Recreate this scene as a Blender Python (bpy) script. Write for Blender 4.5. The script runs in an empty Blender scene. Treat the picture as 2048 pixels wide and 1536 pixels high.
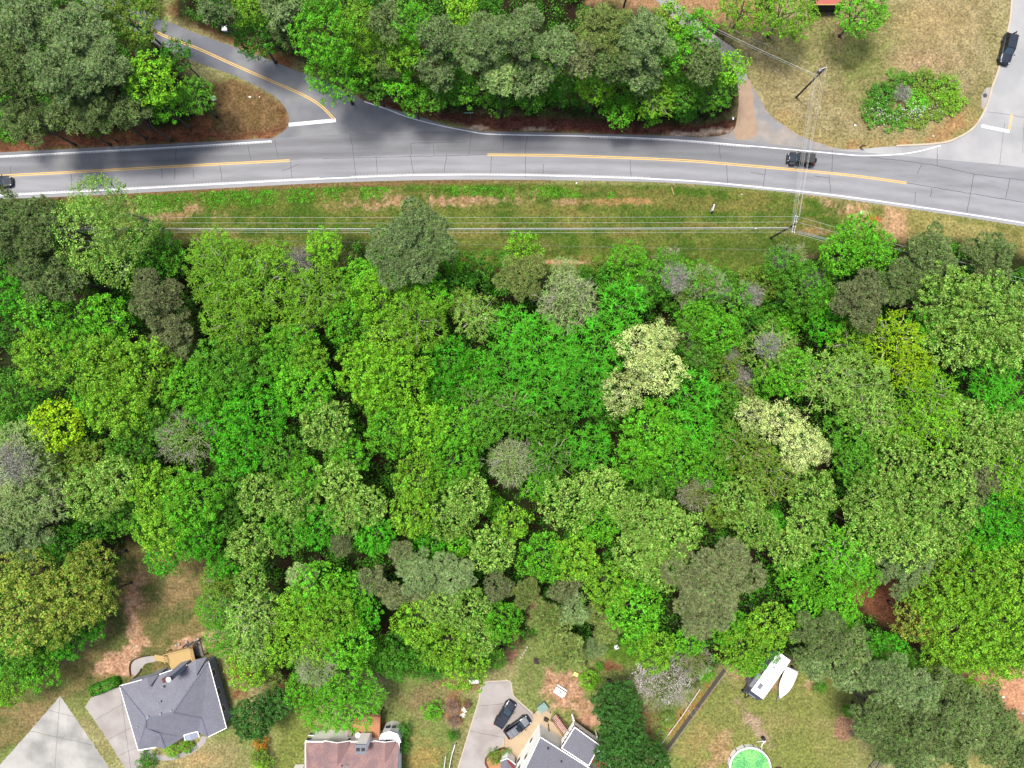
import bpy, bmesh, math, random
import numpy as np
from mathutils import Vector, Matrix
R = math.radians
sc = bpy.context.scene
col = sc.collection

# ---------------------------------------------------------------- camera, sky, sun, exposure
CAMH = 120.0
cam_d = bpy.data.cameras.new('camera'); cam = bpy.data.objects.new('camera', cam_d); col.objects.link(cam)
cam.location = (0, 0, CAMH); cam.rotation_euler = (0, 0, 0)
cam_d.sensor_width = 36; cam_d.lens = 25.31; cam_d.clip_end = 3000; cam_d.clip_start = 0.5
sc.camera = cam
SUN = Vector((-0.22, 0.25, 1.10)).normalized()
w = bpy.data.worlds.new('World'); sc.world = w; w.use_nodes = True
nt = w.node_tree; nt.nodes.clear()
sky = nt.nodes.new('ShaderNodeTexSky'); sky.sky_type = 'NISHITA'; sky.sun_disc = False
sky.sun_elevation = math.asin(SUN.z); sky.sun_rotation = math.atan2(SUN.x, SUN.y); sky.dust_density = 3.5; sky.air_density = 1.0
bg = nt.nodes.new('ShaderNodeBackground'); bg.inputs[1].default_value = 0.15
wo = nt.nodes.new('ShaderNodeOutputWorld')
nt.links.new(sky.outputs[0], bg.inputs[0]); nt.links.new(bg.outputs[0], wo.inputs[0])
sun_d = bpy.data.lights.new('sun', 'SUN'); sun_d.energy = 3.9; sun_d.angle = R(13); sun_d.color = (1.0, 0.965, 0.90)
sun = bpy.data.objects.new('sun', sun_d); col.objects.link(sun)
sun.rotation_euler = SUN.to_track_quat('Z', 'Y').to_euler(); sun.location = SUN * 200
sc.view_settings.view_transform = 'Standard'; sc.view_settings.look = 'None'
sc.view_settings.exposure = 0.85; sc.view_settings.gamma = 1.0
sc.render.engine = 'CYCLES'
sc.cycles.max_bounces = 6; sc.cycles.diffuse_bounces = 3; sc.cycles.transparent_max_bounces = 4
sc.cycles.transmission_bounces = 3; sc.cycles.glossy_bounces = 2

# ---------------------------------------------------------------- helpers
rnd = random.Random(7)
KA = 0.40                                            # display value -> base colour
def lin(c):
    return tuple((v/255/12.92) if v/255 <= 0.04045 else ((v/255+0.055)/1.055)**2.4 for v in c)
def alb(c, k=None):
    k = KA if k is None else k
    return tuple(min(0.85, v*k) for v in lin(c))
def P(px, py, h=0.0):
    """a spot h metres up, seen by the drone at this place of its frame (12 px = 1 m on the ground)"""
    f = (1 - h/CAMH)/12.0
    return Vector(((px-1024)*f, (768-py)*f, h))
def lp(x, y, s, ox, oy, h=0.0):
    return P(ox + x/s, oy + y/s, h)

class MB:
    def __init__(s): s.v = []; s.f = []; s.m = []
    def add(s, vs, fs, mi=0):
        b = len(s.v); s.v += [tuple(v) for v in vs]
        for f in fs: s.f.append([b+i for i in f]); s.m.append(mi)
    def box(s, c, d, rz=0, mi=0, taper=1.0):
        x, y, z = d[0]/2, d[1]/2, d[2]/2; vs = []
        ca, sa = math.cos(rz), math.sin(rz)
        for k, t in ((-1, 1), (1, taper)):
            for a, b in ((-1, -1), (1, -1), (1, 1), (-1, 1)):
                X, Y = a*x*t, b*y*t
                vs.append((c[0]+X*ca-Y*sa, c[1]+X*sa+Y*ca, c[2]+k*z))
        s.add(vs, [(3, 2, 1, 0), (4, 5, 6, 7), (0, 1, 5, 4), (1, 2, 6, 5), (2, 3, 7, 6), (3, 0, 4, 7)], mi)
    def tube(s, a, b, r0, r1=None, n=8, mi=0, caps=True):
        a = Vector(a); b = Vector(b); r1 = r0 if r1 is None else r1
        d = (b-a); 
        if d.length < 1e-6: return
        d.normalize(); u = d.orthogonal().normalized(); v = d.cross(u); vs = []
        for p, r in ((a, r0), (b, r1)):
            for i in range(n):
                t = 2*math.pi*i/n; vs.append(p + (u*math.cos(t)+v*math.sin(t))*r)
        fs = [(i, (i+1) % n, n+(i+1) % n, n+i) for i in range(n)]
        if caps: fs += [tuple(range(n-1, -1, -1)), tuple(range(n, 2*n))]
        s.add(vs, fs, mi)
    def bar(s, a, b, wd, ht, mi=0):
        """horizontal-ish beam between two points; the points are its lower centre line"""
        a = Vector(a); b = Vector(b); d = b-a
        n = Vector((-d.y, d.x, 0)); n = n.normalized()*wd/2 if n.length > 1e-6 else Vector((wd/2, 0, 0))
        u = Vector((0, 0, ht))
        vs = [a-n, a+n, b+n, b-n, a-n+u, a+n+u, b+n+u, b-n+u]
        s.add(vs, [(0, 1, 2, 3), (7, 6, 5, 4), (0, 4, 5, 1), (1, 5, 6, 2), (2, 6, 7, 3), (3, 7, 4, 0)], mi)
    def prism(s, poly, z0, z1, mi=0):
        n = len(poly)
        vs = [(p[0], p[1], z0) for p in poly] + [(p[0], p[1], z1) for p in poly]
        s.add(vs, [tuple(range(n-1, -1, -1)), tuple(range(n, 2*n))] + [(i, (i+1) % n, n+(i+1) % n, n+i) for i in range(n)], mi)
    def slab(s, pts, t, mi=0):
        """a roof facet: polygon of 3-D points given a thickness t downwards"""
        n = len(pts); pts = [Vector(p) for p in pts]
        vs = pts + [p-Vector((0, 0, t)) for p in pts]
        s.add(vs, [tuple(range(n)), tuple(range(2*n-1, n-1, -1))] + [(i, n+i, n+(i+1) % n, (i+1) % n) for i in range(n)], mi)
    def build(s, name, mats, parent=None, smooth=False, bevel=0.0):
        me = bpy.data.meshes.new(name); me.from_pydata(s.v, [], s.f)
        if not isinstance(mats, (list, tuple)): mats = [mats]
        for m in mats: me.materials.append(m)
        if len(mats) > 1: me.polygons.foreach_set('material_index', s.m)
        bm = bmesh.new(); bm.from_mesh(me)
        bmesh.ops.recalc_face_normals(bm, faces=bm.faces)
        if bevel > 0:
            bmesh.ops.bevel(bm, geom=[e for e in bm.edges if e.calc_face_angle(0) > 0.6], offset=bevel, segments=2, affect='EDGES', clamp_overlap=True)
        bm.to_mesh(me); bm.free()
        if smooth: me.polygons.foreach_set('use_smooth', [True]*len(me.polygons))
        me.update()
        o = bpy.data.objects.new(name, me); col.objects.link(o)
        if parent: o.parent = parent
        return o
def tag(o, label=None, cat=None, group=None, kind=None):
    if label: o['label'] = label
    if cat: o['category'] = cat
    if group: o['group'] = group
    if kind: o['kind'] = kind
    return o
def empty(name, loc, label, cat, group=None, rz=0.0):
    o = bpy.data.objects.new(name, None); col.objects.link(o); o.location = loc; o.rotation_euler = (0, 0, rz)
    o.empty_display_size = 0.3
    return tag(o, label, cat, group)
def at_world(o, root):                                # part built in world space under a root that stands elsewhere
    o.parent = root; o.matrix_parent_inverse = Matrix.Translation(root.location).inverted(); return o

# ---------------------------------------------------------------- materials
def newmat(name):
    m = bpy.data.materials.new(name); m.use_nodes = True; m.node_tree.nodes.clear(); return m, m.node_tree
def N(nt, t, **kw):
    n = nt.nodes.new(t)
    for k, v in kw.items():
        if k in n.inputs: n.inputs[k].default_value = v
        else: setattr(n, k, v)
    return n
def mat(name, c, rough=0.7, var=0.15, scale=3.0, fine=0.10, fscale=25.0, bump=0.0, metal=0.0, k=None, c2=None, spec=0.4, attr=None, coat=0.0, stretch=None):
    m, nt = newmat(name); L = nt.links.new
    a = alb(c, k)
    out = N(nt, 'ShaderNodeOutputMaterial'); b = N(nt, 'ShaderNodeBsdfPrincipled', Roughness=rough, Metallic=metal)
    b.inputs['Specular IOR Level'].default_value = spec; b.inputs['Coat Weight'].default_value = coat
    tc = N(nt, 'ShaderNodeTexCoord'); src = tc.outputs['Object']
    if stretch:
        mp = N(nt, 'ShaderNodeMapping'); mp.inputs['Scale'].default_value = stretch; L(src, mp.inputs[0]); src = mp.outputs[0]
    n1 = N(nt, 'ShaderNodeTexNoise', Scale=scale, Detail=5.0, Roughness=0.6); L(src, n1.inputs['Vector'])
    n2 = N(nt, 'ShaderNodeTexNoise', Scale=fscale, Detail=3.0, Roughness=0.7); L(src, n2.inputs['Vector'])
    mr1 = N(nt, 'ShaderNodeMapRange'); mr1.inputs['From Min'].default_value = 0.3; mr1.inputs['From Max'].default_value = 0.7
    mr1.inputs['To Min'].default_value = 1-var; mr1.inputs['To Max'].default_value = 1+var; L(n1.outputs['Fac'], mr1.inputs['Value'])
    mr2 = N(nt, 'ShaderNodeMapRange'); mr2.inputs['From Min'].default_value = 0.3; mr2.inputs['From Max'].default_value = 0.7
    mr2.inputs['To Min'].default_value = 1-fine; mr2.inputs['To Max'].default_value = 1+fine; L(n2.outputs['Fac'], mr2.inputs['Value'])
    mu = N(nt, 'ShaderNodeMath', operation='MULTIPLY'); L(mr1.outputs[0], mu.inputs[0]); L(mr2.outputs[0], mu.inputs[1])
    if attr:
        base = N(nt, 'ShaderNodeAttribute', attribute_name=attr).outputs['Color']
    elif c2:
        mx = N(nt, 'ShaderNodeMix', data_type='RGBA'); mx.inputs[6].default_value = (*a, 1); mx.inputs[7].default_value = (*alb(c2, k), 1)
        n3 = N(nt, 'ShaderNodeTexNoise', Scale=scale*0.7, Detail=4.0); L(src, n3.inputs['Vector'])
        m3 = N(nt, 'ShaderNodeMapRange'); m3.inputs['From Min'].default_value = 0.42; m3.inputs['From Max'].default_value = 0.6; L(n3.outputs['Fac'], m3.inputs['Value'])
        L(m3.outputs[0], mx.inputs[0]); base = mx.outputs[2]
    else:
        rg = N(nt, 'ShaderNodeRGB'); rg.outputs[0].default_value = (*a, 1); base = rg.outputs[0]
    vm = N(nt, 'ShaderNodeVectorMath', operation='SCALE'); L(base, vm.inputs[0]); L(mu.outputs[0], vm.inputs['Scale'])
    L(vm.outputs[0], b.inputs['Base Color'])
    if bump > 0:
        bp = N(nt, 'ShaderNodeBump', Strength=1.0, Distance=bump); L(n2.outputs['Fac'], bp.inputs['Height']); L(bp.outputs[0], b.inputs['Normal'])
    L(b.outputs[0], out.inputs[0]); return m
def glassmat(name, c=(30, 36, 42)):
    return mat(name, c, rough=0.2, var=0.05, fine=0.0, spec=0.5, k=0.5)
def leafmat(name, trans=0.18, rough=0.55, isl=0.42, hue=0.07, tuft=0.30, ts=1.3):
    m, nt = newmat(name); L = nt.links.new
    out = N(nt, 'ShaderNodeOutputMaterial'); oi = N(nt, 'ShaderNodeObjectInfo'); ge = N(nt, 'ShaderNodeNewGeometry')
    tc = N(nt, 'ShaderNodeTexCoord')
    nz = N(nt, 'ShaderNodeTexNoise', Scale=0.45, Detail=3.0); L(ge.outputs['Position'], nz.inputs['Vector'])
    m1 = N(nt, 'ShaderNodeMapRange'); m1.inputs['To Min'].default_value = 1-isl; m1.inputs['To Max'].default_value = 1+isl; L(ge.outputs['Random Per Island'], m1.inputs['Value'])
    m2 = N(nt, 'ShaderNodeMapRange'); m2.inputs['From Min'].default_value = 0.3; m2.inputs['From Max'].default_value = 0.7
    m2.inputs['To Min'].default_value = 0.80; m2.inputs['To Max'].default_value = 1.18; L(nz.outputs['Fac'], m2.inputs['Value'])
    mu = N(nt, 'ShaderNodeMath', operation='MULTIPLY'); L(m1.outputs[0], mu.inputs[0]); L(m2.outputs[0], mu.inputs[1])
    n5 = N(nt, 'ShaderNodeTexNoise', Scale=ts, Detail=2.0); L(ge.outputs['Position'], n5.inputs['Vector'])
    m5 = N(nt, 'ShaderNodeMapRange'); m5.inputs['From Min'].default_value = 0.35; m5.inputs['From Max'].default_value = 0.65
    m5.inputs['To Min'].default_value = 1-tuft; m5.inputs['To Max'].default_value = 1+tuft; L(n5.outputs['Fac'], m5.inputs['Value'])
    mu2 = N(nt, 'ShaderNodeMath', operation='MULTIPLY'); L(mu.outputs[0], mu2.inputs[0]); L(m5.outputs[0], mu2.inputs[1]); mu = mu2
    hs = N(nt, 'ShaderNodeHueSaturation')
    m3 = N(nt, 'ShaderNodeMapRange'); m3.inputs['From Min'].default_value = 0.25; m3.inputs['From Max'].default_value = 0.75
    m3.inputs['To Min'].default_value = 0.5-hue*0.5; m3.inputs['To Max'].default_value = 0.5+hue*0.10
    n4 = N(nt, 'ShaderNodeTexNoise', Scale=1.3, Detail=2.0); L(ge.outputs['Position'], n4.inputs['Vector']); L(n4.outputs['Fac'], m3.inputs['Value'])
    # some leaves of every crown are plain fresh green; the share of them is the object's colour alpha
    w1 = N(nt, 'ShaderNodeTexWhiteNoise', noise_dimensions='1D'); L(ge.outputs['Random Per Island'], w1.inputs['W'])
    gt = N(nt, 'ShaderNodeMath', operation='LESS_THAN'); L(w1.outputs['Value'], gt.inputs[0]); L(oi.outputs['Alpha'], gt.inputs[1])
    mxc = N(nt, 'ShaderNodeMix', data_type='RGBA'); mxc.inputs[7].default_value = (0.05, 0.195, 0.012, 1); L(oi.outputs['Color'], mxc.inputs[6]); L(gt.outputs[0], mxc.inputs[0])
    L(m3.outputs[0], hs.inputs['Hue']); L(mu.outputs[0], hs.inputs['Value']); L(mxc.outputs[2], hs.inputs['Color'])
    b = N(nt, 'ShaderNodeBsdfPrincipled', Roughness=rough); b.inputs['Specular IOR Level'].default_value = 0.12
    t = N(nt, 'ShaderNodeBsdfTranslucent'); mx = N(nt, 'ShaderNodeMixShader'); mx.inputs[0].default_value = trans
    L(hs.outputs[0], b.inputs['Base Color']); L(hs.outputs[0], t.inputs['Color'])
    L(b.outputs[0], mx.inputs[1]); L(t.outputs[0], mx.inputs[2]); L(mx.outputs[0], out.inputs[0]); return m
M = {}
M['leaf'] = leafmat('leaf'); M['needle'] = leafmat('needle', trans=0.10, rough=0.7, isl=0.35, hue=0.04, tuft=0.34, ts=1.9)
M['glossy_leaf'] = leafmat('glossy_leaf', trans=0.10, rough=0.45, isl=0.35, hue=0.05)
M['petal'] = leafmat('petal', trans=0.25, rough=0.6, isl=0.15, hue=0.03)
M['bark'] = mat('bark', (120, 108, 96), rough=0.95, var=0.3, scale=2, fine=0.3, fscale=12, stretch=(1, 1, 0.25))
M['pale_bark'] = mat('pale_bark', (188, 180, 160), rough=0.9, var=0.25, scale=2, fine=0.2, fscale=12, k=0.6)
M['wood_pole'] = mat('wood_pole', (92, 84, 74), rough=0.95, var=0.2, scale=2, fine=0.25, fscale=20, stretch=(1, 1, .1))
M['galv'] = mat('galvanised_metal', (185, 188, 190), rough=0.45, var=0.08, metal=0.6)
M['wire'] = mat('wire', (215, 218, 215), rough=0.5, var=0.05, k=0.5)
M['cable'] = mat('cable', (150, 158, 160), rough=0.6, var=0.1, k=0.5)
M['line_white'] = mat('line_white', (240, 240, 240), rough=0.7, var=0.10, scale=1.5, fine=0.25, fscale=7, k=0.55)
M['line_yellow'] = mat('line_yellow', (235, 190, 90), rough=0.7, var=0.10, scale=1.5, fine=0.18, fscale=9, k=0.55)
M['tar'] = mat('tar', (70, 72, 80), rough=0.6, var=0.2)
M['asphalt'] = mat('asphalt', (170, 170, 174), rough=0.9, var=0.06, scale=0.5, fine=0.08, fscale=14, bump=0.01, attr='Col', stretch=(0.35, 1, 1))
M['street'] = mat('street_asphalt', (196, 195, 193), rough=0.9, var=0.07, scale=0.25, fine=0.06, fscale=12, c2=(182, 182, 182), bump=0.01)
M['concrete'] = mat('concrete', (196, 188, 182), rough=0.9, var=0.10, scale=0.35, fine=0.06, fscale=8, c2=(178, 168, 162))
M['drive_old'] = mat('old_driveway', (176, 166, 155), rough=0.95, var=0.15, scale=0.5, fine=0.12, fscale=6, c2=(160, 158, 158))
M['sand_concrete'] = mat('sandy_concrete', (214, 190, 156), rough=0.95, var=0.10, scale=0.8, fine=0.1, fscale=8)
M['kerb'] = mat('kerb', (222, 205, 180), rough=0.9, var=0.12, scale=1, fine=0.1)
# ---------------------------------------------------------------- value noise in numpy
def vnoise(x, y, s, seed):
    r = np.random.RandomState(seed); T = r.rand(256, 256)
    X = x*s + 1000.5; Y = y*s + 1000.5
    xi = np.floor(X).astype(int); yi = np.floor(Y).astype(int); fx = X-xi; fy = Y-yi
    fx = fx*fx*(3-2*fx); fy = fy*fy*(3-2*fy)
    a = T[xi % 256, yi % 256]; b = T[(xi+1) % 256, yi % 256]; c = T[xi % 256, (yi+1) % 256]; d = T[(xi+1) % 256, (yi+1) % 256]
    return (a*(1-fx)+b*fx)*(1-fy)+(c*(1-fx)+d*fx)*fy
def fbm(x, y, s, seed, o=4):
    t = 0; a = 0.5; n = 0
    for i in range(o): t = t + a*vnoise(x, y, s*2**i, seed+i); n += a; a *= 0.55
    return t/n
def sdf(px, py, poly):
    """signed distance in pixels, positive inside"""
    n = len(poly); d = np.full(px.shape, 1e9); ins = np.zeros(px.shape, bool)
    for i in range(n):
        ax, ay = poly[i]; bx, by = poly[(i+1) % n]
        ex, ey = bx-ax, by-ay; L2 = ex*ex+ey*ey+1e-9
        t = np.clip(((px-ax)*ex+(py-ay)*ey)/L2, 0, 1)
        d = np.minimum(d, np.hypot(px-ax-t*ex, py-ay-t*ey))
        if abs(ey) > 1e-9:
            c = ((ay > py) != (by > py)) & (px < ex*(py-ay)/ey+ax); ins ^= c
    return np.where(ins, d, -d)
def curve(pts, n=8):
    """Catmull-Rom through pixel points"""
    pts = [np.array(p, float) for p in pts]; q = [2*pts[0]-pts[1]]+pts+[2*pts[-1]-pts[-2]]; o = []
    for i in range(1, len(q)-2):
        for k in range(n):
            t = k/n; a, b, c, d = q[i-1], q[i], q[i+1], q[i+2]
            o.append(tuple(0.5*((2*b)+(-a+c)*t+(2*a-5*b+4*c-d)*t*t+(-a+3*b-3*c+d)*t**3)))
    o.append(tuple(pts[-1])); return o

# ---------------------------------------------------------------- ground: one sheet to the horizon
S1 = (255, 255, 255)
def smooth(v, e): return np.clip(v/e*0.5+0.5, 0, 1)
FOREST = [(-200, 395), (120, 398), (250, 470), (380, 490), (620, 500), (700, 470), (900, 540), (1180, 540), (1300, 510), (1500, 560), (1640, 500), (1760, 480), (1900, 480), (2250, 540),
          (2250, 1330), (2010, 1345), (1900, 1350), (1850, 1320), (1760, 1280), (1700, 1330), (1620, 1330), (1560, 1310), (1500, 1340), (1440, 1330), (1380, 1380), (1290, 1330), (1200, 1290), (1060, 1280), (980, 1340), (840, 1350), (720, 1340), (560, 1390), (470, 1350), (440, 1230), (400, 1120), (280, 1100), (250, 1130), (240, 1220), (150, 1290), (90, 1370), (0, 1430), (-200, 1480)]
BELT_L = [(-250, -300), (330, -200), (318, 60), (330, 110), (420, 190), (440, 235), (300, 262), (0, 285), (-250, 300)]
BELT_M = [(335, -200), (1440, -200), (1180, 0), (1300, 20), (1440, 50), (1480, 110), (1490, 180), (1470, 235), (1400, 252), (1100, 236), (900, 226), (740, 195), (600, 130), (520, 95), (430, 70), (350, 40)]
def ground_colour(X, Y):
    px = X*12+1024; py = 768-Y*12
    f1 = fbm(X, Y, 0.10, 3); f2 = fbm(X, Y, 0.45, 11); f3 = fbm(X, Y, 1.6, 23, 3); fy = fbm(X*0.22, Y, 0.7, 31, 3)
    ed = (f2-0.5)*34+(f3-0.5)*16
    C = np.zeros(X.shape+(3,)); 
    def mix(c0, c1, t): return np.array(lin(c0))*(1-t[..., None])+np.array(lin(c1))*t[..., None]
    def put(poly, colour, e=10, amp=1.0):
        nonlocal C
        t = smooth(sdf(px, py, poly)+ed*amp, e)[..., None]
        C = C*(1-t)+colour*t
    def blob(x, y, rx, ry, colour, e=0.35, rot=0, amp=1.2, st=1.0):
        nonlocal C
        a = R(rot); u = ((px-x)*math.cos(a)+(py-y)*math.sin(a))/rx; v = (-(px-x)*math.sin(a)+(py-y)*math.cos(a))/ry
        t = np.clip((1-np.hypot(u, v)+((f2-0.5)+(f3-0.5)*0.8)*amp)/e, 0, 1)[..., None]*st
        C = C*(1-t)+colour*t
    lawn = mix((146, 138, 92), (160, 156, 106), np.clip((f2-0.35)/0.3, 0, 1)); g = np.clip((f1-0.44)/0.16, 0, 1)*0.75
    lawn = lawn*(1-g[..., None])+np.array(lin((112, 132, 62)))*g[..., None]
    C = lawn
    clay = mix((170, 124, 94), (202, 162, 132), np.clip((f3-0.3)/0.4, 0, 1))
    dirt = mix((104, 66, 46), (140, 92, 66), np.clip((f3-0.3)/0.4, 0, 1))
    verge = mix((78, 104, 34), (112, 120, 54), np.clip((f2-0.38)/0.25, 0, 1))
    g = np.clip((fy-0.52)/0.12, 0, 1)*0.5; verge = verge*(1-g[..., None])+np.array(lin((134, 118, 68)))*g[..., None]
    green = mix((92, 112, 46), (120, 132, 60), np.clip((f2-0.35)/0.3, 0, 1))
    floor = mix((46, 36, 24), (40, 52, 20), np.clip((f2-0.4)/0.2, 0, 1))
    # top right yard
    put([(1490, -150), (1490, 240), (1600, 300), (1800, 300), (1990, 200), (2040, -150)], mix((150, 136, 94), (166, 152, 110), np.clip((f2-0.4)/0.2, 0, 1)), 40)
    blob(1720, 110, 90, 130, green, st=0.75, e=.7); blob(1600, 80, 90, 80, green, st=.5, e=.7); blob(1790, 40, 70, 60, green, st=.35, e=.7)
    blob(1850, 120, 90, 30, clay, st=0.35, e=.6); blob(1680, 60, 12, 50, clay, st=0.3)
    blob(1860, 45, 110, 60, np.array(lin((176, 150, 104))), st=.6, e=.8)
    put([(1530, 250), (1560, 225), (1640, 275), (1760, 285), (1860, 270), (1960, 190), (1985, 210), (1900, 285), (1700, 306), (1600, 300)], mix((160, 144, 92), (166, 132, 88), np.clip((f2-0.45)/0.2, 0, 1)), 14)
    put([(1120, -200), (1240, -200), (1560, -120), (1520, 60), (1440, 60), (1300, 30), (1120, 25)], mix((164, 128, 92), (156, 136, 92), np.clip((f2-0.45)/0.2, 0, 1)), 16)
    # clay banks north of the road
    put([(-300, 210), (300, 215), (470, 160), (575, 215), (580, 262), (540, 280), (290, 292), (0, 307), (-300, 325)], dirt, 8, .6)
    put([(420, 165), (475, 158), (560, 205), (570, 250), (500, 268), (420, 262)], mix((110, 90, 56), (132, 106, 72), np.clip((f3-0.35)/0.3, 0, 1)), 10, .6)
    put([(330, 20), (420, 70), (560, 130), (600, 165), (580, 110), (450, 60), (360, 0)], dirt, 10, .6)
    put([(720, 190), (900, 222), (1100, 232), (1400, 246), (1475, 235), (1470, 275), (1350, 275), (1197, 268), (960, 262), (830, 232), (725, 203)], mix((92, 56, 46), (128, 80, 64), np.clip((f3-0.3)/0.4, 0, 1)), 5, .4)
    for a in ((950, 256, 45, 5), (1070, 258, 40, 4), (1370, 268, 70, 6), (1430, 262, 40, 8)): blob(*a, np.array(lin((196, 172, 148))), e=.5)
    # the mown strip south of the road
    put([(-300, 380), (85, 398), (581, 372), (923, 363), (1350, 369), (1587, 389), (1758, 411), (2048, 456), (2350, 520), (2350, 620), (1900, 560), (1500, 600), (900, 580), (300, 540), (-300, 520)], verge, 5, .3)
    put([(1700, 410), (2048, 458), (2350, 520), (2350, 560), (1900, 520), (1780, 480)], mix((132, 126, 70), (156, 146, 88), np.clip((f2-0.4)/0.2, 0, 1)), 16)
    put([(85, 392), (581, 366), (923, 357), (1100, 357), (1100, 362), (923, 365), (700, 372), (581, 377), (273, 392), (85, 405)], mix((120, 92, 60), (136, 108, 76), f3), 5, .25)
    blob(320, 425, 75, 12, clay, st=.55, amp=2.5); blob(260, 405, 50, 8, clay, st=.6); blob(860, 402, 150, 9, clay, rot=-4, e=.9, amp=2.6, st=.75); blob(820, 400, 80, 13, clay, e=.9, amp=2.4, st=.75); blob(940, 402, 90, 9, clay, st=.6, amp=2.5, e=.8)
    blob(1170, 404, 110, 5, clay, st=.5, amp=2.2, e=.8); blob(1250, 402, 60, 8, np.array(lin((178, 138, 92))), st=.8); blob(1130, 525, 60, 5, np.array(lin((190, 150, 116))), e=.4)
    blob(1690, 420, 80, 24, clay, rot=20, st=.7, e=.8, amp=2.6); blob(1750, 438, 16, 8, np.array(lin((206, 110, 74)))); blob(1640, 465, 60, 10, clay, st=.4)
    put([(1768, 415), (1812, 420), (1812, 500), (1770, 500)], mix((176, 140, 100), (200, 164, 126), fbm(X*3, Y*.3, 1.0, 77, 2)), 8, .5)
    blob(1625, 518, 18, 10, clay); blob(1030, 440, 200, 10, green, st=.6); blob(1540, 500, 120, 40, np.array(lin((70, 98, 34))), st=.7, e=.7)
    # forest floors
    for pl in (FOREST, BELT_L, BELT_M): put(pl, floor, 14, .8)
    # back yards
    put([(250, 1090), (420, 1090), (440, 1240), (420, 1330), (240, 1400), (120, 1400), (60, 1480), (-100, 1560), (-100, 1480), (60, 1370), (200, 1270)], mix((96, 102, 54), (128, 116, 72), np.clip((f2-0.4)/0.2, 0, 1)), 14)
    blob(345, 1185, 70, 50, np.array(lin((160, 130, 96))), e=.8, st=.7); blob(265, 1190, 22, 55, clay, st=.8, e=.6, rot=12); blob(250, 1310, 55, 22, clay, rot=-35, e=.4); blob(270, 1275, 20, 35, clay, e=.5, st=.8); blob(215, 1330, 35, 14, clay, rot=-20, e=.5); blob(250, 1340, 30, 15, clay, e=.5)
    blob(390, 1290, 70, 18, clay, rot=-15, e=.6); blob(480, 1340, 30, 70, dirt, e=.5)
    blob(100, 1440, 90, 40, np.array(lin((150, 126, 92))), e=.9, st=.6)
    put([(560, 1380), (640, 1380), (620, 1536), (560, 1640), (540, 1500)], mix((132, 134, 72), (120, 138, 60), f2), 20); blob(580, 1380, 50, 40, dirt, e=.7)
    blob(400, 1520, 80, 30, np.array(lin((178, 150, 104))), e=.8, st=.8)
    blob(850, 1400, 60, 40, np.array(lin((142, 118, 88))), e=.8, st=.8); blob(850, 1520, 60, 50, np.array(lin((170, 140, 84))), e=.8, st=.7); blob(770, 1450, 25, 8, np.array(lin((184, 100, 60))), e=.4)
    blob(912, 1425, 22, 55, mix((150, 92, 66), (178, 120, 90), f3), e=.6, st=.8); blob(925, 1370, 45, 18, dirt, e=.5, st=.6)
    blob(1020, 1305, 16, 40, np.array(lin((150, 112, 90))), e=.5, rot=15); blob(1070, 1235, 22, 40, clay, e=.5, st=.6, rot=12)
    blob(1130, 1375, 48, 45, clay, e=.4, rot=35); blob(1160, 1410, 45, 30, clay, e=.6, rot=25, st=.8); blob(1180, 1440, 30, 20, clay, e=.5)
    blob(1250, 1310, 70, 35, np.array(lin((88, 122, 36))), e=.6, st=.9); blob(1320, 1400, 50, 60, np.array(lin((84, 104, 46))), e=.6, st=.8); blob(1290, 1460, 40, 60, np.array(lin((128, 90, 62))), e=.6, st=.8)
    blob(1215, 1335, 35, 14, dirt, e=.4)
    blob(1385, 1420, 22, 80, np.array(lin((160, 120, 60))), rot=42, e=.5, st=.8)
    put([(1460, 1340), (1700, 1330), (1730, 1400), (1680, 1700), (1330, 1700), (1350, 1500)], mix((154, 142, 92), (132, 138, 72), np.clip((f1-0.4)/0.2, 0, 1)), 20)
    blob(1490, 1350, 40, 14, clay, e=.5, st=.8); blob(1510, 1450, 14, 60, np.array(lin((176, 150, 128))), rot=-35, e=.5, st=.9); blob(1440, 1500, 25, 60, clay, rot=30, e=.6, st=.7); blob(1400, 1480, 70, 60, np.array(lin((168, 140, 92))), e=.9, st=.6)
    blob(1550, 1366, 16, 30, clay, e=.5, st=.6, rot=35); blob(1630, 1370, 30, 20, clay, e=.6, st=.5); blob(1690, 1456, 22, 26, np.array(lin((158, 122, 96))), e=.35)
    put([(1640, 1150), (1900, 1120), (1960, 1330), (2060, 1340), (2250, 1330), (2250, 1560), (2060, 1450), (1960, 1380), (1900, 1330), (1740, 1230)], mix((112, 72, 52), (128, 86, 62), f3), 10, .6)
    put([(1930, 1345), (2250, 1320), (2250, 1480), (2060, 1440), (2000, 1400)], mix((196, 140, 104), (208, 158, 124), f3), 14, .6)
    put([(1850, 1480), (1960, 1500), (2060, 1520), (2060, 1700), (1840, 1700)], mix((160, 140, 92), (150, 150, 84), f2), 14)
    far = np.clip((np.maximum(np.abs(X)-105, np.abs(Y)-85))/25, 0, 1)[..., None]
    C = C*(1-far)+mix((58, 78, 30), (90, 92, 48), f1)*far
    g1 = (0.86+0.28*fbm(X, Y, 3.2, 51, 2))[..., None]
    return C*g1*KA*1.16
ax = np.concatenate([[-2500, -900, -400, -220, -150, -120], np.arange(-100, 100.01, 0.3), [120, 150, 220, 400, 900, 2500]])
ay = np.concatenate([[-2500, -900, -400, -220, -150, -110], np.arange(-80, 80.01, 0.3), [110, 150, 220, 400, 900, 2500]])
GX, GY = np.meshgrid(ax, ay)
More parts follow.
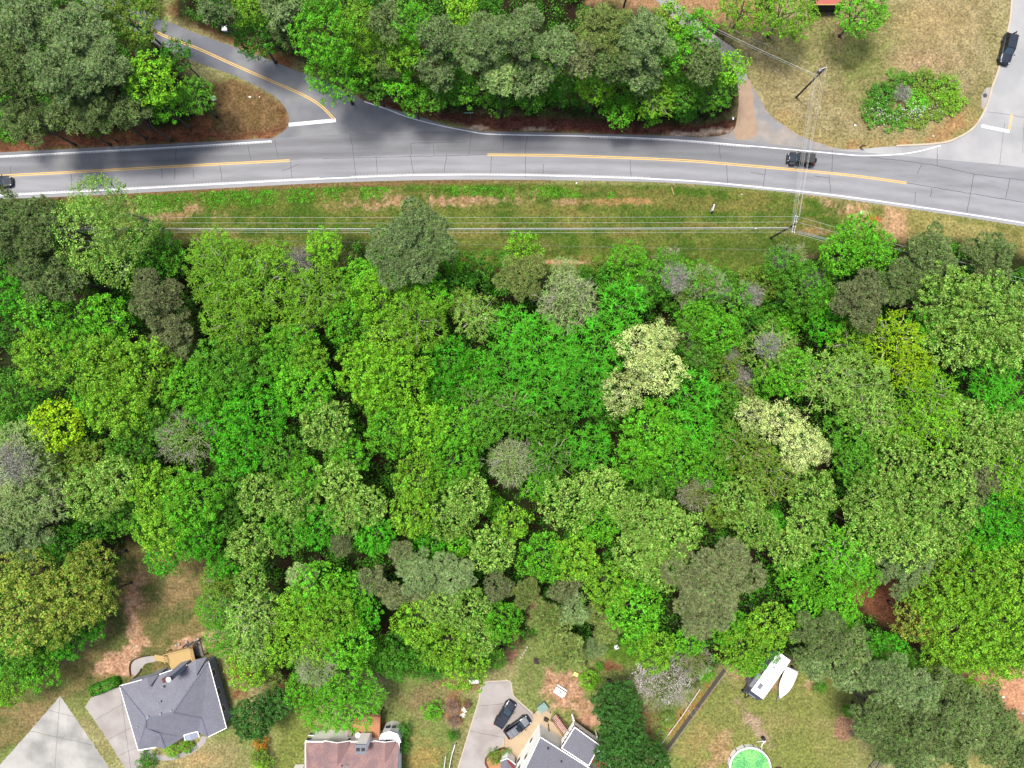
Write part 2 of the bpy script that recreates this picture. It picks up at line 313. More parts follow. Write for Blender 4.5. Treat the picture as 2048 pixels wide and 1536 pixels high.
def grid_mesh(name, GX, GY, GZ, C):
    h, wd = GX.shape
    me = bpy.data.meshes.new(name); me.vertices.add(h*wd)
    me.vertices.foreach_set('co', np.stack([GX, GY, GZ], -1).astype(np.float32).ravel())
    idx = np.arange(h*wd).reshape(h, wd)
    q = np.stack([idx[:-1, :-1], idx[:-1, 1:], idx[1:, 1:], idx[1:, :-1]], -1).reshape(-1, 4)
    me.loops.add(q.size); me.loops.foreach_set('vertex_index', q.ravel().astype(np.int32))
    me.polygons.add(len(q)); me.polygons.foreach_set('loop_start', np.arange(0, q.size, 4, dtype=np.int32))
    me.update(calc_edges=True)
    ca = me.color_attributes.new('Col', 'FLOAT_COLOR', 'POINT')
    ca.data.foreach_set('color', np.concatenate([C, np.ones(C.shape[:-1]+(1,))], -1).astype(np.float32).ravel())
    o = bpy.data.objects.new(name, me); col.objects.link(o); return o
GC = ground_colour(GX, GY)
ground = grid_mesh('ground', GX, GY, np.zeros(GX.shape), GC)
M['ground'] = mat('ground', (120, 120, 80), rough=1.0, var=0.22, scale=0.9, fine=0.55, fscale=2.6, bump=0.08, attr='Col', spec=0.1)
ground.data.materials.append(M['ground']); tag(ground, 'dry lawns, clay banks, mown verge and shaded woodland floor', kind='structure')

# ---------------------------------------------------------------- roads
def yi(pts, x): 
    c = np.array(curve(pts, 6)); return np.interp(x, c[:, 0], c[:, 1])
UP = [(-400, 325), (-150, 313), (0, 305), (290, 290), (540, 277), (700, 268), (860, 262), (1043, 264), (1197, 268), (1350, 272), (1480, 281), (1620, 297), (1724, 305), (1874, 318), (2048, 335), (2400, 380)]
LO = [(-400, 412), (-150, 402), (85, 395), (273, 386), (581, 369), (750, 362.5), (923, 359.5), (1120, 360.5), (1350, 366), (1587, 386), (1758, 408), (2048, 453), (2400, 515)]
CE = [(-400, 376), (0, 352), (376, 331), (579, 321), (800, 312), (975, 309), (1128, 311), (1350, 319.5), (1621, 342), (1813, 366), (2048, 405), (2400, 470)]
xs = np.arange(-400, 2401, 5.0); us = np.linspace(0, 1, 29)
yu, yl, yc = yi(UP, xs), yi(LO, xs), yi(CE, xs)
RY = yu[None]+(yl-yu)[None]*us[:, None]; RX = np.repeat(xs[None], 29, 0)
WX = (RX-1024)/12; WY = (768-RY)/12
up = RY < yc[None]
lane = np.where(up, (RY-yu)/(yc-yu), (RY-yc)/(yl-yc))
base = np.where(up, 0.245, 0.345)
base = base*(1+0.30*np.clip((RX-1250)/700, 0, 1)*up)              # far lane: darker asphalt plus painted-in tree shade, easing off to the east
east = 1.0
wheel = 0.085*np.cos(lane*4*math.pi)
edge = np.where(~up & (lane > 0.80), 0.10, 0)
patch = fbm(WX, WY, 0.09, 91, 3)-0.5; streak = fbm(WX*0.12, WY*2.2, 1.0, 95, 3)-0.5
seal = np.clip((fbm(WX, WY, 0.16, 97, 3)-0.52)/0.1, 0, 1)*np.clip(1-np.abs(RX-900)/260, 0, 1)*np.clip(1-np.abs(RY-292)/26, 0, 1)
v = base*(1+wheel+edge+patch*0.14+streak*0.4)*(1-0.22*seal)
RC = np.stack([v*0.985, v*0.985, v*1.03], -1)*(KA/0.40)*0.45
main_road = grid_mesh('main_road', WX, WY, np.full(WX.shape, 0.016), RC)
main_road.data.flip_normals(); main_road.data.materials.append(M['asphalt']); tag(main_road, 'two lane asphalt road crossing the whole scene', kind='structure')
def sheet(name, poly, z, m, label=None, parent=None, kind='structure', thick=0.0):
    o = MB()
    q = []; rj = random.Random(len(poly)*7+int(poly[0][0]))
    for a, b in zip(poly, poly[1:]+poly[:1]):
        n = max(1, int(math.hypot(b[0]-a[0], b[1]-a[1])/5))
        for i in range(n): q.append((a[0]+(b[0]-a[0])*i/n+(rj.uniform(-.7, .7) if i else 0), a[1]+(b[1]-a[1])*i/n+(rj.uniform(-.7, .7) if i else 0)))
    pts = [P(*p) for p in q]
    o.add([(p.x, p.y, z) for p in pts], [tuple(range(len(pts)))])
    ob = o.build(name, m, parent)
    if ob.data.polygons[0].normal.z < 0: ob.data.flip_normals()
    if label or kind: tag(ob, label, kind=kind)
    return ob
sideL = curve([(90, -40), (230, 40), (322, 93), (393, 124), (478, 155), (547, 191), (572, 219), (578, 243), (568, 262), (540, 279)], 6)
sideU = curve([(980, 272), (960, 262), (906, 254), (834, 232), (728, 201), (660, 166), (581, 137), (530, 116), (444, 85), (359, 53), (280, 15), (180, -60)], 6)
side_road = sheet('side_road', sideL+[(560, 300), (980, 300)]+sideU, 0.011, mat('side_asphalt', (160, 160, 160), rough=0.9, var=0.10, scale=0.16, fine=0.08, fscale=12, c2=(124, 126, 134), bump=0.01), 'asphalt side road joining from the upper left')
strL = curve([(1660, 301), (1724, 297.5), (1792, 292), (1874, 287), (1912, 277), (1949, 253), (1973, 212), (1984, 174), (1997, 137), (2014, 68), (2023, 0), (2030, -200)], 6)
right_street = sheet('side_street', strL+[(2230, -200), (2200, 200), (2260, 330), (2380, 380), (2380, 400), (2048, 372), (1700, 330)], 0.008, M['street'], 'pale residential street joining at the upper right')
kerb = MB(); kp = strL[12:]
for a, b in zip(kp[:-1], kp[1:]):
    kerb.bar((*P(*a)[:2], 0.0), (*P(*b)[:2], 0.0), 0.30, 0.13)
o = kerb.build('kerb', M['kerb']); tag(o, 'pale concrete kerb curving round the street corner', kind='structure')
# gutter line beside the kerb
def offset(pts, d):
    out = []
    for i, p in enumerate(pts):
        a = pts[max(0, i-1)]; b = pts[min(len(pts)-1, i+1)]
        dx, dy = b[0]-a[0], b[1]-a[1]; l = math.hypot(dx, dy) or 1
        out.append((p[0]-dy/l*d, p[1]+dx/l*d))
    return out
def ribbon(mb, pts, wpx, z, mi=0, d=0.0):
    A = offset(pts, d-wpx/2); B = offset(pts, d+wpx/2)
    vs = [(*P(*a)[:2], z) for a in A]+[(*P(*b)[:2], z) for b in B]; n = len(A)
    mb.add(vs, [(i, i+1, n+i+1, n+i) for i in range(n-1)], mi)
def flat(o):
    for p in o.data.polygons:
        pass
    bm = bmesh.new(); bm.from_mesh(o.data)
    for f in bm.faces:
        if f.normal.z < 0: f.normal_flip()
    bm.to_mesh(o.data); bm.free(); return o
ed = MB(); UE = curve([(-300, 328), (0, 312.7), (180, 303), (352, 294), (543, 282)], 8); ribbon(ed, UE, 1.9, 0.022)
UE2 = curve([(728.6, 203), (775, 219), (821, 236), (880, 251), (940, 263), (975, 268), (1043, 270), (1197, 273), (1350, 279.6), (1485, 290.5), (1621, 302.5), (1680, 308), (1724, 311), (1792, 309), (1840, 302), (1881, 291)], 8); ribbon(ed, UE2, 1.9, 0.022)
LE = curve([(-300, 405), (0, 391), (256, 378), (581, 360.6), (700, 355), (855, 350), (1060, 350.5), (1350, 360), (1553, 377.6), (1690, 393), (1860, 417), (2048, 446), (2300, 490)], 8); ribbon(ed, LE, 2.1, 0.022)
edge_line = flat(ed.build('edge_line', M['line_white'], main_road))
rb = MB()
def rumble(pts, x0, x1, d, ln=2.0, wd=1.0, gap=2.9, mi=0):
    c = np.array(pts); s = np.concatenate([[0], np.cumsum(np.hypot(*np.diff(c, axis=0).T))])
    for t in np.arange(0, s[-1], gap):
        x = np.interp(t, s, c[:, 0]); y = np.interp(t, s, c[:, 1])
        if x0 < x < x1:
            x2 = np.interp(t+1, s, c[:, 0]); y2 = np.interp(t+1, s, c[:, 1]); tx, ty = x2-x, y2-y; l = math.hypot(tx, ty) or 1; tx /= l; ty /= l
            q = [(x+tx*a-ty*(d+b), y+ty*a+tx*(d+b)) for a, b in ((-wd/2, 0), (wd/2, 0), (wd/2, ln), (-wd/2, ln))]
            rb.add([(*P(*k)[:2], 0.022) for k in q], [(0, 1, 2, 3)], mi)
rumble(UE, -10, 545, 1.5, 1.8, 1.2); rumble(UE2, 1180, 1500, 1.5, 1.8, 1.2); rumble(LE, 0, 640, -3.2, 1.8, 1.2); rumble(LE, 700, 1300, -3.2, 1.5, 1.0)
flat(rb.build('rumble_strip', M['line_white'], main_road))
cl = MB()
C1 = curve([(-300, 370), (0, 352), (130, 345), (376, 331.4), (579, 321)], 8); C2 = curve([(975, 309.5), (1128, 311.5), (1350, 320), (1480, 330), (1621, 342.5), (1720, 353), (1813, 366)], 8)
for c in (C1, C2): ribbon(cl, c, 1.5, 0.022, 0, -1.6); ribbon(cl, c, 1.5, 0.022, 0, 1.6)
center_line = flat(cl.build('double_yellow_line', M['line_yellow'], main_road))
sd = MB(); C3 = curve([(200, 5), (314, 65), (393, 96), (461, 126.5), (547, 164), (608, 191), (642, 212), (669, 239)], 8)
ribbon(sd, C3, 1.5, 0.017, 0, -1.7); ribbon(sd, C3, 1.5, 0.017, 0, 1.7); flat(sd.build('double_yellow_line', M['line_yellow'], side_road))
sb = MB(); ribbon(sb, [(577.6, 249.5), (671.6, 240.5)], 7, 0.017); flat(sb.build('stop_line', M['line_white'], side_road))
sb = MB(); ribbon(sb, [(1963, 251.5), (2019, 263)], 6, 0.013); flat(sb.build('stop_line', M['line_white'], right_street))
sb = MB(); ribbon(sb, [(2024, 229), (2018.5, 259)], 1.3, 0.013, 0, -1.6); ribbon(sb, [(2024, 229), (2018.5, 259)], 1.3, 0.013, 0, 1.6); flat(sb.build('double_yellow_line', M['line_yellow'], right_street))
cr = MB()
def crack(pts, s, ox, oy, wd=0.9, z=0.021, mb=None):
    p = [(ox+x/s, oy+y/s) for x, y in pts]; q = []
    for a, b in zip(p[:-1], p[1:]):
        n = max(2, int(math.hypot(b[0]-a[0], b[1]-a[1])/5))
        for k in range(n): q.append((a[0]+(b[0]-a[0])*k/n+rnd.uniform(-.6, .6), a[1]+(b[1]-a[1])*k/n+rnd.uniform(-.6, .6)))
    q.append(p[-1]); ribbon(mb or cr, q, wd, z)
k = 2048/700
for c in ([(1030, 860), (1030, 960)], [(1025, 985), (1022, 1050)], [(1448, 840), (1468, 935)], [(1608, 815), (1612, 850), (1630, 930)], [(60, 970), (62, 1015)], [(420, 1015), (418, 1100)], [(600, 1005), (602, 1075)], [(945, 985), (950, 1045)], [(1130, 990), (1135, 1045)], [(1287, 965), (1300, 1055)], [(1700, 945), (1710, 1065)], [(1650, 1000), (1750, 962)]): crack(c, k, 0, 0)
for c in ([(150, 780), (168, 915), (182, 1055)], [(300, 915), (305, 1010)], [(500, 840), (508, 905)], [(497, 905), (520, 1020)], [(633, 840), (638, 905)], [(713, 900), (697, 1005)], [(857, 780), (840, 905)], [(1048, 790), (1040, 895)], [(1185, 795), (1170, 895)], [(975, 915), (968, 1020)], [(1173, 915), (1172, 1040)], [(1280, 960), (1274, 1020)], [(1785, 935), (1790, 1035)], [(500, 838), (820, 830)], [(-10, 929), (945, 905)]): crack(c, k, 650, 0)
for c in ([(262, 840), (272, 930)], [(308, 965), (314, 1085)], [(535, 985), (522, 1100)], [(927, 875), (925, 1005)], [(908, 1020), (915, 1128)], [(1540, 900), (1540, 970)], [(1150, 920), (1380, 945), (1540, 970), (1760, 1020), (2048, 1055)], [(1360, 1070), (2048, 1185)], [(1755, 1020), (1712, 1250)], [(1967, 1045), (1940, 1160)], [(1510, 1100), (1500, 1150)], [(1413, 1125), (1408, 1190)], [(1450, 965), (1420, 1020)], [(450, 1010), (530, 1020)], [(820, 1030), (900, 1040)]): crack(c, k, 1348, 0)
flat(cr.build('tar_crack', M['tar'], main_road))
cr = MB()
for c in ([(1540, 848), (1540, 905)], [(1835, 655), (1940, 668), (2060, 688)], [(1935, 720), (1900, 1010)], [(2048, 700), (2040, 900)]): crack(c, k, 1348, 0, 0.6, 0.012)
flat(cr.build('tar_crack', M['tar'], right_street))
# driveways and paths
drv = sheet('driveway', curve([(1300, -60), (1370, 20), (1430, 70), (1482, 110), (1495, 155), (1512, 184), (1539, 229), (1575, 255), (1604, 273), (1656, 292), (1690, 299)], 5)+[(1690, 312), (1400, 300)]+curve([(1400, 275), (1440, 271), (1464, 262), (1481, 232), (1478, 191), (1462, 130), (1400, 80), (1340, 30), (1260, -60)], 5), 0.007, M['drive_old'], 'cracked old driveway between the trees and the lawn')
sheet('dirt_patch', curve([(1478, 170), (1500, 160), (1508, 215), (1512, 270), (1470, 276), (1476, 225), (1478, 180)], 4), 0.0095, mat('sand', (190, 162, 136), rough=1, var=.1, scale=1, fine=.15, fscale=6), None, drv)
sheet('driveway', [(170, 1414), (181, 1396), (209, 1383.5), (239, 1374), (300, 1400), (330, 1480), (305, 1500), (288, 1520), (278, 1545), (310, 1680), (270, 1680), (250, 1536), (228, 1500), (200, 1457)], 0.008, M['concrete'], 'pale concrete driveway beside the grey roofed house')
sheet('driveway', [(120, 1392), (60, 1462), (0, 1530), (-80, 1600), (-80, 1700), (300, 1700), (235, 1560), (166, 1458)], 0.006, mat('pale_concrete', (204, 200, 192), rough=.9, var=.12, scale=.3, fine=.08, fscale=8, c2=(168, 166, 160)), 'triangular concrete drive apron at the lower left')
sheet('footpath', curve([(292, 1512), (320, 1521), (350, 1519), (385, 1506), (408, 1488), (414, 1474)], 5)+curve([(404, 1472), (396, 1486), (376, 1500), (350, 1510), (318, 1510), (296, 1500)], 5), 0.011, M['concrete'], 'curved concrete path in front of the grey roofed house')
sheet('footpath', curve([(262, 1345), (265, 1325), (280, 1316), (310, 1312), (312, 1322), (290, 1328), (282, 1342), (272, 1354)], 4), 0.011, M['concrete'], 'curved concrete path behind the grey roofed house')
d3 = sheet('driveway', curve([(966, 1368), (975, 1364), (1000, 1363), (1019, 1363), (1024, 1375), (1025, 1386), (1032, 1397), (1048, 1412), (1067, 1427)], 4)+[(1066, 1440), (1060, 1460), (1010, 1500), (990, 1530), (980, 1700), (890, 1700)]+curve([(902, 1580), (916, 1536), (928, 1497), (940, 1458), (950, 1425), (957.5, 1400)], 4), 0.008, M['concrete'], 'grey concrete driveway with two parked dark cars')
sheet('tan_slab', [(1067, 1427), (1120, 1450), (1130, 1500), (1040, 1530), (1000, 1497), (1012, 1470), (1045, 1462), (1066, 1442)], 0.012, M['sand_concrete'], None, d3)
dj = MB()
for c in ([(958, 1412), (1026, 1406)], [(1066, 1438), (1060, 1427), (1030, 1398)], [(1010, 1473), (1008, 1498)], [(940, 1462), (1008, 1475)]): crack([(x, y) for x, y in c], 1, 0, 0, 0.6, 0.0125, dj)
flat(dj.build('joint', M['tar'], d3))
jt = MB()
for c in ([(190, 1440), (262, 1398)], [(215, 1480), (290, 1440)], [(236, 1512), (305, 1480)], [(240, 1376), (262, 1540)]): crack(c, 1, 0, 0, 0.55, 0.0125, jt)
flat(jt.build('joint', M['tar'], [x for x in bpy.data.objects if x.get('label') == 'pale concrete driveway beside the grey roofed house'][0]))
jt = MB()
for c in ([(95, 1420), (150, 1434)], [(60, 1462), (185, 1490)], [(120, 1394), (105, 1600)]): crack(c, 1, 0, 0, 0.55, 0.0105, jt)
flat(jt.build('joint', M['tar'], [x for x in bpy.data.objects if x.get('label') == 'triangular concrete drive apron at the lower left'][0]))
de = MB()
ribbon(de, curve([(902, 1580), (916, 1536), (928, 1497), (940, 1458), (950, 1425), (957.5, 1400), (962, 1375), (972, 1364), (1000, 1362), (1020, 1363), (1025, 1385), (1032, 1397), (1067, 1428)], 6), 2.0, 0.0135)
flat(de.build('edging', M['kerb'], d3))
ap = sheet('drain_apron', [lp(*q, k, 1348, 0) [:2] for q in ()] or [(1972, 176), (1984, 174), (1977, 205), (1968, 220), (1962, 213), (1963, 190)], 0.009, M['concrete'], 'concrete apron round the street drain', kind='structure')
# ---------------------------------------------------------------- vegetation
def cards(name, c, n, L, W, mats, tri=False, t=None, mi=None, extra=None):
    """many small leaves: centre c, normal n, half length L, half width W -> one mesh (extra: MB appended as material 1)"""
    c = np.asarray(c, np.float64); n = np.asarray(n, np.float64); n /= np.linalg.norm(n, axis=1)[:, None]+1e-9
    rs = np.random.RandomState(len(c) % 9973)
    if t is None: t = rs.normal(size=c.shape)
    t = t-(t*n).sum(1)[:, None]*n; t /= np.linalg.norm(t, axis=1)[:, None]+1e-9
    b = np.cross(n, t); L = np.broadcast_to(L, len(c))[:, None]; W = np.broadcast_to(W, len(c))[:, None]
    if tri: V = np.stack([c-t*L+b*W, c-t*L-b*W, c+t*L], 1)
    else: V = np.stack([c-t*L, c+b*W+n*W*0.25, c+t*L, c-b*W+n*W*0.25], 1)
    k = V.shape[1]; nv = len(c)*k; V = V.reshape(-1, 3)
    ev, ef = ([], []) if extra is None else (extra.v, extra.f)
    allv = np.concatenate([V, np.array(ev, float).reshape(-1, 3)])
    me = bpy.data.meshes.new(name); me.vertices.add(len(allv)); me.vertices.foreach_set('co', allv.astype(np.float32).ravel())
    li = list(np.arange(nv)); st = list(range(0, nv, k)); p = nv
    for f in ef: st.append(p); li.extend([nv+i for i in f]); p += len(f)
    me.loops.add(len(li)); me.loops.foreach_set('vertex_index', np.array(li, np.int32))
    me.polygons.add(len(st)); me.polygons.foreach_set('loop_start', np.array(st, np.int32))
    for m in mats: me.materials.append(m)
    if ef: me.polygons.foreach_set('material_index', np.array([0]*len(c)+[1]*len(ef), np.int32))
    me.update(calc_edges=True); me.validate(); return me
def dirs(n, rs, zmin=-0.25):
    i = np.arange(n)+0.5; z = 1-(1-zmin)*i/n; ph = i*2.399963+rs.rand()*6; r = np.sqrt(1-z*z)
    d = np.stack([r*np.cos(ph), r*np.sin(ph), z], 1)+rs.normal(size=(n, 3))*0.10
    return d/np.linalg.norm(d, axis=1)[:, None]
def lobef(d, rs, k=7, depth=0.30):
    ld = dirs(k, rs, -0.1); amp = rs.uniform(0.75, 1.0, k); q = np.clip(d@ld.T, 0, 1)**5*amp
    return (1-depth)+depth*1.15*q.max(1)
def crown(kind, Rr, seed):
    """returns a crown mesh of radius about Rr metres, centred on its widest level"""
    rs = np.random.RandomState(seed); H = Rr*(0.84 if Rr < 4 else 0.78); ex = None
    if kind in ('B', 'O', 'C', 'M'):
        cr = {'B': 0.46, 'O': 0.55, 'C': 0.36, 'M': 0.42}[kind]
        nc = int(2.9*Rr*Rr/(cr*cr)*{'B': 0.46, 'O': 0.55, 'C': 0.70, 'M': 0.6}[kind])
        d = dirs(nc, rs, -0.22); f = lobef(d, rs, {'B': 9, 'O': 14, 'C': 8, 'M': 7}[kind]+int(Rr), {'B': 0.46, 'O': 0.34, 'C': 0.45, 'M': 0.28}[kind])*rs.uniform(0.80, 1.08, nc)
        c = d*f[:, None]*np.array([Rr, Rr, H])
        if kind == 'C': c = c[rs.rand(nc) < 0.8]; d = d[:len(c)]
        nc = len(c); m = {'B': 36, 'O': 36, 'C': 24, 'M': 32}[kind]
        rr = cr*rs.uniform(0.55, 1.45, nc)
        ld = rs.normal(size=(nc, m, 3)); ld[..., 2] = np.abs(ld[..., 2])*0.9-0.15; ld += (c/np.linalg.norm(c, axis=1)[:, None])[:, None, :]*0.5
        ld /= np.linalg.norm(ld, axis=2)[..., None]
        pos = c[:, None]+ld*rr[:, None, None]*rs.uniform(0.4, 1.9 if kind == 'C' else 1.2, (nc, m, 1))*np.array([1, 1, 0.75])
        nn = ld+np.array([0, 0, 0.7])+rs.normal(size=ld.shape)*0.6
        s = {'B': 0.113, 'O': 0.12, 'C': 0.095, 'M': 0.14}[kind]
        Ls = s*rs.uniform(0.7, 1.35, nc*m)
        mt = 'glossy_leaf' if kind == 'M' else 'leaf'
        # inner fill so that one does not see through the crown
        k = int(nc*5); di = dirs(k, rs, -0.3); pin = di*lobef(di, rs)[:, None]*np.array([Rr, Rr, H])*rs.uniform(0.45, 0.82, (k, 1))
        P_ = np.concatenate([pos.reshape(-1, 3), pin]); Nn = np.concatenate([nn.reshape(-1, 3), rs.normal(size=(k, 3))+[0, 0, 1]]); Ls = np.concatenate([Ls, np.full(k, s*1.7)])
        if kind == 'C': P_ = P_[:nc*m]; Nn = Nn[:nc*m]; Ls = Ls[:nc*m]
        return cards('crown', P_, Nn, Ls, Ls*0.62, [M[mt]])
    if kind == 'P':
        nl = int(8+Rr*2.6); ld = dirs(nl, rs, -0.05); lc = ld*np.array([Rr*0.74, Rr*0.74, H*0.62])*rs.uniform(0.42, 1.18, (nl, 1))
        T = []; 
        for q in lc:
            lr = Rr*rs.uniform(0.17, 0.34); k = int(2*math.pi*lr*lr/0.26); dd = dirs(k, rs, -0.1)
            T.append(q+dd*np.array([lr, lr, lr*0.6])*rs.uniform(0.8, 1.1, (k, 1)))
        T = np.concatenate(T); nt_ = len(T); m = 20
        dd = rs.normal(size=(nt_, m, 3)); dd[..., 2] = np.abs(dd[..., 2])*1.0-0.1; dd /= np.linalg.norm(dd, axis=2)[..., None]
        r = 0.25*rs.uniform(0.7, 1.3, (nt_, 1, 1)); pos = T[:, None]+dd*r
        up = np.array([0, 0, 1.0])+rs.normal(size=dd.shape)*0.35; nn = (up-(up*dd).sum(-1, keepdims=True)*dd).reshape(-1, 3)
        ex = MB()
        for q in lc[::2]: ex.tube((0, 0, -H*0.5), q*0.9, 0.07, 0.03, n=5)
        return cards('crown', pos.reshape(-1, 3), nn, np.repeat(r.ravel(), m)*0.75, 0.065, [M['needle'], M['bark']], tri=True, t=dd.reshape(-1, 3), extra=ex)
    if kind in ('Y', 'S'):
        nc = int(Rr*Rr*(5.0 if kind == 'Y' else 2.6)); d = dirs(nc, rs, -0.15); f = lobef(d, rs, 8+int(Rr), 0.36)*rs.uniform(0.88, 1.05, nc); c = d*f[:, None]*np.array([Rr, Rr, H])
        tw = {'Y': 7, 'S': 13}[kind]; m = {'Y': 9, 'S': 8}[kind]; ln = {'Y': 0.75, 'S': 0.85}[kind]
        td = rs.normal(size=(nc, tw, 3)); td[..., 2] = td[..., 2]*0.35; td += d[:, None]*(0.8 if kind == 'Y' else 0.35); td /= np.linalg.norm(td, axis=2)[..., None]
        s = np.linspace(0.12, 1, m); pos = c[:, None, None]+td[:, :, None]*(s[None, None, :, None]*ln*rs.uniform(.6, 1.2, (nc, tw, 1, 1)))
        pos[..., 2] -= (s**2)[None, None]*(0.22 if kind == 'S' else 0.10)
        pos += rs.normal(size=pos.shape)*(0.055 if kind == 'Y' else 0.035)
        nn = np.broadcast_to(np.array([0, 0, 1.0]), pos.shape)+rs.normal(size=pos.shape)*(0.5 if kind == 'Y' else 0.3)
        tt = np.broadcast_to(td[:, :, None], pos.shape)
        k = int(nc*12); di = dirs(k, rs, -0.3); pin = di*lobef(di, rs)[:, None]*np.array([Rr, Rr, H])*rs.uniform(0.4, 0.85, (k, 1))
        P_ = np.concatenate([pos.reshape(-1, 3), pin]); Nn = np.concatenate([nn.reshape(-1, 3), rs.normal(size=(k, 3))+[0, 0, 1]]); Tt = np.concatenate([tt.reshape(-1, 3), rs.normal(size=(k, 3))])
        Ls = np.concatenate([np.full(nc*tw*m, 0.105 if kind == 'Y' else 0.115), np.full(k, 0.2)])
        if kind == 'Y':
            ex = MB()
            for i in rs.choice(nc, 26): 
                if c[i, 2] > 0: 
                    a = c[i]*0.45; b = c[i]*1.0; mid = (a+b)/2+rs.normal(size=3)*0.25; ex.tube(a, mid, 0.05, 0.035, n=4, caps=False); ex.tube(mid, b, 0.035, 0.015, n=4, caps=False)
        return cards('crown', P_, Nn, Ls, Ls*0.42, [M['leaf']]+([M['pale_bark']] if ex else []), t=Tt, extra=ex)
    if kind == 'D':                                       # bare or barely leafed: fine grey twigs
        ex = MB()
        def br(a, d, l, r, dep):
            b = a+d*l; ex.tube(a, b, r, r*0.6, n=4, caps=False)
            if dep == 0: return
            for _ in range(3 if dep > 1 else 4):
                nd = d+Vector(rs.normal(size=3))*0.42; nd.z = max(nd.z, 0.05); nd.normalize(); br(b, nd, l*rs.uniform(0.6, 0.9), r*0.6, dep-1)
        for i in range(9):
            a = i*2.4; d = Vector((math.cos(a)*0.9, math.sin(a)*0.9, rs.uniform(0.35, 1.2))).normalized(); br(Vector((0, 0, -0.3*Rr)), d, Rr*0.42, 0.055, 4)
        n = 2600; di = dirs(n, rs, -0.1)*np.array([Rr, Rr, H])*rs.uniform(0.3, 1.0, (n, 1))
        return cards('crown', di, rs.normal(size=(n, 3))+[0, 0, 1], 0.085, 0.05, [M['leaf'], M['pale_bark']], extra=ex)
def trunk_mesh(Rr, H, seed, m, lean=0.0):
    """tapered trunk from the ground with limbs fanning into a crown whose middle is at height H"""
    rs = random.Random(seed); t = MB(); r0 = 0.09+0.035*Rr; pts = [Vector((0, 0, 0))]
    for i in range(1, 6): pts.append(Vector((rs.uniform(-.12, .12)*i*.5, rs.uniform(-.12, .12)*i*.5, H*0.16*i)))
    for i in range(5): t.tube(pts[i], pts[i+1], r0*(1-i*0.13)*(1.25 if i == 0 else 1), r0*(1-(i+1)*0.13), n=8, caps=(i == 0))
    for i in range(9):
        a = i*2.4+rs.uniform(-.4, .4); s = pts[3+i % 3]; e = Vector((math.cos(a)*Rr*rs.uniform(.45, .8), math.sin(a)*Rr*rs.uniform(.45, .8), H+Rr*rs.uniform(-.15, .35)))
        mid = s.lerp(e, 0.5)+Vector((0, 0, -0.06*Rr)); t.tube(s, mid, r0*0.45, r0*0.3, n=6, caps=False); t.tube(mid, e, r0*0.3, r0*0.1, n=5, caps=False)
    me_o = t.build('trunk', m, smooth=True); me = me_o.data; bpy.data.objects.remove(me_o); return me
SIZES = {'B': (2.2, 3.6, 5.2, 7.2), 'P': (2.8, 4.6, 6.4), 'Y': (3.4, 5.5), 'S': (3.6, 5.2), 'C': (3.6, 5.2), 'M': (2.4, 4.4), 'O': (4.5, 7.0), 'D': (2.6, 4.0)}
VARS = {'B': 3, 'P': 2, 'Y': 2, 'S': 2, 'C': 1, 'M': 1, 'O': 1, 'D': 1}
crown_cache, trunk_cache = {}, {}
def get_crown(kind, r, v):
    R0 = min(SIZES[kind], key=lambda s: abs(math.log(s/r))); v = v % VARS[kind]; key = (kind, R0, v)
    if key not in crown_cache: crown_cache[key] = crown(kind, R0, hash((ord(kind), int(R0*10), v)) % 100000)
    return crown_cache[key], R0
def get_trunk(kind, r, h):
    R0 = 3.0 if r < 3.8 else (5.0 if r < 6 else 7.0); H0 = 4.0 if h < 5.5 else (8.0 if h < 10 else 13.0); m = 'pale_bark' if kind in 'YDC' else 'bark'
    key = (R0, H0, m)
    if key not in trunk_cache: trunk_cache[key] = trunk_mesh(R0, H0, int(R0*H0*10), M[m])
    return trunk_cache[key], R0, H0
PAL = dict(g1=(92, 188, 36), g2=(80, 154, 38), g3=(56, 134, 28), yg=(126, 190, 44), lg=(152, 196, 88), og=(128, 146, 76), pn=(130, 156, 98), pd=(112, 134, 78), gr=(154, 184, 110),
           cr=(208, 230, 140), ye=(150, 202, 26), ro=(150, 170, 66), em=(62, 176, 26), dk=(58, 112, 40), gy=(150, 150, 140), ru=(140, 118, 50), wh=(236, 224, 226), ol=(120, 150, 52), or_=(214, 160, 40), br=(150, 116, 92), lm=(122, 202, 40), bg=(118, 130, 84))
LEAFK = 0.56
MIXG = dict(lg=0.38, yg=0.28, ol=0.3, gr=0.12, cr=0.10, ye=0.12, ro=0.2, gy=0, br=0, wh=0, or_=0, ru=0.1, pn=0.08, pd=0.08, bg=0.04, og=0.08, dk=0.0)
def leafcol(c, j=0.0):
    a = lin(PAL[c]); return tuple(min(0.9, v*LEAFK*(1+j)) for v in a)+(MIXG.get(c, 0.15),)
count = [0]
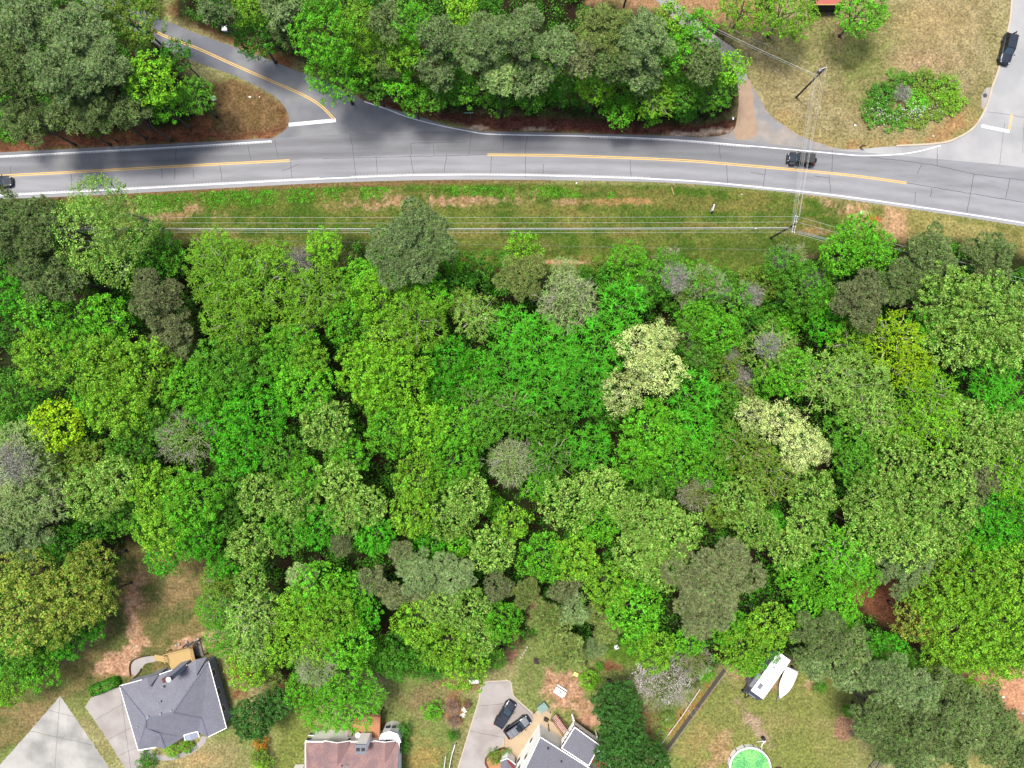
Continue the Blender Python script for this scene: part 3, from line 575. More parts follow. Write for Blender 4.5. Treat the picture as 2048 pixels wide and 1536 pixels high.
def tree(x, y, rpx, kind, c, h, label, name='tree', cat='tree', group=None, sy=1.0, rot=None, zs=1.0, parts=('crown', 'trunk')):
    i = count[0]; count[0] += 1; rr = random.Random(i*17+3)
    zc = h-0.5*0.7*(rpx/12); zc = max(zc, 0.35*h)
    r = rpx/12*(1-zc/CAMH); pc = P(x, y, zc)
    me, R0 = get_crown(kind, r*1.0, i); s = r/R0*1.06
    tm, TR, TH = get_trunk(kind, r, zc)
    root = empty(name, (pc.x, pc.y, 0), label, cat, group)
    rt = rr.uniform(0, 6.28) if rot is None else R(rot)
    t = bpy.data.objects.new(parts[1], tm); col.objects.link(t); t.parent = root; t.scale = (r/TR, r/TR, zc/TH); t.rotation_euler.z = rt
    o = bpy.data.objects.new(parts[0], me); col.objects.link(o); o.parent = root; o.location = (0, 0, zc)
    Hh = s*zs
    low = R0*0.68*0.35*Hh
    if zc-low < 0.1: Hh *= max(0.3, (zc)/(R0*0.68*0.9+0.01)/max(Hh, .01))
    o.scale = (s, s*sy, Hh); o.rotation_euler = (0, 0, rt); o.color = leafcol(c, rr.uniform(-0.20, 0.16))
    if sy != 1.0: o.scale = (s, s*sy, Hh)
    return root
def shrub(x, y, rpx, kind, c, h, label, group=None, sy=1.0, rot=None, cat='shrub', name='shrub', zs=1.0):
    return tree(x, y, rpx, kind, c, h, label, name, cat, group, sy, rot, zs, parts=('foliage', 'stem'))
# ---------------------------------------------------------------- trees: x, y, radius (frame px), kind, colour, height m, where
DESC = {('B', 'g1'): 'bright green leafy tree', ('B', 'g2'): 'mid green leafy tree', ('B', 'g3'): 'deep green leafy tree', ('B', 'yg'): 'yellow green leafy tree', ('B', 'lg'): 'pale sage green leafy tree',
        ('B', 'em'): 'emerald green leafy tree', ('B', 'lm'): 'lime green leafy tree', ('B', 'ye'): 'yellow leafy tree', ('B', 'og'): 'dull olive leafy tree', ('B', 'ol'): 'olive green leafy tree', ('B', 'gr'): 'silvery leafy tree', ('B', 'ru'): 'rust brown leafy tree',
        ('P', 'pn'): 'grey green pine', ('P', 'pd'): 'dark grey green pine', ('P', 'og'): 'brownish olive pine', ('P', 'bg'): 'brownish grey pine', ('P', 'gr'): 'silvery pine', ('Y', 'yg'): 'feathery yellow green tree', ('Y', 'g1'): 'feathery bright green tree',
        ('Y', 'lg'): 'feathery pale green tree', ('Y', 'ye'): 'feathery bright yellow tree', ('Y', 'gr'): 'feathery silvery tree', ('Y', 'g2'): 'feathery mid green tree', ('Y', 'ol'): 'feathery olive tree', ('Y', 'lm'): 'feathery lime tree', ('S', 'em'): 'tree of fanned emerald sprays', ('S', 'g1'): 'tree of fanned bright green sprays', ('S', 'g2'): 'tree of fanned mid green sprays',
        ('C', 'cr'): 'pale cream flowering tree', ('C', 'lg'): 'loose pale olive tree', ('C', 'wh'): 'white blossoming tree', ('D', 'gy'): 'bare grey twiggy tree', ('D', 'lg'): 'thinly leafed twiggy tree', ('D', 'gr'): 'thin silvery twiggy tree', ('D', 'og'): 'sparse olive twiggy tree',
        ('O', 'ro'): 'golden olive oak', ('O', 'yg'): 'broad yellow green oak', ('M', 'dk'): 'dark glossy evergreen tree', ('M', 'g2'): 'dense green evergreen', ('O', 'g2'): 'puffy green tree'}
T = [
# upper left corner
(62, 50, 66, 'P', 'pn', 18, 'at the top left corner'), (165, 70, 66, 'P', 'pn', 18, 'right of the corner pine at the top left'), (30, 140, 64, 'P', 'pd', 17, 'on the left edge below the corner pine'),
(125, 150, 62, 'P', 'pn', 19, 'in the middle of the upper left pine group'), (215, 135, 52, 'P', 'pn', 18, 'left of the lime tree by the side road'), (200, 215, 52, 'P', 'pd', 15, 'above the bank, lower middle of the upper left pines'),
(50, 235, 54, 'P', 'pd', 14, 'at the bank near the left edge above the road'), (270, 228, 44, 'P', 'pd', 13, 'below the lime tree above the road bank'), (125, 232, 42, 'P', 'pd', 14, 'on the bank between two darker pines'),
(272, 40, 58, 'B', 'ol', 13, 'overhanging the left of the side road top'), (225, 10, 40, 'B', 'ol', 15, 'at the top edge above the upper left pines'), (305, 165, 55, 'B', 'lm', 14, 'against the dark pines left of the side road'),
(330, 215, 34, 'B', 'g1', 10, 'at the foot of the lime tree'), (355, 112, 32, 'B', 'g3', 10, 'shading the side road edge'), (392, 195, 40, 'B', 'g2', 9, 'beside the white sign on the bank'), (12, 205, 36, 'B', 'g1', 10, 'cut by the left edge above the road'), (20, 262, 26, 'B', 'g2', 7, 'small, on the bank at the left edge'),
(190, 255, 22, 'B', 'ol', 7, 'small, leaning over the bank above the road'),
# belt above the road
(425, 15, 42, 'P', 'pn', 16, 'at the top edge right of the side road'), (505, 15, 42, 'B', 'yg', 14, 'at the top edge between two grey pines'), (560, 25, 46, 'P', 'pn', 17, 'at the top edge left of the big bright tree'), (515, 75, 48, 'B', 'g3', 10, 'shaded, above the side road bank'), (575, 70, 36, 'P', 'pd', 13, 'tucked left of the big bright tree'),
(650, 75, 66, 'B', 'g1', 17, 'large, overhanging the road junction'), (672, 149, 58, 'B', 'g1', 13, 'lower tier over the road junction'), (718, 50, 40, 'B', 'yg', 17, 'with yellow top behind the junction tree'), (745, 110, 40, 'B', 'yg', 13, 'right of the big junction tree'), (640, 5, 40, 'B', 'g2', 17, 'at the top edge behind the junction tree'),
(770, 40, 46, 'P', 'pd', 18, 'at the top between the yellow tree and the tall lime one'), (778, 130, 36, 'P', 'pd', 13, 'dark, left of the narrow lime tree'), (825, 45, 40, 'B', 'g1', 18, 'tall and narrow at the top edge'), (808, 105, 38, 'B', 'lm', 15, 'tall narrow, second from top of its column'), (800, 165, 34, 'B', 'g1', 11, 'below the narrow lime tree'), (825, 203, 27, 'B', 'g1', 8, 'small, over the bank beside the curved edge line'), (750, 171, 36, 'B', 'g2', 9, 'at the bank where the white edge line starts'),
(880, 70, 48, 'P', 'pn', 18, 'right of the narrow lime tree near the top'), (875, 150, 46, 'P', 'pn', 14, 'below another pine right of the narrow lime tree'), (925, 22, 34, 'B', 'yg', 16, 'at the top edge above the pine row'), (975, 5, 26, 'B', 'g3', 14, 'small, at the top edge left of the bare field'), (930, 181, 36, 'B', 'g2', 9, 'above the green street sign'), (870, 191, 34, 'B', 'g2', 9, 'left of and above the green street sign'),
(962, 90, 56, 'P', 'pn', 18, 'left end of the big pine row above the road'), (1040, 75, 56, 'P', 'pn', 18, 'second from left in the big pine row'), (1000, 155, 46, 'P', 'gr', 15, 'low in the big pine row, above the street sign'), (1065, 151, 48, 'P', 'pn', 14, 'low in the big pine row, below the second pine'), (1115, 95, 48, 'P', 'pn', 18, 'third from left in the big pine row'),
(1165, 120, 46, 'P', 'bg', 17, 'rusty, in the middle of the big pine row'), (1205, 60, 54, 'P', 'og', 18, 'at the field edge in the big pine row'), (1232, 135, 48, 'P', 'pd', 16, 'dark, right part of the big pine row'), (1290, 80, 56, 'P', 'pn', 18, 'right end of the big pine row above the road'), (1290, 156, 44, 'P', 'pn', 14, 'below the right end pine of the row'),
(1000, 196, 34, 'B', 'g2', 8, 'at the bank under the pine row, left one'), (1060, 196, 32, 'B', 'g2', 8, 'at the bank under the pine row, right one'), (1125, 181, 32, 'B', 'g3', 8, 'beside the bare trunks above the bank'), (1190, 169, 42, 'B', 'lm', 11, 'bright spot against the pine row'), (1238, 223, 34, 'B', 'g1', 7, 'at the bank right of the bare trunks'),
(1310, 191, 44, 'Y', 'yg', 10, 'above the clay bank left of the old driveway'), (1347, 110, 36, 'B', 'g1', 15, 'between the pine row and the driveway trees'), (1340, 40, 34, 'B', 'yg', 14, 'at the field edge, top of the belt'), (1395, 55, 36, 'B', 'g1', 15, 'top right end of the belt beside the drive'), (1410, 135, 48, 'P', 'pd', 15, 'dark, beside the old driveway'), (1460, 140, 36, 'B', 'lm', 11, 'touching the old driveway, right end of belt'), (1425, 186, 42, 'B', 'g2', 9, 'above the corner of the old driveway'), (1365, 186, 40, 'B', 'g2', 10, 'left of the old driveway corner'), (1372, 223, 24, 'B', 'g3', 5, 'small, on the clay bank near the driveway'), (1300, 229, 24, 'B', 'g1', 5, 'small, on the clay bank'),
# top right yard
(1492, 14, 56, 'B', 'yg', 9, 'left half of the pair left of the red porch'), (1572, 22, 62, 'B', 'yg', 10, 'right half of the pair left of the red porch'), (1722, 26, 52, 'B', 'g1', 9, 'round, right of the red porch'),
# left, south of the road
(48, 465, 84, 'P', 'pd', 18, 'large round, below the road at the left edge'), (112, 555, 66, 'P', 'pd', 15, 'below the large round pine at the left'), (8, 590, 46, 'B', 'em', 10, 'cut by the left edge below the round pine'),
(205, 400, 52, 'C', 'lg', 17, 'leaning over the road verge at the left'), (175, 470, 70, 'C', 'lg', 16, 'with golden flecks beside the large round pine'), (262, 455, 62, 'C', 'lg', 15, 'over the left end of the wires'), (232, 530, 48, 'C', 'lg', 14, 'hanging down beside the dark pine'), (300, 500, 52, 'B', 'g3', 11, 'in the shade between the loose tree and the feathery one'), (345, 520, 34, 'B', 'g2', 9, 'left of the big feathery tree by the verge'),
(318, 595, 56, 'P', 'bg', 14, 'dark patch left of the big feathery tree'), (350, 665, 50, 'P', 'bg', 12, 'lower half of the dark patch left of the feathery tree'), (455, 550, 74, 'Y', 'yg', 15, 'left half of the big feathery crown by the verge'), (525, 570, 76, 'Y', 'yg', 15, 'right half of the big feathery crown by the verge'), (468, 640, 62, 'Y', 'yg', 14, 'lower end of the big feathery crown'), (430, 505, 44, 'Y', 'yg', 13, 'at the verge, top of the feathery crowns'), (550, 515, 34, 'Y', 'yg', 12, 'left of the bare grey twigs at the verge'),
(595, 525, 30, 'D', 'gy', 11, 'at the edge of the verge'), (650, 495, 38, 'B', 'lm', 12, 'standing forward on the verge'), (685, 522, 26, 'B', 'og', 7, 'small, left of the big round pine on the verge'),
(100, 630, 56, 'B', 'g1', 13, 'below the large round pine pair at the left'), (150, 690, 44, 'B', 'g1', 13, 'left of the dark pine patch'), (215, 640, 52, 'B', 'g1', 12, 'right of the lower dark pine at the left'), (95, 715, 62, 'B', 'yg', 14, 'near the left edge, level with the feathery crown foot'),
(215, 735, 70, 'B', 'yg', 15, 'left part of the broad rounded crown at the left'), (290, 745, 72, 'B', 'yg', 15, 'right part of the broad rounded crown at the left'), (240, 810, 64, 'B', 'yg', 14, 'bottom of the broad rounded crown at the left'), (185, 800, 36, 'B', 'g1', 12, 'above the yellow tree at the left'), (300, 830, 44, 'B', 'g2', 11, 'between the broad crown and the grey twiggy crown'),
(395, 775, 62, 'B', 'g1', 14, 'right of the broad rounded crown'), (450, 730, 60, 'B', 'g2', 14, 'below the big feathery crown'), (515, 730, 46, 'B', 'g2', 12, 'shaded, below the feathery crown on the right'), (440, 830, 48, 'B', 'em', 12, 'left side of the round leaved emerald group'), (520, 825, 66, 'B', 'em', 14, 'largest of the round leaved emerald group'), (480, 900, 52, 'B', 'em', 12, 'bottom of the round leaved emerald group'),
(585, 705, 60, 'B', 'g1', 13, 'below the second feathery crown'), (612, 775, 58, 'B', 'g1', 14, 'left of the vivid lime crown'), (640, 590, 60, 'Y', 'yg', 14, 'right of the big feathery crown'), (590, 650, 42, 'Y', 'yg', 12, 'small, in the notch right of the big feathery crown'), (620, 720, 40, 'B', 'yg', 14, 'upper left of the vivid lime crown'),
(15, 660, 34, 'B', 'g3', 7, 'in the dark gap at the left edge'), (25, 800, 52, 'B', 'g2', 11, 'on the left edge below the dark gap'), (70, 830, 50, 'B', 'g3', 9, 'left of the yellow tree'), (122, 850, 54, 'B', 'ye', 13, 'open crowned, near the left edge'), (20, 870, 40, 'B', 'g2', 10, 'on the left edge above the grey branches'),
(45, 920, 74, 'Y', 'gr', 15, 'with grey branches at the left edge'), (125, 925, 52, 'Y', 'ol', 12, 'below the yellow tree at the left'), (85, 985, 66, 'Y', 'gr', 14, 'lower of two with grey branches at the left'), (20, 1010, 50, 'Y', 'gr', 13, 'cut by the left edge, grey branched'), (50, 1065, 56, 'P', 'pn', 11, 'above the golden oaks'), (30, 925, 42, 'D', 'gy', 17, 'bare branches at the left edge'),
(195, 985, 60, 'B', 'lg', 14, 'large, left of the fresh green crown above the yard'), (235, 955, 48, 'B', 'lg', 14, 'upper right part of the pale pair at the left'), (185, 915, 40, 'B', 'ol', 12, 'above the pale pair at the left'), (245, 1030, 40, 'B', 'g2', 10, 'at the dark notch above the grassy yard'), (265, 900, 48, 'B', 'g2', 12, 'left of the thin twiggy crown'), (375, 880, 52, 'D', 'lg', 13, 'among the greens at left of centre'), (340, 855, 40, 'B', 'g2', 11, 'above the thin twiggy crown'),
(320, 985, 60, 'B', 'yg', 15, 'left part of the tall fresh crown above the yard'), (385, 1000, 64, 'B', 'g1', 15, 'right part of the tall fresh crown above the yard'), (330, 1060, 54, 'B', 'yg', 13, 'low part of the fresh crown above the yard'), (400, 1070, 50, 'B', 'em', 12, 'right above the grassy yard'), (330, 1115, 36, 'B', 'em', 9, 'hanging over the grassy yard'),
(460, 960, 34, 'B', 'g2', 11, 'right of the fresh crown above the yard'), (450, 1035, 44, 'B', 'g2', 11, 'above the rust brown tree'), (500, 1090, 44, 'B', 'lg', 12, 'right of and above the rust brown tree'), (455, 1150, 20, 'B', 'em', 7, 'small, beside the rust brown tree'), (525, 990, 48, 'B', 'lg', 13, 'with tan flecks left of centre'), (590, 1000, 46, 'B', 'lg', 13, 'round, second of a row left of centre'), (575, 1060, 50, 'B', 'g2', 12, 'above the dark pine gap'), (640, 1050, 46, 'B', 'em', 12, 'above the small pines left of centre'),
(565, 910, 46, 'B', 'g2', 13, 'below the dark gap left of centre'), (610, 950, 44, 'B', 'g1', 13, 'between the dark gap and the tan flecked tree'), (655, 850, 52, 'B', 'lg', 14, 'right of the dark gap left of centre'), (700, 910, 44, 'B', 'g1', 12, 'below the pale tree left of the round leaved crown'), (680, 960, 48, 'B', 'lg', 13, 'tan tinged, left of the long pale column'), (735, 1010, 42, 'B', 'lg', 13, 'beside the long pale column'), (690, 1030, 38, 'B', 'lg', 13, 'below the tan tinged tree'), (750, 1070, 42, 'B', 'em', 12, 'above the small brownish pines'), (445, 1130, 30, 'B', 'em', 9, 'between the yard and the emerald trees'),
# centre
(822, 490, 80, 'P', 'pn', 17, 'big and round, standing across the wires'), (725, 560, 44, 'B', 'g1', 11, 'left below the big round pine'), (760, 600, 60, 'B', 'lm', 14, 'below the big round pine'), (700, 640, 48, 'B', 'g1', 13, 'left of the lime crown with pale branches'), (835, 640, 62, 'Y', 'yg', 14, 'with pale branches below the big round pine'), (780, 680, 52, 'Y', 'yg', 13, 'above the vivid lime crown'), (860, 590, 44, 'B', 'g1', 12, 'right below the big round pine'),
(735, 740, 60, 'B', 'lm', 15, 'left part of the vivid lime crown at centre left'), (800, 750, 64, 'B', 'lm', 15, 'right part of the vivid lime crown at centre left'), (755, 790, 44, 'B', 'lm', 13, 'bottom of the vivid lime crown'), (895, 720, 50, 'B', 'em', 12, 'right of the vivid lime crown'), (880, 790, 40, 'B', 'em', 11, 'below right of the vivid lime crown'), (920, 575, 34, 'B', 'g3', 8, 'shaded, right of the big round pine'), (905, 525, 28, 'B', 'g1', 7, 'small, at the right foot of the big round pine'), (960, 540, 34, 'B', 'g3', 6, 'low, between the round pine and the olive pine'),
(955, 635, 42, 'Y', 'lg', 12, 'small and pale, between the lime crown and the fan sprays'), (925, 610, 30, 'Y', 'ol', 10, 'upper left of the small pale feathery tree'), (1045, 498, 34, 'B', 'lm', 9, 'behind the olive pine on the verge'), (1043, 557, 50, 'P', 'og', 13, 'round, left of the silvery tree'), (1133, 605, 54, 'D', 'gr', 13, 'lower, beside the olive pine'), (1133, 607, 56, 'Y', 'gr', 12, 'round, right of the olive pine'), (1130, 545, 28, 'Y', 'gr', 8, 'small, on the verge above the silvery tree'),
(1020, 660, 48, 'S', 'em', 12, 'left, below the olive pine'), (1075, 690, 58, 'S', 'em', 14, 'second from left below the silvery tree'), (1195, 690, 62, 'S', 'em', 14, 'left of the cream flowering tree'), (1245, 610, 48, 'S', 'em', 12, 'above the cream flowering tree'), (1095, 765, 56, 'S', 'em', 13, 'low left of the cream flowering tree'), (1165, 770, 60, 'S', 'em', 14, 'right beside the smaller cream tree'), (1010, 740, 46, 'S', 'em', 11, 'in the middle of the wood'), (950, 740, 44, 'B', 'em', 10, 'between the lime crown and the fan sprays'), (1135, 720, 40, 'S', 'em', 12, 'in the middle of the fan spray group'),
(955, 800, 50, 'Y', 'g2', 10, 'at the centre of the wood'), (1030, 820, 52, 'Y', 'g2', 11, 'right of the centre of the wood'), (1095, 850, 48, 'B', 'g2', 10, 'below the fan sprays at centre'),
(1275, 690, 42, 'C', 'cr', 16, 'upper part of the large crown right of centre'), (1318, 680, 36, 'C', 'cr', 16, 'right top of the large crown right of centre'), (1325, 745, 45, 'C', 'cr', 16, 'lower part of the large crown right of centre'), (1240, 785, 42, 'C', 'cr', 15, 'smaller round one at the lower left of the pair'), (1290, 740, 38, 'C', 'cr', 15, 'middle of the large crown right of centre'),
(780, 855, 54, 'B', 'g1', 14, 'left part of the round leaved crown at centre'), (845, 850, 56, 'B', 'lm', 14, 'middle of the round leaved crown at centre'), (905, 855, 48, 'B', 'g1', 13, 'right part of the round leaved crown at centre'), (905, 920, 58, 'B', 'g1', 13, 'below the round leaved crown at centre'), (965, 850, 46, 'B', 'g2', 12, 'right of the round leaved crown at centre'), (1070, 800, 36, 'B', 'g2', 9, 'small, in the shade below the fan sprays'),
(1020, 920, 44, 'D', 'gr', 12, 'beside the dark crescent gap'), (1020, 925, 42, 'Y', 'gr', 11, 'beside the dark crescent gap'), (1100, 915, 50, 'Y', 'g2', 11, 'right of the silvery twiggy crown'), (1180, 895, 44, 'S', 'em', 11, 'between the dark gap and the mid green sprays'), (1075, 965, 36, 'Y', 'g1', 9, 'below right of the silvery twiggy crown'), (1210, 840, 30, 'B', 'g3', 8, 'below the smaller cream tree'),
(835, 960, 50, 'B', 'yg', 14, 'upper part of the long pale column'), (825, 1030, 46, 'B', 'yg', 13, 'lower part of the long pale column'), (935, 990, 48, 'B', 'lg', 13, 'left of the dark crescent gap'), (905, 1035, 46, 'B', 'lg', 12, 'left of the small pale topped tree'), (1025, 1045, 36, 'B', 'yg', 13, 'pale topped, just below the crescent gap'), (985, 1095, 48, 'B', 'lg', 12, 'below the pale topped tree'), (860, 1085, 34, 'B', 'em', 10, 'above the grey pines at centre left'), (915, 1090, 28, 'B', 'g1', 9, 'small, above the grey pines'), (990, 1010, 22, 'B', 'g1', 7, 'tiny, in the crescent gap'),
(1140, 1000, 56, 'B', 'lg', 14, 'pinkish flecked, right of the crescent gap'), (1205, 975, 46, 'B', 'lg', 14, 'upper right of the pinkish flecked tree'), (1195, 1045, 44, 'B', 'g1', 12, 'below the pinkish flecked tree'), (1085, 1115, 50, 'B', 'g1', 13, 'left lobe above the brown pines'), (1150, 1115, 48, 'B', 'yg', 13, 'right lobe above the brown pines'),
(1300, 860, 62, 'B', 'g1', 14, 'below the cream flowering pair'), (1350, 910, 56, 'B', 'g1', 13, 'left of the long cream tree foot'), (1270, 920, 46, 'B', 'g1', 12, 'below left of the cream flowering pair'), (1310, 960, 44, 'B', 'g2', 11, 'above the big pale tree right of centre'), (1380, 790, 50, 'S', 'em', 12, 'right of the cream flowering pair'), (1385, 860, 46, 'S', 'em', 11, 'between the cream pair and the long cream tree'),
(1290, 1040, 60, 'B', 'lg', 15, 'upper part of the big pale crown right of centre'), (1345, 1060, 58, 'B', 'lg', 15, 'right part of the big pale crown right of centre'), (1275, 1105, 50, 'B', 'lg', 14, 'lower left of the big pale crown'), (1325, 1130, 50, 'B', 'lg', 14, 'lower right of the big pale crown'), (1245, 1015, 32, 'B', 'lg', 12, 'small, left of the big pale crown'),
(1215, 1170, 50, 'B', 'yg', 14, 'below the big pale crown, left one'), (1265, 1215, 56, 'B', 'g1', 13, 'below the big pale crown, lower one'), (1290, 1150, 30, 'B', 'g2', 11, 'tucked under the big pale crown'),
# right, upper edge
(1255, 525, 42, 'B', 'g1', 8, 'small, on the verge right of the silvery tree'), (1225, 560, 36, 'B', 'g3', 6, 'low, right of the silvery tree'), (1330, 545, 44, 'B', 'g2', 8, 'draped with grey vines by the verge, left one'), (1405, 570, 46, 'B', 'g2', 8, 'draped with grey vines by the verge, right one'), (1290, 585, 36, 'B', 'g3', 7, 'low, above the cream flowering tree'), (1465, 610, 46, 'B', 'g2', 7, 'low, right of the vine draped pair'), (1560, 530, 40, 'B', 'g2', 8, 'at the verge with bare brush on top'), (1530, 565, 36, 'B', 'ol', 6, 'low and olive, at the verge'),
(1610, 580, 56, 'B', 'g2', 9, 'left of the brownish grey pine'), (1715, 470, 46, 'B', 'g1', 12, 'over the right end of the cable'), (1680, 510, 44, 'B', 'g1', 11, 'open crowned, left below the cable tree'), (1745, 500, 40, 'B', 'g1', 11, 'right part of the crown over the cable'), (1850, 510, 56, 'P', 'pd', 13, 'by the verge, left of the isolated pine'), (1980, 510, 52, 'P', 'pd', 12, 'isolated at the verge near the right edge'), (1800, 560, 50, 'P', 'pd', 12, 'between two grey pines near the verge'), (1712, 600, 58, 'P', 'bg', 14, 'right of the green thicket by the verge'),
(1895, 600, 66, 'B', 'lg', 15, 'upper left of the great pale crown at the right'), (1970, 625, 74, 'B', 'lg', 16, 'upper right of the great pale crown at the right'), (1905, 680, 62, 'B', 'lg', 14, 'lower left of the great pale crown at the right'), (2000, 690, 56, 'B', 'lg', 14, 'lower right of the great pale crown at the right'), (2035, 620, 44, 'B', 'lg', 14, 'cut by the right edge, great pale crown'), (1845, 655, 40, 'B', 'g1', 12, 'between the brownish pine and the great pale crown'),
(1785, 680, 52, 'Y', 'ye', 13, 'brightest, right part of the upper woodland'), (1820, 735, 44, 'Y', 'ye', 12, 'below the brightest yellow tree'), (1700, 690, 40, 'Y', 'yg', 10, 'left of the brightest yellow tree'), (1650, 650, 40, 'B', 'em', 8, 'below the thicket left of the brownish pine'), (1640, 600, 30, 'B', 'g1', 8, 'small, touching the brownish pine'), (1440, 665, 44, 'B', 'g1', 10, 'right of the cream flowering top'), (1390, 640, 38, 'B', 'g1', 10, 'upper right of the cream flowering top'), (1400, 715, 42, 'B', 'g2', 9, 'right of the cream flowering tree'), (1385, 600, 30, 'B', 'g3', 6, 'small and low, below the vine draped pair'), (1500, 660, 34, 'B', 'g3', 7, 'low, left of the grey topped tree'),
(1540, 700, 48, 'Y', 'lg', 11, 'grey topped, above the long cream tree'), (1535, 690, 26, 'D', 'gy', 12, 'on top of the grey topped tree'), (1580, 745, 50, 'B', 'g1', 11, 'right below the grey topped tree'), (1540, 760, 40, 'B', 'g1', 10, 'just above the long cream tree'), (1640, 760, 56, 'Y', 'lg', 12, 'right of the tree above the long cream one'), (1715, 770, 64, 'Y', 'lg', 13, 'broad, below the brightest yellow tree'), (1735, 830, 50, 'Y', 'lg', 13, 'lower part of the broad pale feathery group'), (1850, 790, 56, 'Y', 'lm', 13, 'right of the broad pale feathery group'), (1870, 850, 48, 'Y', 'lm', 13, 'below the lime feathery one at the right'), (1800, 850, 44, 'Y', 'lm', 12, 'above the right hand dark gap'),
(1975, 745, 50, 'S', 'em', 12, 'upper one below the great pale crown'), (1985, 800, 50, 'S', 'em', 12, 'lower one below the great pale crown'), (1480, 790, 34, 'B', 'og', 7, 'low, beside the brown brush right of centre'), (1445, 800, 40, 'B', 'g2', 9, 'left of the long cream tree tip'), (1445, 740, 34, 'B', 'ol', 8, 'low, in the brush right of the cream pair'),
(1505, 830, 36, 'C', 'cr', 14, 'upper left tip of the long cream tree'), (1560, 845, 42, 'C', 'cr', 15, 'middle of the long cream tree'), (1600, 885, 44, 'C', 'cr', 15, 'lower middle of the long cream tree'), (1630, 900, 31, 'C', 'cr', 14, 'lower right tip of the long cream tree'), (1590, 925, 24, 'C', 'cr', 13, 'small lobe under the long cream tree'),
(1490, 900, 54, 'Y', 'ol', 13, 'below the long cream tree, left one'), (1530, 950, 52, 'Y', 'ol', 13, 'below the long cream tree, right one'), (1440, 880, 44, 'B', 'g2', 11, 'left of the olive feathery pair'), (1425, 940, 44, 'B', 'g1', 11, 'lower left of the olive feathery pair'), (1690, 870, 52, 'B', 'g2', 12, 'right of the long cream tree'), (1710, 930, 46, 'B', 'g2', 12, 'below right of the long cream tree'), (1790, 915, 52, 'B', 'lg', 13, 'left of the right hand dark gap'), (1750, 880, 34, 'B', 'g3', 9, 'small, by the right hand dark gap'),
(1920, 845, 56, 'B', 'lg', 13, 'right of the right hand dark gap'), (1985, 860, 50, 'B', 'lg', 13, 'near the right edge below the fan sprays'), (2030, 870, 50, 'B', 'lg', 13, 'on the right edge below the fan sprays'), (1960, 900, 40, 'B', 'lg', 12, 'above the small brown pine'), (2020, 950, 48, 'Y', 'lm', 13, 'right of the small brown pine'), (1965, 965, 38, 'P', 'bg', 12, 'small, near the right edge'), (1955, 1010, 32, 'P', 'pn', 10, 'small, below the small brown pine'),
(1885, 950, 54, 'B', 'lg', 14, 'below the right hand dark gap'), (1895, 1020, 54, 'B', 'lg', 14, 'left of the small brown pine pair'), (1745, 1000, 58, 'B', 'lg', 14, 'upper left of the great pale mass at lower right'), (1815, 1020, 62, 'B', 'lg', 15, 'middle of the great pale mass at lower right'), (1740, 1060, 54, 'B', 'lg', 14, 'lower left of the great pale mass at lower right'), (1815, 1080, 56, 'B', 'lg', 14, 'bottom of the great pale mass at lower right'), (1880, 1075, 44, 'B', 'lg', 12, 'lower right of the great pale mass at lower right'),
(1625, 985, 48, 'B', 'lg', 13, 'below the long cream tree foot'), (1610, 1050, 46, 'B', 'lg', 13, 'second down below the long cream tree foot'), (1575, 1095, 42, 'B', 'lg', 13, 'lowest of the pale column right of the big brown pine'), (1545, 1045, 26, 'B', 'em', 10, 'narrow, beside the pale column'), (1480, 1000, 50, 'B', 'lg', 13, 'above the big brown pine, left one'), (1510, 1055, 44, 'B', 'lg', 13, 'above the big brown pine, right one'), (1385, 985, 36, 'D', 'og', 11, 'with bare grey twigs above the big brown pine'), (1440, 1020, 38, 'B', 'ol', 11, 'touching the top of the big brown pine'),
(1960, 1060, 50, 'B', 'em', 12, 'left of the right edge above the oaks'), (2015, 1030, 52, 'B', 'em', 12, 'on the right edge above the oaks'), (1950, 1100, 34, 'B', 'g1', 10, 'touching the top of the oaks'), (2030, 1085, 34, 'B', 'g3', 9, 'on the right edge touching the oaks'),
(1420, 1155, 90, 'P', 'bg', 17, 'very large and round, lower right of centre'), (1400, 1230, 54, 'P', 'bg', 13, 'lower edge of the very large round pine'), (1680, 1105, 56, 'Y', 'g1', 13, 'below the great pale mass, upper one'), (1640, 1150, 52, 'B', 'g1', 12, 'right of the very large round pine'), (1585, 1150, 40, 'B', 'g1', 11, 'touching the very large round pine'), (1710, 1150, 44, 'B', 'g1', 11, 'above the brown clearing'), (1805, 1130, 58, 'P', 'pn', 11, 'left of the oaks'), (1675, 1210, 42, 'B', 'g1', 11, 'left of the brown clearing'), (1620, 1215, 44, 'B', 'g1', 11, 'above the travel trailer'), (1690, 1260, 24, 'B', 'g1', 8, 'small, lower left of the brown clearing'),
# oaks lower right
(1875, 1180, 66, 'O', 'yg', 12, 'upper left of the spreading oaks'), (1945, 1150, 66, 'O', 'yg', 13, 'upper middle of the spreading oaks'), (2020, 1160, 66, 'O', 'yg', 13, 'upper right of the spreading oaks'), (1835, 1235, 48, 'O', 'ro', 10, 'small, left tip of the spreading oaks'), (1920, 1255, 80, 'O', 'yg', 13, 'middle left of the spreading oaks'), (2010, 1260, 82, 'O', 'yg', 13, 'middle right of the spreading oaks'), (1950, 1310, 56, 'O', 'yg', 11, 'bottom left of the spreading oaks'), (2025, 1305, 50, 'O', 'yg', 11, 'bottom right of the spreading oaks'), (1885, 1310, 40, 'O', 'yg', 10, 'lowest left lobe of the spreading oaks'),
# bottom, left to right
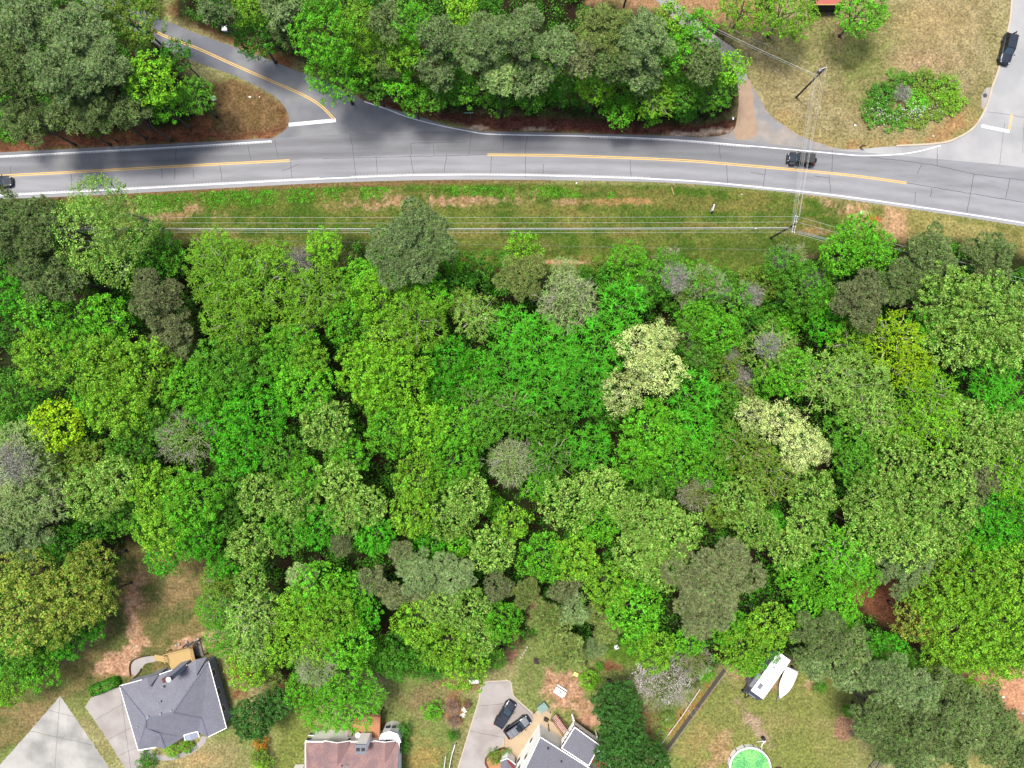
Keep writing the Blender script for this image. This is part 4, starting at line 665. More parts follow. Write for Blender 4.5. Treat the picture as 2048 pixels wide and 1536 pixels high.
(55, 1150, 54, 'O', 'ro', 12, 'top left, beside the grassy yard'), (55, 1225, 74, 'O', 'ro', 14, 'largest, at the left edge'), (150, 1190, 62, 'O', 'ro', 13, 'right, facing the grassy yard'), (185, 1130, 46, 'O', 'ro', 11, 'upper right, facing the grassy yard'), (195, 1200, 40, 'O', 'ro', 11, 'small, touching the grassy yard'), (115, 1245, 46, 'O', 'ro', 12, 'bottom of the golden group'), (125, 1090, 40, 'B', 'g3', 9, 'shaded, above the golden oaks'), (180, 1060, 34, 'B', 'g3', 8, 'shaded, right of the fallen grey branch'),
(135, 1280, 40, 'B', 'em', 7, 'low, below the golden oaks'), (185, 1250, 30, 'B', 'em', 6, 'low, at the yard edge beside the golden oaks'), (40, 1310, 50, 'B', 'g2', 9, 'on the left edge above the concrete triangle'), (80, 1340, 40, 'B', 'g1', 8, 'nearer the concrete triangle'), (20, 1375, 38, 'B', 'yg', 8, 'lowest at the left edge'), (85, 1290, 36, 'B', 'g3', 7, 'shaded, below the largest golden oak'),
(445, 1160, 38, 'Y', 'ol', 8, 'rusty, at the top of the yard hedge'), (435, 1215, 40, 'Y', 'g1', 8, 'right edge of the grassy yard, upper one'), (450, 1275, 38, 'Y', 'g1', 8, 'right edge of the grassy yard, lower one'), (505, 1165, 34, 'B', 'lg', 11, 'above the pale round tree by the yard'), (508, 1230, 50, 'Y', 'lg', 13, 'round, left of the yellow green cluster'), (510, 1290, 40, 'Y', 'lg', 11, 'below the round pale one left of the cluster'), (500, 1335, 42, 'B', 'yg', 9, 'right of the grey roof corner'), (545, 1355, 22, 'B', 'og', 6, 'small, above the dark evergreen'),
(605, 1150, 38, 'P', 'gr', 12, 'small, in the dark gap lower left'), (680, 1090, 28, 'P', 'bg', 12, 'tiny, in the dark gap left of centre'), (640, 1175, 56, 'B', 'g1', 13, 'top of the yellow green cluster'), (600, 1215, 48, 'B', 'yg', 13, 'left of the yellow green cluster'), (660, 1225, 58, 'B', 'yg', 14, 'centre of the yellow green cluster'), (715, 1180, 40, 'B', 'g1', 12, 'right of the yellow green cluster'), (575, 1285, 44, 'B', 'yg', 12, 'lower left of the yellow green cluster'), (640, 1285, 40, 'B', 'yg', 12, 'bottom of the yellow green cluster'), (700, 1285, 52, 'B', 'g1', 13, 'lower right of the yellow green cluster'), (735, 1230, 30, 'B', 'em', 11, 'small, right of the yellow green cluster'),
(640, 1320, 46, 'D', 'gr', 12, 'above the brick roofed house'), (640, 1322, 44, 'Y', 'gr', 11, 'above the brick roofed house'), (620, 1375, 46, 'B', 'g1', 10, 'left above the brick roofed house'), (690, 1355, 52, 'B', 'g1', 11, 'right above the brick roofed house'), (650, 1415, 44, 'Y', 'g1', 10, 'touching the white porch wall'), (705, 1410, 50, 'Y', 'g1', 10, 'over the terracotta deck'), (740, 1390, 30, 'Y', 'g1', 9, 'small, right of the terracotta deck corner'),
(510, 1435, 42, 'M', 'dk', 8, 'rounded, between two houses'), (555, 1405, 30, 'M', 'dk', 7, 'shaded upper right part between two houses'), (790, 1310, 46, 'B', 'g3', 7, 'in the dark gap above the lawn'), (830, 1320, 36, 'B', 'g2', 6, 'low, at the top of the middle lawn'), (765, 1310, 30, 'B', 'g2', 6, 'small, low, left at the top of the middle lawn'),
(800, 1100, 30, 'P', 'bg', 12, 'small, top of the brown pine band'), (750, 1160, 38, 'P', 'bg', 12, 'left end of the brown pine band'), (785, 1190, 34, 'P', 'bg', 11, 'second from left in the brown pine band'), (845, 1145, 48, 'P', 'pn', 13, 'in the middle left of the brown pine band'), (910, 1150, 48, 'P', 'pn', 13, 'above the big yellowish clump'), (850, 1190, 40, 'P', 'bg', 11, 'left of the yellowish clump'), (1000, 1175, 36, 'P', 'bg', 12, 'reddish, above the play yard'), (1050, 1180, 36, 'P', 'og', 12, 'right of the reddish pine'), (1130, 1185, 38, 'P', 'bg', 10, 'below the green lobes at centre'),
(835, 1245, 48, 'B', 'yg', 12, 'left of the yellowish clump above the sheds'), (885, 1215, 40, 'B', 'lg', 13, 'top left of the yellowish clump'), (935, 1215, 46, 'B', 'lg', 13, 'top right of the yellowish clump'), (895, 1290, 52, 'B', 'yg', 13, 'middle of the yellowish clump'), (930, 1330, 50, 'B', 'yg', 12, 'bottom, above the white shed roof'), (955, 1275, 40, 'B', 'lg', 12, 'right middle of the yellowish clump'), (1000, 1240, 42, 'B', 'g1', 12, 'right of the yellowish clump'), (870, 1330, 30, 'B', 'g3', 10, 'shaded, lower left of the yellowish clump'), (980, 1290, 26, 'B', 'g2', 8, 'small, beside the bare path'), (995, 1320, 20, 'B', 'g2', 6, 'tiny, above the driveway top'),
(1090, 1235, 40, 'P', 'og', 13, 'left, above the play yard'), (1150, 1225, 36, 'P', 'pn', 13, 'middle, above the play yard'), (1125, 1290, 50, 'P', 'og', 14, 'nearest above the red clay patch'), (1185, 1225, 26, 'P', 'og', 11, 'small, left of the green trees above the blossom'), (1215, 1260, 36, 'P', 'og', 11, 'right, above the play yard'), (1190, 1290, 24, 'P', 'pn', 9, 'small, above the dark bench'),
(1310, 1300, 44, 'B', 'yg', 11, 'touching the white blossoming crown'), (1278, 1280, 34, 'B', 'g1', 10, 'left above the white blossoming crown'), (1378, 1278, 32, 'B', 'g1', 10, 'between the blossom and the very large pine'), (1388, 1320, 34, 'D', 'og', 8, 'right above the blossom'), (1410, 1345, 18, 'B', 'g1', 5, 'tiny, at the top end of the long fence'),
(1480, 1290, 52, 'B', 'yg', 12, 'left of the travel trailer'), (1540, 1250, 48, 'B', 'yg', 12, 'above the travel trailer top'), (1450, 1250, 40, 'B', 'g1', 11, 'lower edge of the very large round pine, green'), (1500, 1325, 30, 'B', 'g1', 10, 'touching the travel trailer'), (1548, 1312, 15, 'B', 'g3', 8, 'sprig over the travel trailer roof'),
(1232, 1405, 47, 'M', 'dk', 10, 'upper part beside the white house'), (1245, 1460, 46, 'M', 'dk', 10, 'middle part beside the white house'), (1235, 1510, 44, 'M', 'dk', 9, 'lower part beside the white house'), (1300, 1515, 36, 'M', 'dk', 8, 'lower right part below the long fence end'),
(1635, 1275, 56, 'P', 'pd', 14, 'right of the travel trailer'), (1700, 1300, 46, 'P', 'pd', 14, 'second right of the travel trailer'), (1625, 1335, 34, 'P', 'pn', 10, 'low, right of the covered boat'), (1690, 1345, 44, 'P', 'pn', 12, 'lower, right of the covered boat'), (1740, 1285, 30, 'B', 'g3', 9, 'small, between the pines and the clearing'), (1775, 1300, 38, 'B', 'em', 9, 'bright against the lower right pines'), (1825, 1320, 22, 'B', 'g2', 6, 'tiny, at the clearing edge'),
(1770, 1355, 52, 'P', 'pn', 15, 'top of the lower right pine slope'), (1755, 1425, 56, 'P', 'pd', 15, 'left middle of the lower right pine slope'), (1830, 1385, 56, 'P', 'pn', 16, 'upper middle of the lower right pine slope'), (1850, 1450, 64, 'P', 'pd', 17, 'large, middle of the lower right pine slope'), (1790, 1485, 56, 'P', 'pd', 15, 'bottom left of the lower right pine slope'), (1890, 1365, 44, 'P', 'pd', 13, 'by the oaks on the lower right pine slope'), (1925, 1430, 58, 'P', 'pd', 15, 'right middle of the lower right pine slope'), (1900, 1500, 40, 'P', 'pd', 14, 'bottom middle of the lower right pine slope'), (1985, 1480, 54, 'P', 'pd', 13, 'lower right corner group, left one'), (2030, 1510, 50, 'P', 'pd', 13, 'in the lower right corner'), (1970, 1400, 38, 'P', 'pd', 9, 'by the bare clay at the right edge'), (2010, 1440, 34, 'P', 'pd', 9, 'right of the slope pines at the clay edge'), (1820, 1525, 50, 'P', 'pn', 14, 'cut by the bottom edge on the pine slope'),
]
for t_ in T:
    x, y, r_, kd, c_, h_, loc = t_[:7]
    s_ = {'P': 'pines and evergreens of the wood', 'D': 'bare or thinly leafed trees'}.get(kd, 'broadleaf trees of the wood')
    tree(x, y, r_, kd, c_, h_, DESC[(kd, c_)]+' '+loc, 'pine_tree' if kd == 'P' else ('oak_tree' if kd == 'O' else 'broadleaf_tree'), 'pine tree' if kd == 'P' else 'tree', s_)
# the blossoming tree: olive foliage with white flowers as a part of its own
bt = tree(1325, 1358, 58, 'D', 'og', 8, 'white blossoming tree over the green lawn left of the long fence', 'blossoming_tree', 'tree')
bs = np.random.RandomState(8); n = 230; d = dirs(n, bs, 0.0); c = d*np.array([4.4, 4.0, 2.2])*bs.uniform(0.75, 1.05, (n, 1)); c = c[vnoise(c[:, 0], c[:, 1], 0.45, 5) > 0.42]
pp = (c[:, None]+bs.normal(size=(len(c), 11, 3))*np.array([.26, .26, .14])).reshape(-1, 3)
me = cards('blossom', pp, bs.normal(size=pp.shape)*.5+[0, 0, 1], 0.095, 0.075, [M['petal']]); lf = bpy.data.objects.new('blossom', me); col.objects.link(lf); lf.parent = bt; lf.location = (0, 0, 5.6); lf.color = leafcol('wh')
# shrubs
G1 = 'shrubs of the oval bed in the upper right lawn'
for q in ((1750, 222, 30, 'B', 'g2', 1.8, 'mid green shrub at the left lower end of the oval bed'), (1762, 190, 28, 'B', 'g3', 2.0, 'dark green shrub at the left of the oval bed'), (1800, 168, 28, 'B', 'g2', 2.2, 'mid green shrub at the top left of the oval bed'),
          (1845, 162, 27, 'B', 'ol', 2.2, 'olive shrub at the top of the oval bed'), (1888, 178, 30, 'B', 'yg', 2.2, 'yellow green shrub at the right top of the oval bed'), (1905, 205, 24, 'B', 'yg', 1.8, 'yellow green shrub at the right end of the oval bed'),
          (1832, 202, 26, 'B', 'g1', 2.0, 'bright green shrub in the middle of the oval bed'), (1872, 215, 28, 'B', 'ol', 1.6, 'olive shrub at the lower right of the oval bed'), (1790, 235, 26, 'B', 'g2', 1.4, 'low shrub at the bottom of the oval bed'), (1835, 235, 24, 'B', 'ol', 1.3, 'low olive shrub at the bottom right of the oval bed')):
    shrub(*(q[:5]+(q[5]*0.6,)+q[6:]), group=G1, zs=0.45)
for q in ((1806, 186, 17, 'D', 'gy', 1.5, 'grey leafless shrub in the middle of the oval bed'),): shrub(*q, group=G1, zs=0.5)
fl = np.random.RandomState(4); FP = np.concatenate([np.stack([fl.normal(1830, 22, 120), fl.normal(222, 8, 120)], 1), np.stack([fl.normal(1760, 14, 60), fl.normal(222, 14, 60)], 1)])
fc = np.array([list(P(x, y, fl.uniform(1.2, 1.8))) for x, y in FP])
me = cards('white_flowers', fc, fl.normal(size=fc.shape)+[0, 0, 2], 0.09, 0.08, [M['petal']]); fo = bpy.data.objects.new('white_flowers', me); col.objects.link(fo); fo.color = leafcol('wh'); tag(fo, 'small white flowers over the shrubs of the oval bed', 'flowers', kind='stuff')
for q in ((866, 1421, 20, 'B', 'g1', 2.2, 'round bright green bush on the middle lawn'), (1178, 1358, 22, 'B', 'lm', 2.6, 'round lime bush right of the red clay patch'), (1198, 1332, 10, 'B', 'g2', 1.5, 'tiny green bush above the round lime bush'),
          (808, 1462, 15, 'B', 'g3', 2.2, 'dark green bush right of the white bay window'), (806, 1492, 13, 'B', 'g3', 2.0, 'dark green bush beside the brick red roof edge'), (520, 1512, 20, 'B', 'ol', 1.8, 'low yellowish bush at the bottom between two houses'), (528, 1534, 20, 'B', 'yg', 1.6, 'low bush with orange rim at the bottom edge between two houses'),
          (522, 1484, 16, 'B', 'or_', 1.4, 'orange leaved bush below the dark evergreen'), (934, 1409, 9, 'B', 'g3', 1.2, 'small green bush beside the dead branches by the driveway'), (907, 1470, 12, 'B', 'g3', 1.4, 'small dark bush at the fence left of the driveway'),
          (1640, 1372, 14, 'B', 'g2', 1.8, 'green bush at the lawn edge right of the boat'), (1697, 1421, 14, 'B', 'g1', 1.8, 'green bush by the mulch patch near the pines'), (1335, 1440, 16, 'C', 'lg', 2.4, 'thin pale bush left of the long fence'), (1322, 1468, 13, 'C', 'lg', 2.0, 'thin pale bush lower left of the long fence'), (990, 1512, 16, 'B', 'ol', 1.3, 'yellowish bush in the brick edged bed'), (1013, 1505, 9, 'B', 'g2', 1.0, 'small green bush in the brick edged bed'),
          (905, 1410, 15, 'D', 'og', 1.6, 'dead brown bush left of the driveway, upper one'), (908, 1440, 15, 'D', 'og', 1.5, 'dead brown bush left of the driveway, lower one'), (1360, 1525, 1, 'B', 'g2', 0.5, '')):
    if q[6]: 
        o_ = shrub(*q)
        if 'dead' in q[6]:
            for c_ in o_.children:
                if c_.name.startswith('foliage'): c_.color = leafcol('br')
for q in ((295, 1522, 20, 'B', 'g3', 1.2, 'dark green bush below the curved front path'), (345, 1500, 16, 'B', 'yg', 0.9, 'low yellowish planting under the grey eaves, left'), (375, 1492, 15, 'B', 'yg', 0.9, 'low yellowish planting under the grey eaves, right')): shrub(*q)
hr = empty('hedge', (0, 0, 0), 'clipped dark hedge with pale blooms beside the concrete driveway', 'hedge')
hc = P(212, 1370, 0); hr.location = (hc.x, hc.y, 0); hr.rotation_euler.z = R(23)
hs = np.random.RandomState(9); n = 5200; d = dirs(n, hs, -0.1); hx = np.sign(d)*np.abs(d)**0.6*np.array([2.75, 0.95, 1.25])*hs.uniform(0.88, 1.02, (n, 1)); hx[:, 2] += 0.1
me = cards('foliage', hx, d+hs.normal(size=d.shape)*.4, 0.10, 0.07, [M['glossy_leaf']]); o = bpy.data.objects.new('foliage', me); col.objects.link(o); o.parent = hr; o.color = leafcol('g3')
n = 150; bx = np.stack([hs.uniform(-2.3, 2.3, n), hs.normal(0, 0.3, n), np.full(n, 1.38)], 1)
me = cards('bloom', bx, hs.normal(size=bx.shape)*.5+[0, 0, 1], 0.08, 0.07, [M['petal']]); o = bpy.data.objects.new('bloom', me); col.objects.link(o); o.parent = hr; o.color = leafcol('lg')

for i, q in enumerate(((1330, 522, 22, 'left end of the brush along the verge'), (1348, 556, 24, 'on the left vine draped tree'), (1412, 560, 26, 'on the right vine draped tree'), (1436, 580, 20, 'right of the right vine draped tree'), (1372, 588, 18, 'between the two vine draped trees, lowest'), (1562, 516, 20, 'above the green tree at the verge'), (1592, 508, 14, 'small, at the verge edge right of centre'),
        (1625, 560, 18, 'in the thicket left of the brownish pine'), (1290, 560, 16, 'small, below the bright tree on the verge'), (1500, 590, 20, 'in the low scrub right of the vine draped trees'), (1395, 705, 20, 'in the scrub right of the cream flowering tree'), (1480, 760, 24, 'brown scrub left of the long cream tree'), (1380, 655, 15, 'small, right of the cream flowering top'), (1460, 720, 18, 'scrub between the cream trees'))):
    o_ = shrub(q[0], q[1], q[2]+5, 'D', 'gy', 9.4 if i in (1, 2) else 7.0, 'grey leafless vine tangle '+q[3], group='bare vine tangles of the scrub', zs=.6, name='vine_tangle', cat='vines')
    for c_ in o_.children:
        if c_.name.startswith('foliage'): c_.color = leafcol('gy' if i % 2 else 'ol')
for i, q in enumerate(((1270, 560, 24, 'g2', 'beside the small bright tree on the verge'), (1375, 545, 24, 'g1', 'between the vine draped trees'), (1450, 560, 26, 'g2', 'at the verge edge right of the vine draped trees'), (1500, 560, 26, 'ol', 'at the verge edge, olive'), (1510, 610, 28, 'g2', 'in the scrub below the verge edge'), (1425, 620, 24, 'g1', 'in the scrub below the vine draped trees'), (1345, 600, 26, 'g2', 'above the cream flowering top'), (1560, 600, 28, 'g3', 'in the thicket, darker'), (1580, 640, 28, 'g1', 'in the thicket, lower bright one'), (1600, 540, 24, 'g2', 'at the verge edge left of the cable tree'), (1540, 650, 26, 'g2', 'above the grey topped tree'), (1470, 700, 26, 'ol', 'olive, in the scrub middle'), (1200, 530, 20, 'ol', 'right of the silvery tree at the verge'), (1170, 545, 16, 'g3', 'small and dark at the verge'), (1005, 520, 18, 'g3', 'small, left of the olive pine'), (890, 490, 16, 'g2', 'small, at the right side of the big round pine'))):
    shrub(q[0], q[1], q[2], 'B', q[3], 3.6, 'low leafy bush '+q[4], group='low bushes along the verge edge')
# undergrowth of the woods: one uncountable mass
def undergrowth():
    rs = np.random.RandomState(5); n = 15000
    px = rs.uniform(-60, 2110, n); py = rs.uniform(-60, 1480, n); keep = np.zeros(n, bool)
    for pl, m in ((FOREST, 10), (BELT_L, 22), (BELT_M, 18)): keep |= sdf(px, py, pl) > m
    keep &= ~((sdf(px, py, [(1660, 1170), (1800, 1150), (1920, 1350), (1850, 1340), (1740, 1230)]) > 0))
    for gx, gy, gr in ((28, 650, 30), (730, 1310, 0), (1190, 840, 16), (1205, 872, 16), (780, 1250, 26), (1000, 925, 8), (1000, 1005, 14), (1820, 890, 18), (600, 850, 12), (1735, 950, 0), (260, 1090, 20), (560, 1120, 14), (700, 1110, 14), (1470, 800, 10)): keep &= np.hypot(px-gx, py-gy) > gr
    px, py = px[keep], py[keep]; X = (px-1024)/12; Y = (768-py)/12
    hh = 0.6+3.6*np.clip(fbm(X, Y, 0.16, 61, 3)-0.25, 0, 1)*1.6; f = 1-hh/CAMH
    c = np.stack([X*f, Y*f, hh], 1); m = 26
    d = rs.normal(size=(len(c), m, 3)); d[..., 2] = np.abs(d[..., 2]); d /= np.linalg.norm(d, axis=2)[..., None]
    pos = c[:, None]+d*rs.uniform(0.4, 1.1, (len(c), m, 1)); nn = d+rs.normal(size=d.shape)*.5+[0, 0, .6]
    me = cards('undergrowth', pos.reshape(-1, 3), nn.reshape(-1, 3), rs.uniform(.12, .22, len(c)*m), 0.10, [M['leaf']])
    o = bpy.data.objects.new('undergrowth', me); col.objects.link(o); o.color = leafcol('g3'); tag(o, 'dense green undergrowth filling the gaps between the trees', 'undergrowth', kind='stuff')
undergrowth()
def herbs(name, label, dens, boxes, where, L, colr, seed, h=0.18, W=0.4):
    rs = np.random.RandomState(seed); PX, PY = [], []
    for x0, y0, x1, y1 in boxes:
        n = int((x1-x0)*(y1-y0)/144*dens); PX.append(rs.uniform(x0, x1, n)); PY.append(rs.uniform(y0, y1, n))
    px = np.concatenate(PX); py = np.concatenate(PY); k = where(px, py, rs)
    px, py = px[k], py[k]; X = (px-1024)/12; Y = (768-py)/12; m = 3
    c = np.stack([X, Y, np.full(len(X), h*0.5)], 1)[:, None]+rs.normal(size=(len(X), m, 3))*np.array([L, L, h*0.25]); c[..., 2] = np.clip(c[..., 2], 0.03, 1)
    Ls = np.repeat(L*rs.uniform(.6, 1.3, len(X)), m)
    me = cards(name, c.reshape(-1, 3), rs.normal(size=(len(X)*m, 3))*.7+[0, 0, 1], Ls, Ls*W, [M['leaf']]); o = bpy.data.objects.new(name, me); col.objects.link(o); o.color = colr; tag(o, label, name.replace('_', ' '), kind='stuff')
VERGE = [(0, 402), (581, 374), (923, 365), (1350, 371), (1587, 391), (1700, 408), (1660, 480), (1500, 560), (1100, 520), (900, 520), (300, 500)]
vb = [(80, 360, 1720, 560)]
herbs('verge_weeds', 'bright leafy weeds along the verge below the road', 26, [(120, 370, 1320, 440)], lambda x, y, r: (sdf(x, y, [(150, 396), (600, 376), (1100, 372), (1230, 385), (1230, 396), (900, 392), (600, 405), (290, 430), (150, 420)]) > 0) & (vnoise(x/12, y/12, 0.35, 3)+r.rand(len(x))*.25 > 0.62), 0.13, leafcol('g1', -.1), 1)
herbs('verge_grass', 'rough grass tufts of the verge under the wires', 16, vb, lambda x, y, r: (sdf(x, y, VERGE) > 2) & (vnoise(x/12, y/12, 0.30, 5)+r.rand(len(x))*.5 > 0.62), 0.10, leafcol('g2', -.25)[:3]+(.2,), 2, W=0.2)
herbs('dry_grass', 'straw coloured dry grass scattered over the verge', 12, vb, lambda x, y, r: (sdf(x, y, VERGE) > 1) & (vnoise(x/12, y/12, 0.34, 15)+r.rand(len(x))*.5 > 0.78), 0.10, tuple(v*0.40 for v in lin((178, 150, 98)))+(.1,), 5, W=0.13)
LAWN = [([(1520, 60), (1640, 20), (2010, -10), (1985, 150), (1960, 230), (1860, 280), (1700, 295), (1620, 270), (1530, 190)], (1500, 0, 2020, 300)), ([(1440, 1350), (1700, 1360), (1700, 1590), (1330, 1590)], (1330, 1340, 1720, 1590)), ([(570, 1400), (880, 1360), (960, 1400), (900, 1590), (540, 1590)], (530, 1350, 970, 1590)), ([(260, 1120), (400, 1120), (420, 1260), (240, 1330), (130, 1390), (90, 1400)], (80, 1110, 430, 1400)), ([(1040, 1330), (1180, 1330), (1190, 1440), (1110, 1400), (1060, 1410), (1030, 1370)], (1020, 1320, 1200, 1450)), ([(1750, 430), (2060, 470), (2060, 520), (1760, 500)], (1740, 420, 2060, 530))]
def onlawn(x, y):
    k = np.zeros(len(x), bool)
    for pl, b in LAWN: k |= sdf(x, y, pl) > 3
    return k
herbs('dry_lawn_grass', 'straw coloured grass tufts over the lawns', 13, [b for _, b in LAWN], lambda x, y, r: onlawn(x, y) & (vnoise(x/12, y/12, 0.4, 8)+r.rand(len(x))*.6 > 0.72), 0.085, tuple(v*0.42 for v in lin((186, 172, 120)))+(.05,), 3, W=0.15)
herbs('green_lawn_grass', 'green grass tufts and small weeds over the lawns', 13, [b for _, b in LAWN], lambda x, y, r: onlawn(x, y) & (vnoise(x/12, y/12, 0.22, 28)+r.rand(len(x))*.5 > 0.82), 0.085, tuple(v*0.42 for v in lin((104, 138, 62)))+(.1,), 4, W=0.2)
# ---------------------------------------------------------------- more materials
M['shingle_grey'] = mat('grey_shingles', (146, 146, 158), rough=0.9, var=0.09, scale=0.8, fine=0.34, fscale=9, bump=0.02)
M['ridge'] = mat('ridge_cap', (138, 140, 156), rough=0.9, var=0.1, fine=0.3, fscale=8)
M['shingle_dark'] = mat('charcoal_shingles', (134, 134, 144), rough=0.9, var=0.05, scale=0.8, fine=0.3, fscale=8, bump=0.02)
M['shingle_red'] = mat('reddish_shingles', (178, 140, 134), rough=0.9, var=0.06, scale=0.8, fine=0.32, fscale=7, c2=(156, 126, 126), bump=0.02)
M['white'] = mat('white_paint', (245, 244, 240), rough=0.6, var=0.04, scale=1, fine=0.03, fscale=10, k=0.75)
M['siding_grey'] = mat('grey_siding', (188, 194, 212), rough=0.8, var=0.05, stretch=(1, 1, 8), fine=0.12, fscale=3)
M['siding_white'] = mat('white_siding', (242, 240, 234), rough=0.7, var=0.04, stretch=(1, 1, 9), fine=0.08, fscale=2, k=0.9)
M['brick'] = mat('brick', (120, 62, 54), rough=0.9, var=0.15, fine=0.3, fscale=12)
M['timber'] = mat('new_timber', (216, 182, 118), rough=0.8, var=0.08, scale=1.5, fine=0.15, fscale=10, stretch=(1, 6, 1))
M['old_wood'] = mat('weathered_wood', (158, 148, 138), rough=0.9, var=0.2, scale=2, fine=0.3, fscale=8)
M['dark_wood'] = mat('dark_wood', (78, 62, 50), rough=0.9, var=0.2, scale=2, fine=0.3, fscale=8)
M['terra'] = mat('terracotta_deck', (214, 148, 104), rough=0.8, var=0.08, scale=1, fine=0.15, fscale=6, stretch=(8, 1, 1))
M['red'] = mat('red_paint', (160, 54, 48), rough=0.6, var=0.1)
M['teal'] = mat('teal_canvas', (50, 92, 96), rough=0.8, var=0.1)
M['glass'] = glassmat('glass', (70, 84, 96))
M['glass_dark'] = glassmat('dark_glass')
M['black'] = mat('black_paint', (56, 62, 76), rough=0.38, var=0.04, fine=0.0, coat=0.15, k=0.28)
M['hood'] = mat('charcoal_paint', (66, 76, 94), rough=0.6, var=0.04, fine=0.0, spec=0.15, k=0.26)
M['plastic'] = mat('black_plastic', (40, 40, 42), rough=0.6)
M['tyre'] = mat('tyre', (38, 38, 40), rough=0.9)
M['chrome'] = mat('chrome', (220, 222, 226), rough=0.2, metal=0.7, k=0.8)
M['lamp_clear'] = mat('headlamp', (220, 226, 234), rough=0.15, var=0.02, k=0.5)
M['lamp_red'] = mat('taillamp', (170, 30, 30), rough=0.2, var=0.02)
M['trailer_grey'] = mat('slate_paint', (96, 106, 128), rough=0.4, var=0.06)
M['grey_paint'] = mat('mid_grey_paint', (140, 142, 152), rough=0.5, var=0.05)
M['canvas'] = mat('white_canvas', (236, 234, 236), rough=0.8, var=0.04, scale=1.2, fine=0.06, fscale=6, k=0.62)
M['pool_green'] = mat('pool_algae', (112, 206, 120), rough=0.35, var=0.10, scale=1.0, fine=0.55, fscale=4, c2=(150, 228, 130))
M['skin'] = mat('skin', (200, 150, 120), rough=0.6)
M['cloth'] = mat('black_cloth', (44, 44, 50), rough=0.9)
M['sign_green'] = mat('green_sign', (110, 160, 140), rough=0.5)
M['stone'] = mat('pale_stone', (214, 204, 186), rough=0.9, var=0.2, fine=0.2)
M['yellow'] = mat('yellow_plastic', (240, 226, 130), rough=0.5, k=0.6)
M['blue_grey'] = mat('grey_green_plastic', (150, 178, 168), rough=0.5)

# ---------------------------------------------------------------- houses
def HP(s, ox, oy):
    return lambda x, y, h: P(ox+x/s, oy+y/s, h)
def pipe_vent(root, p, z0, z1, r=0.09, m='galv', name='roof_vent'):
    b = MB(); b.tube((p.x, p.y, z0), (p.x, p.y, z1), r, n=10); b.tube((p.x, p.y, z1), (p.x, p.y, z1+0.06), r*1.7, r*1.2, n=10)
    return at_world(b.build(name, M[m], smooth=False), root)
def ridge_caps(root, a, b, w_=0.26, gap=0.42, m='ridge', name='ridge_cap'):
    a = Vector(a); b = Vector(b); n = int((b-a).length/gap); mb = MB()
    for i in range(n):
        p = a.lerp(b, (i+0.1)/n); q = a.lerp(b, (i+0.9)/n); mb.bar(p+Vector((0, 0, -0.02)), q+Vector((0, 0, -0.02)), w_, 0.07)
    return mb
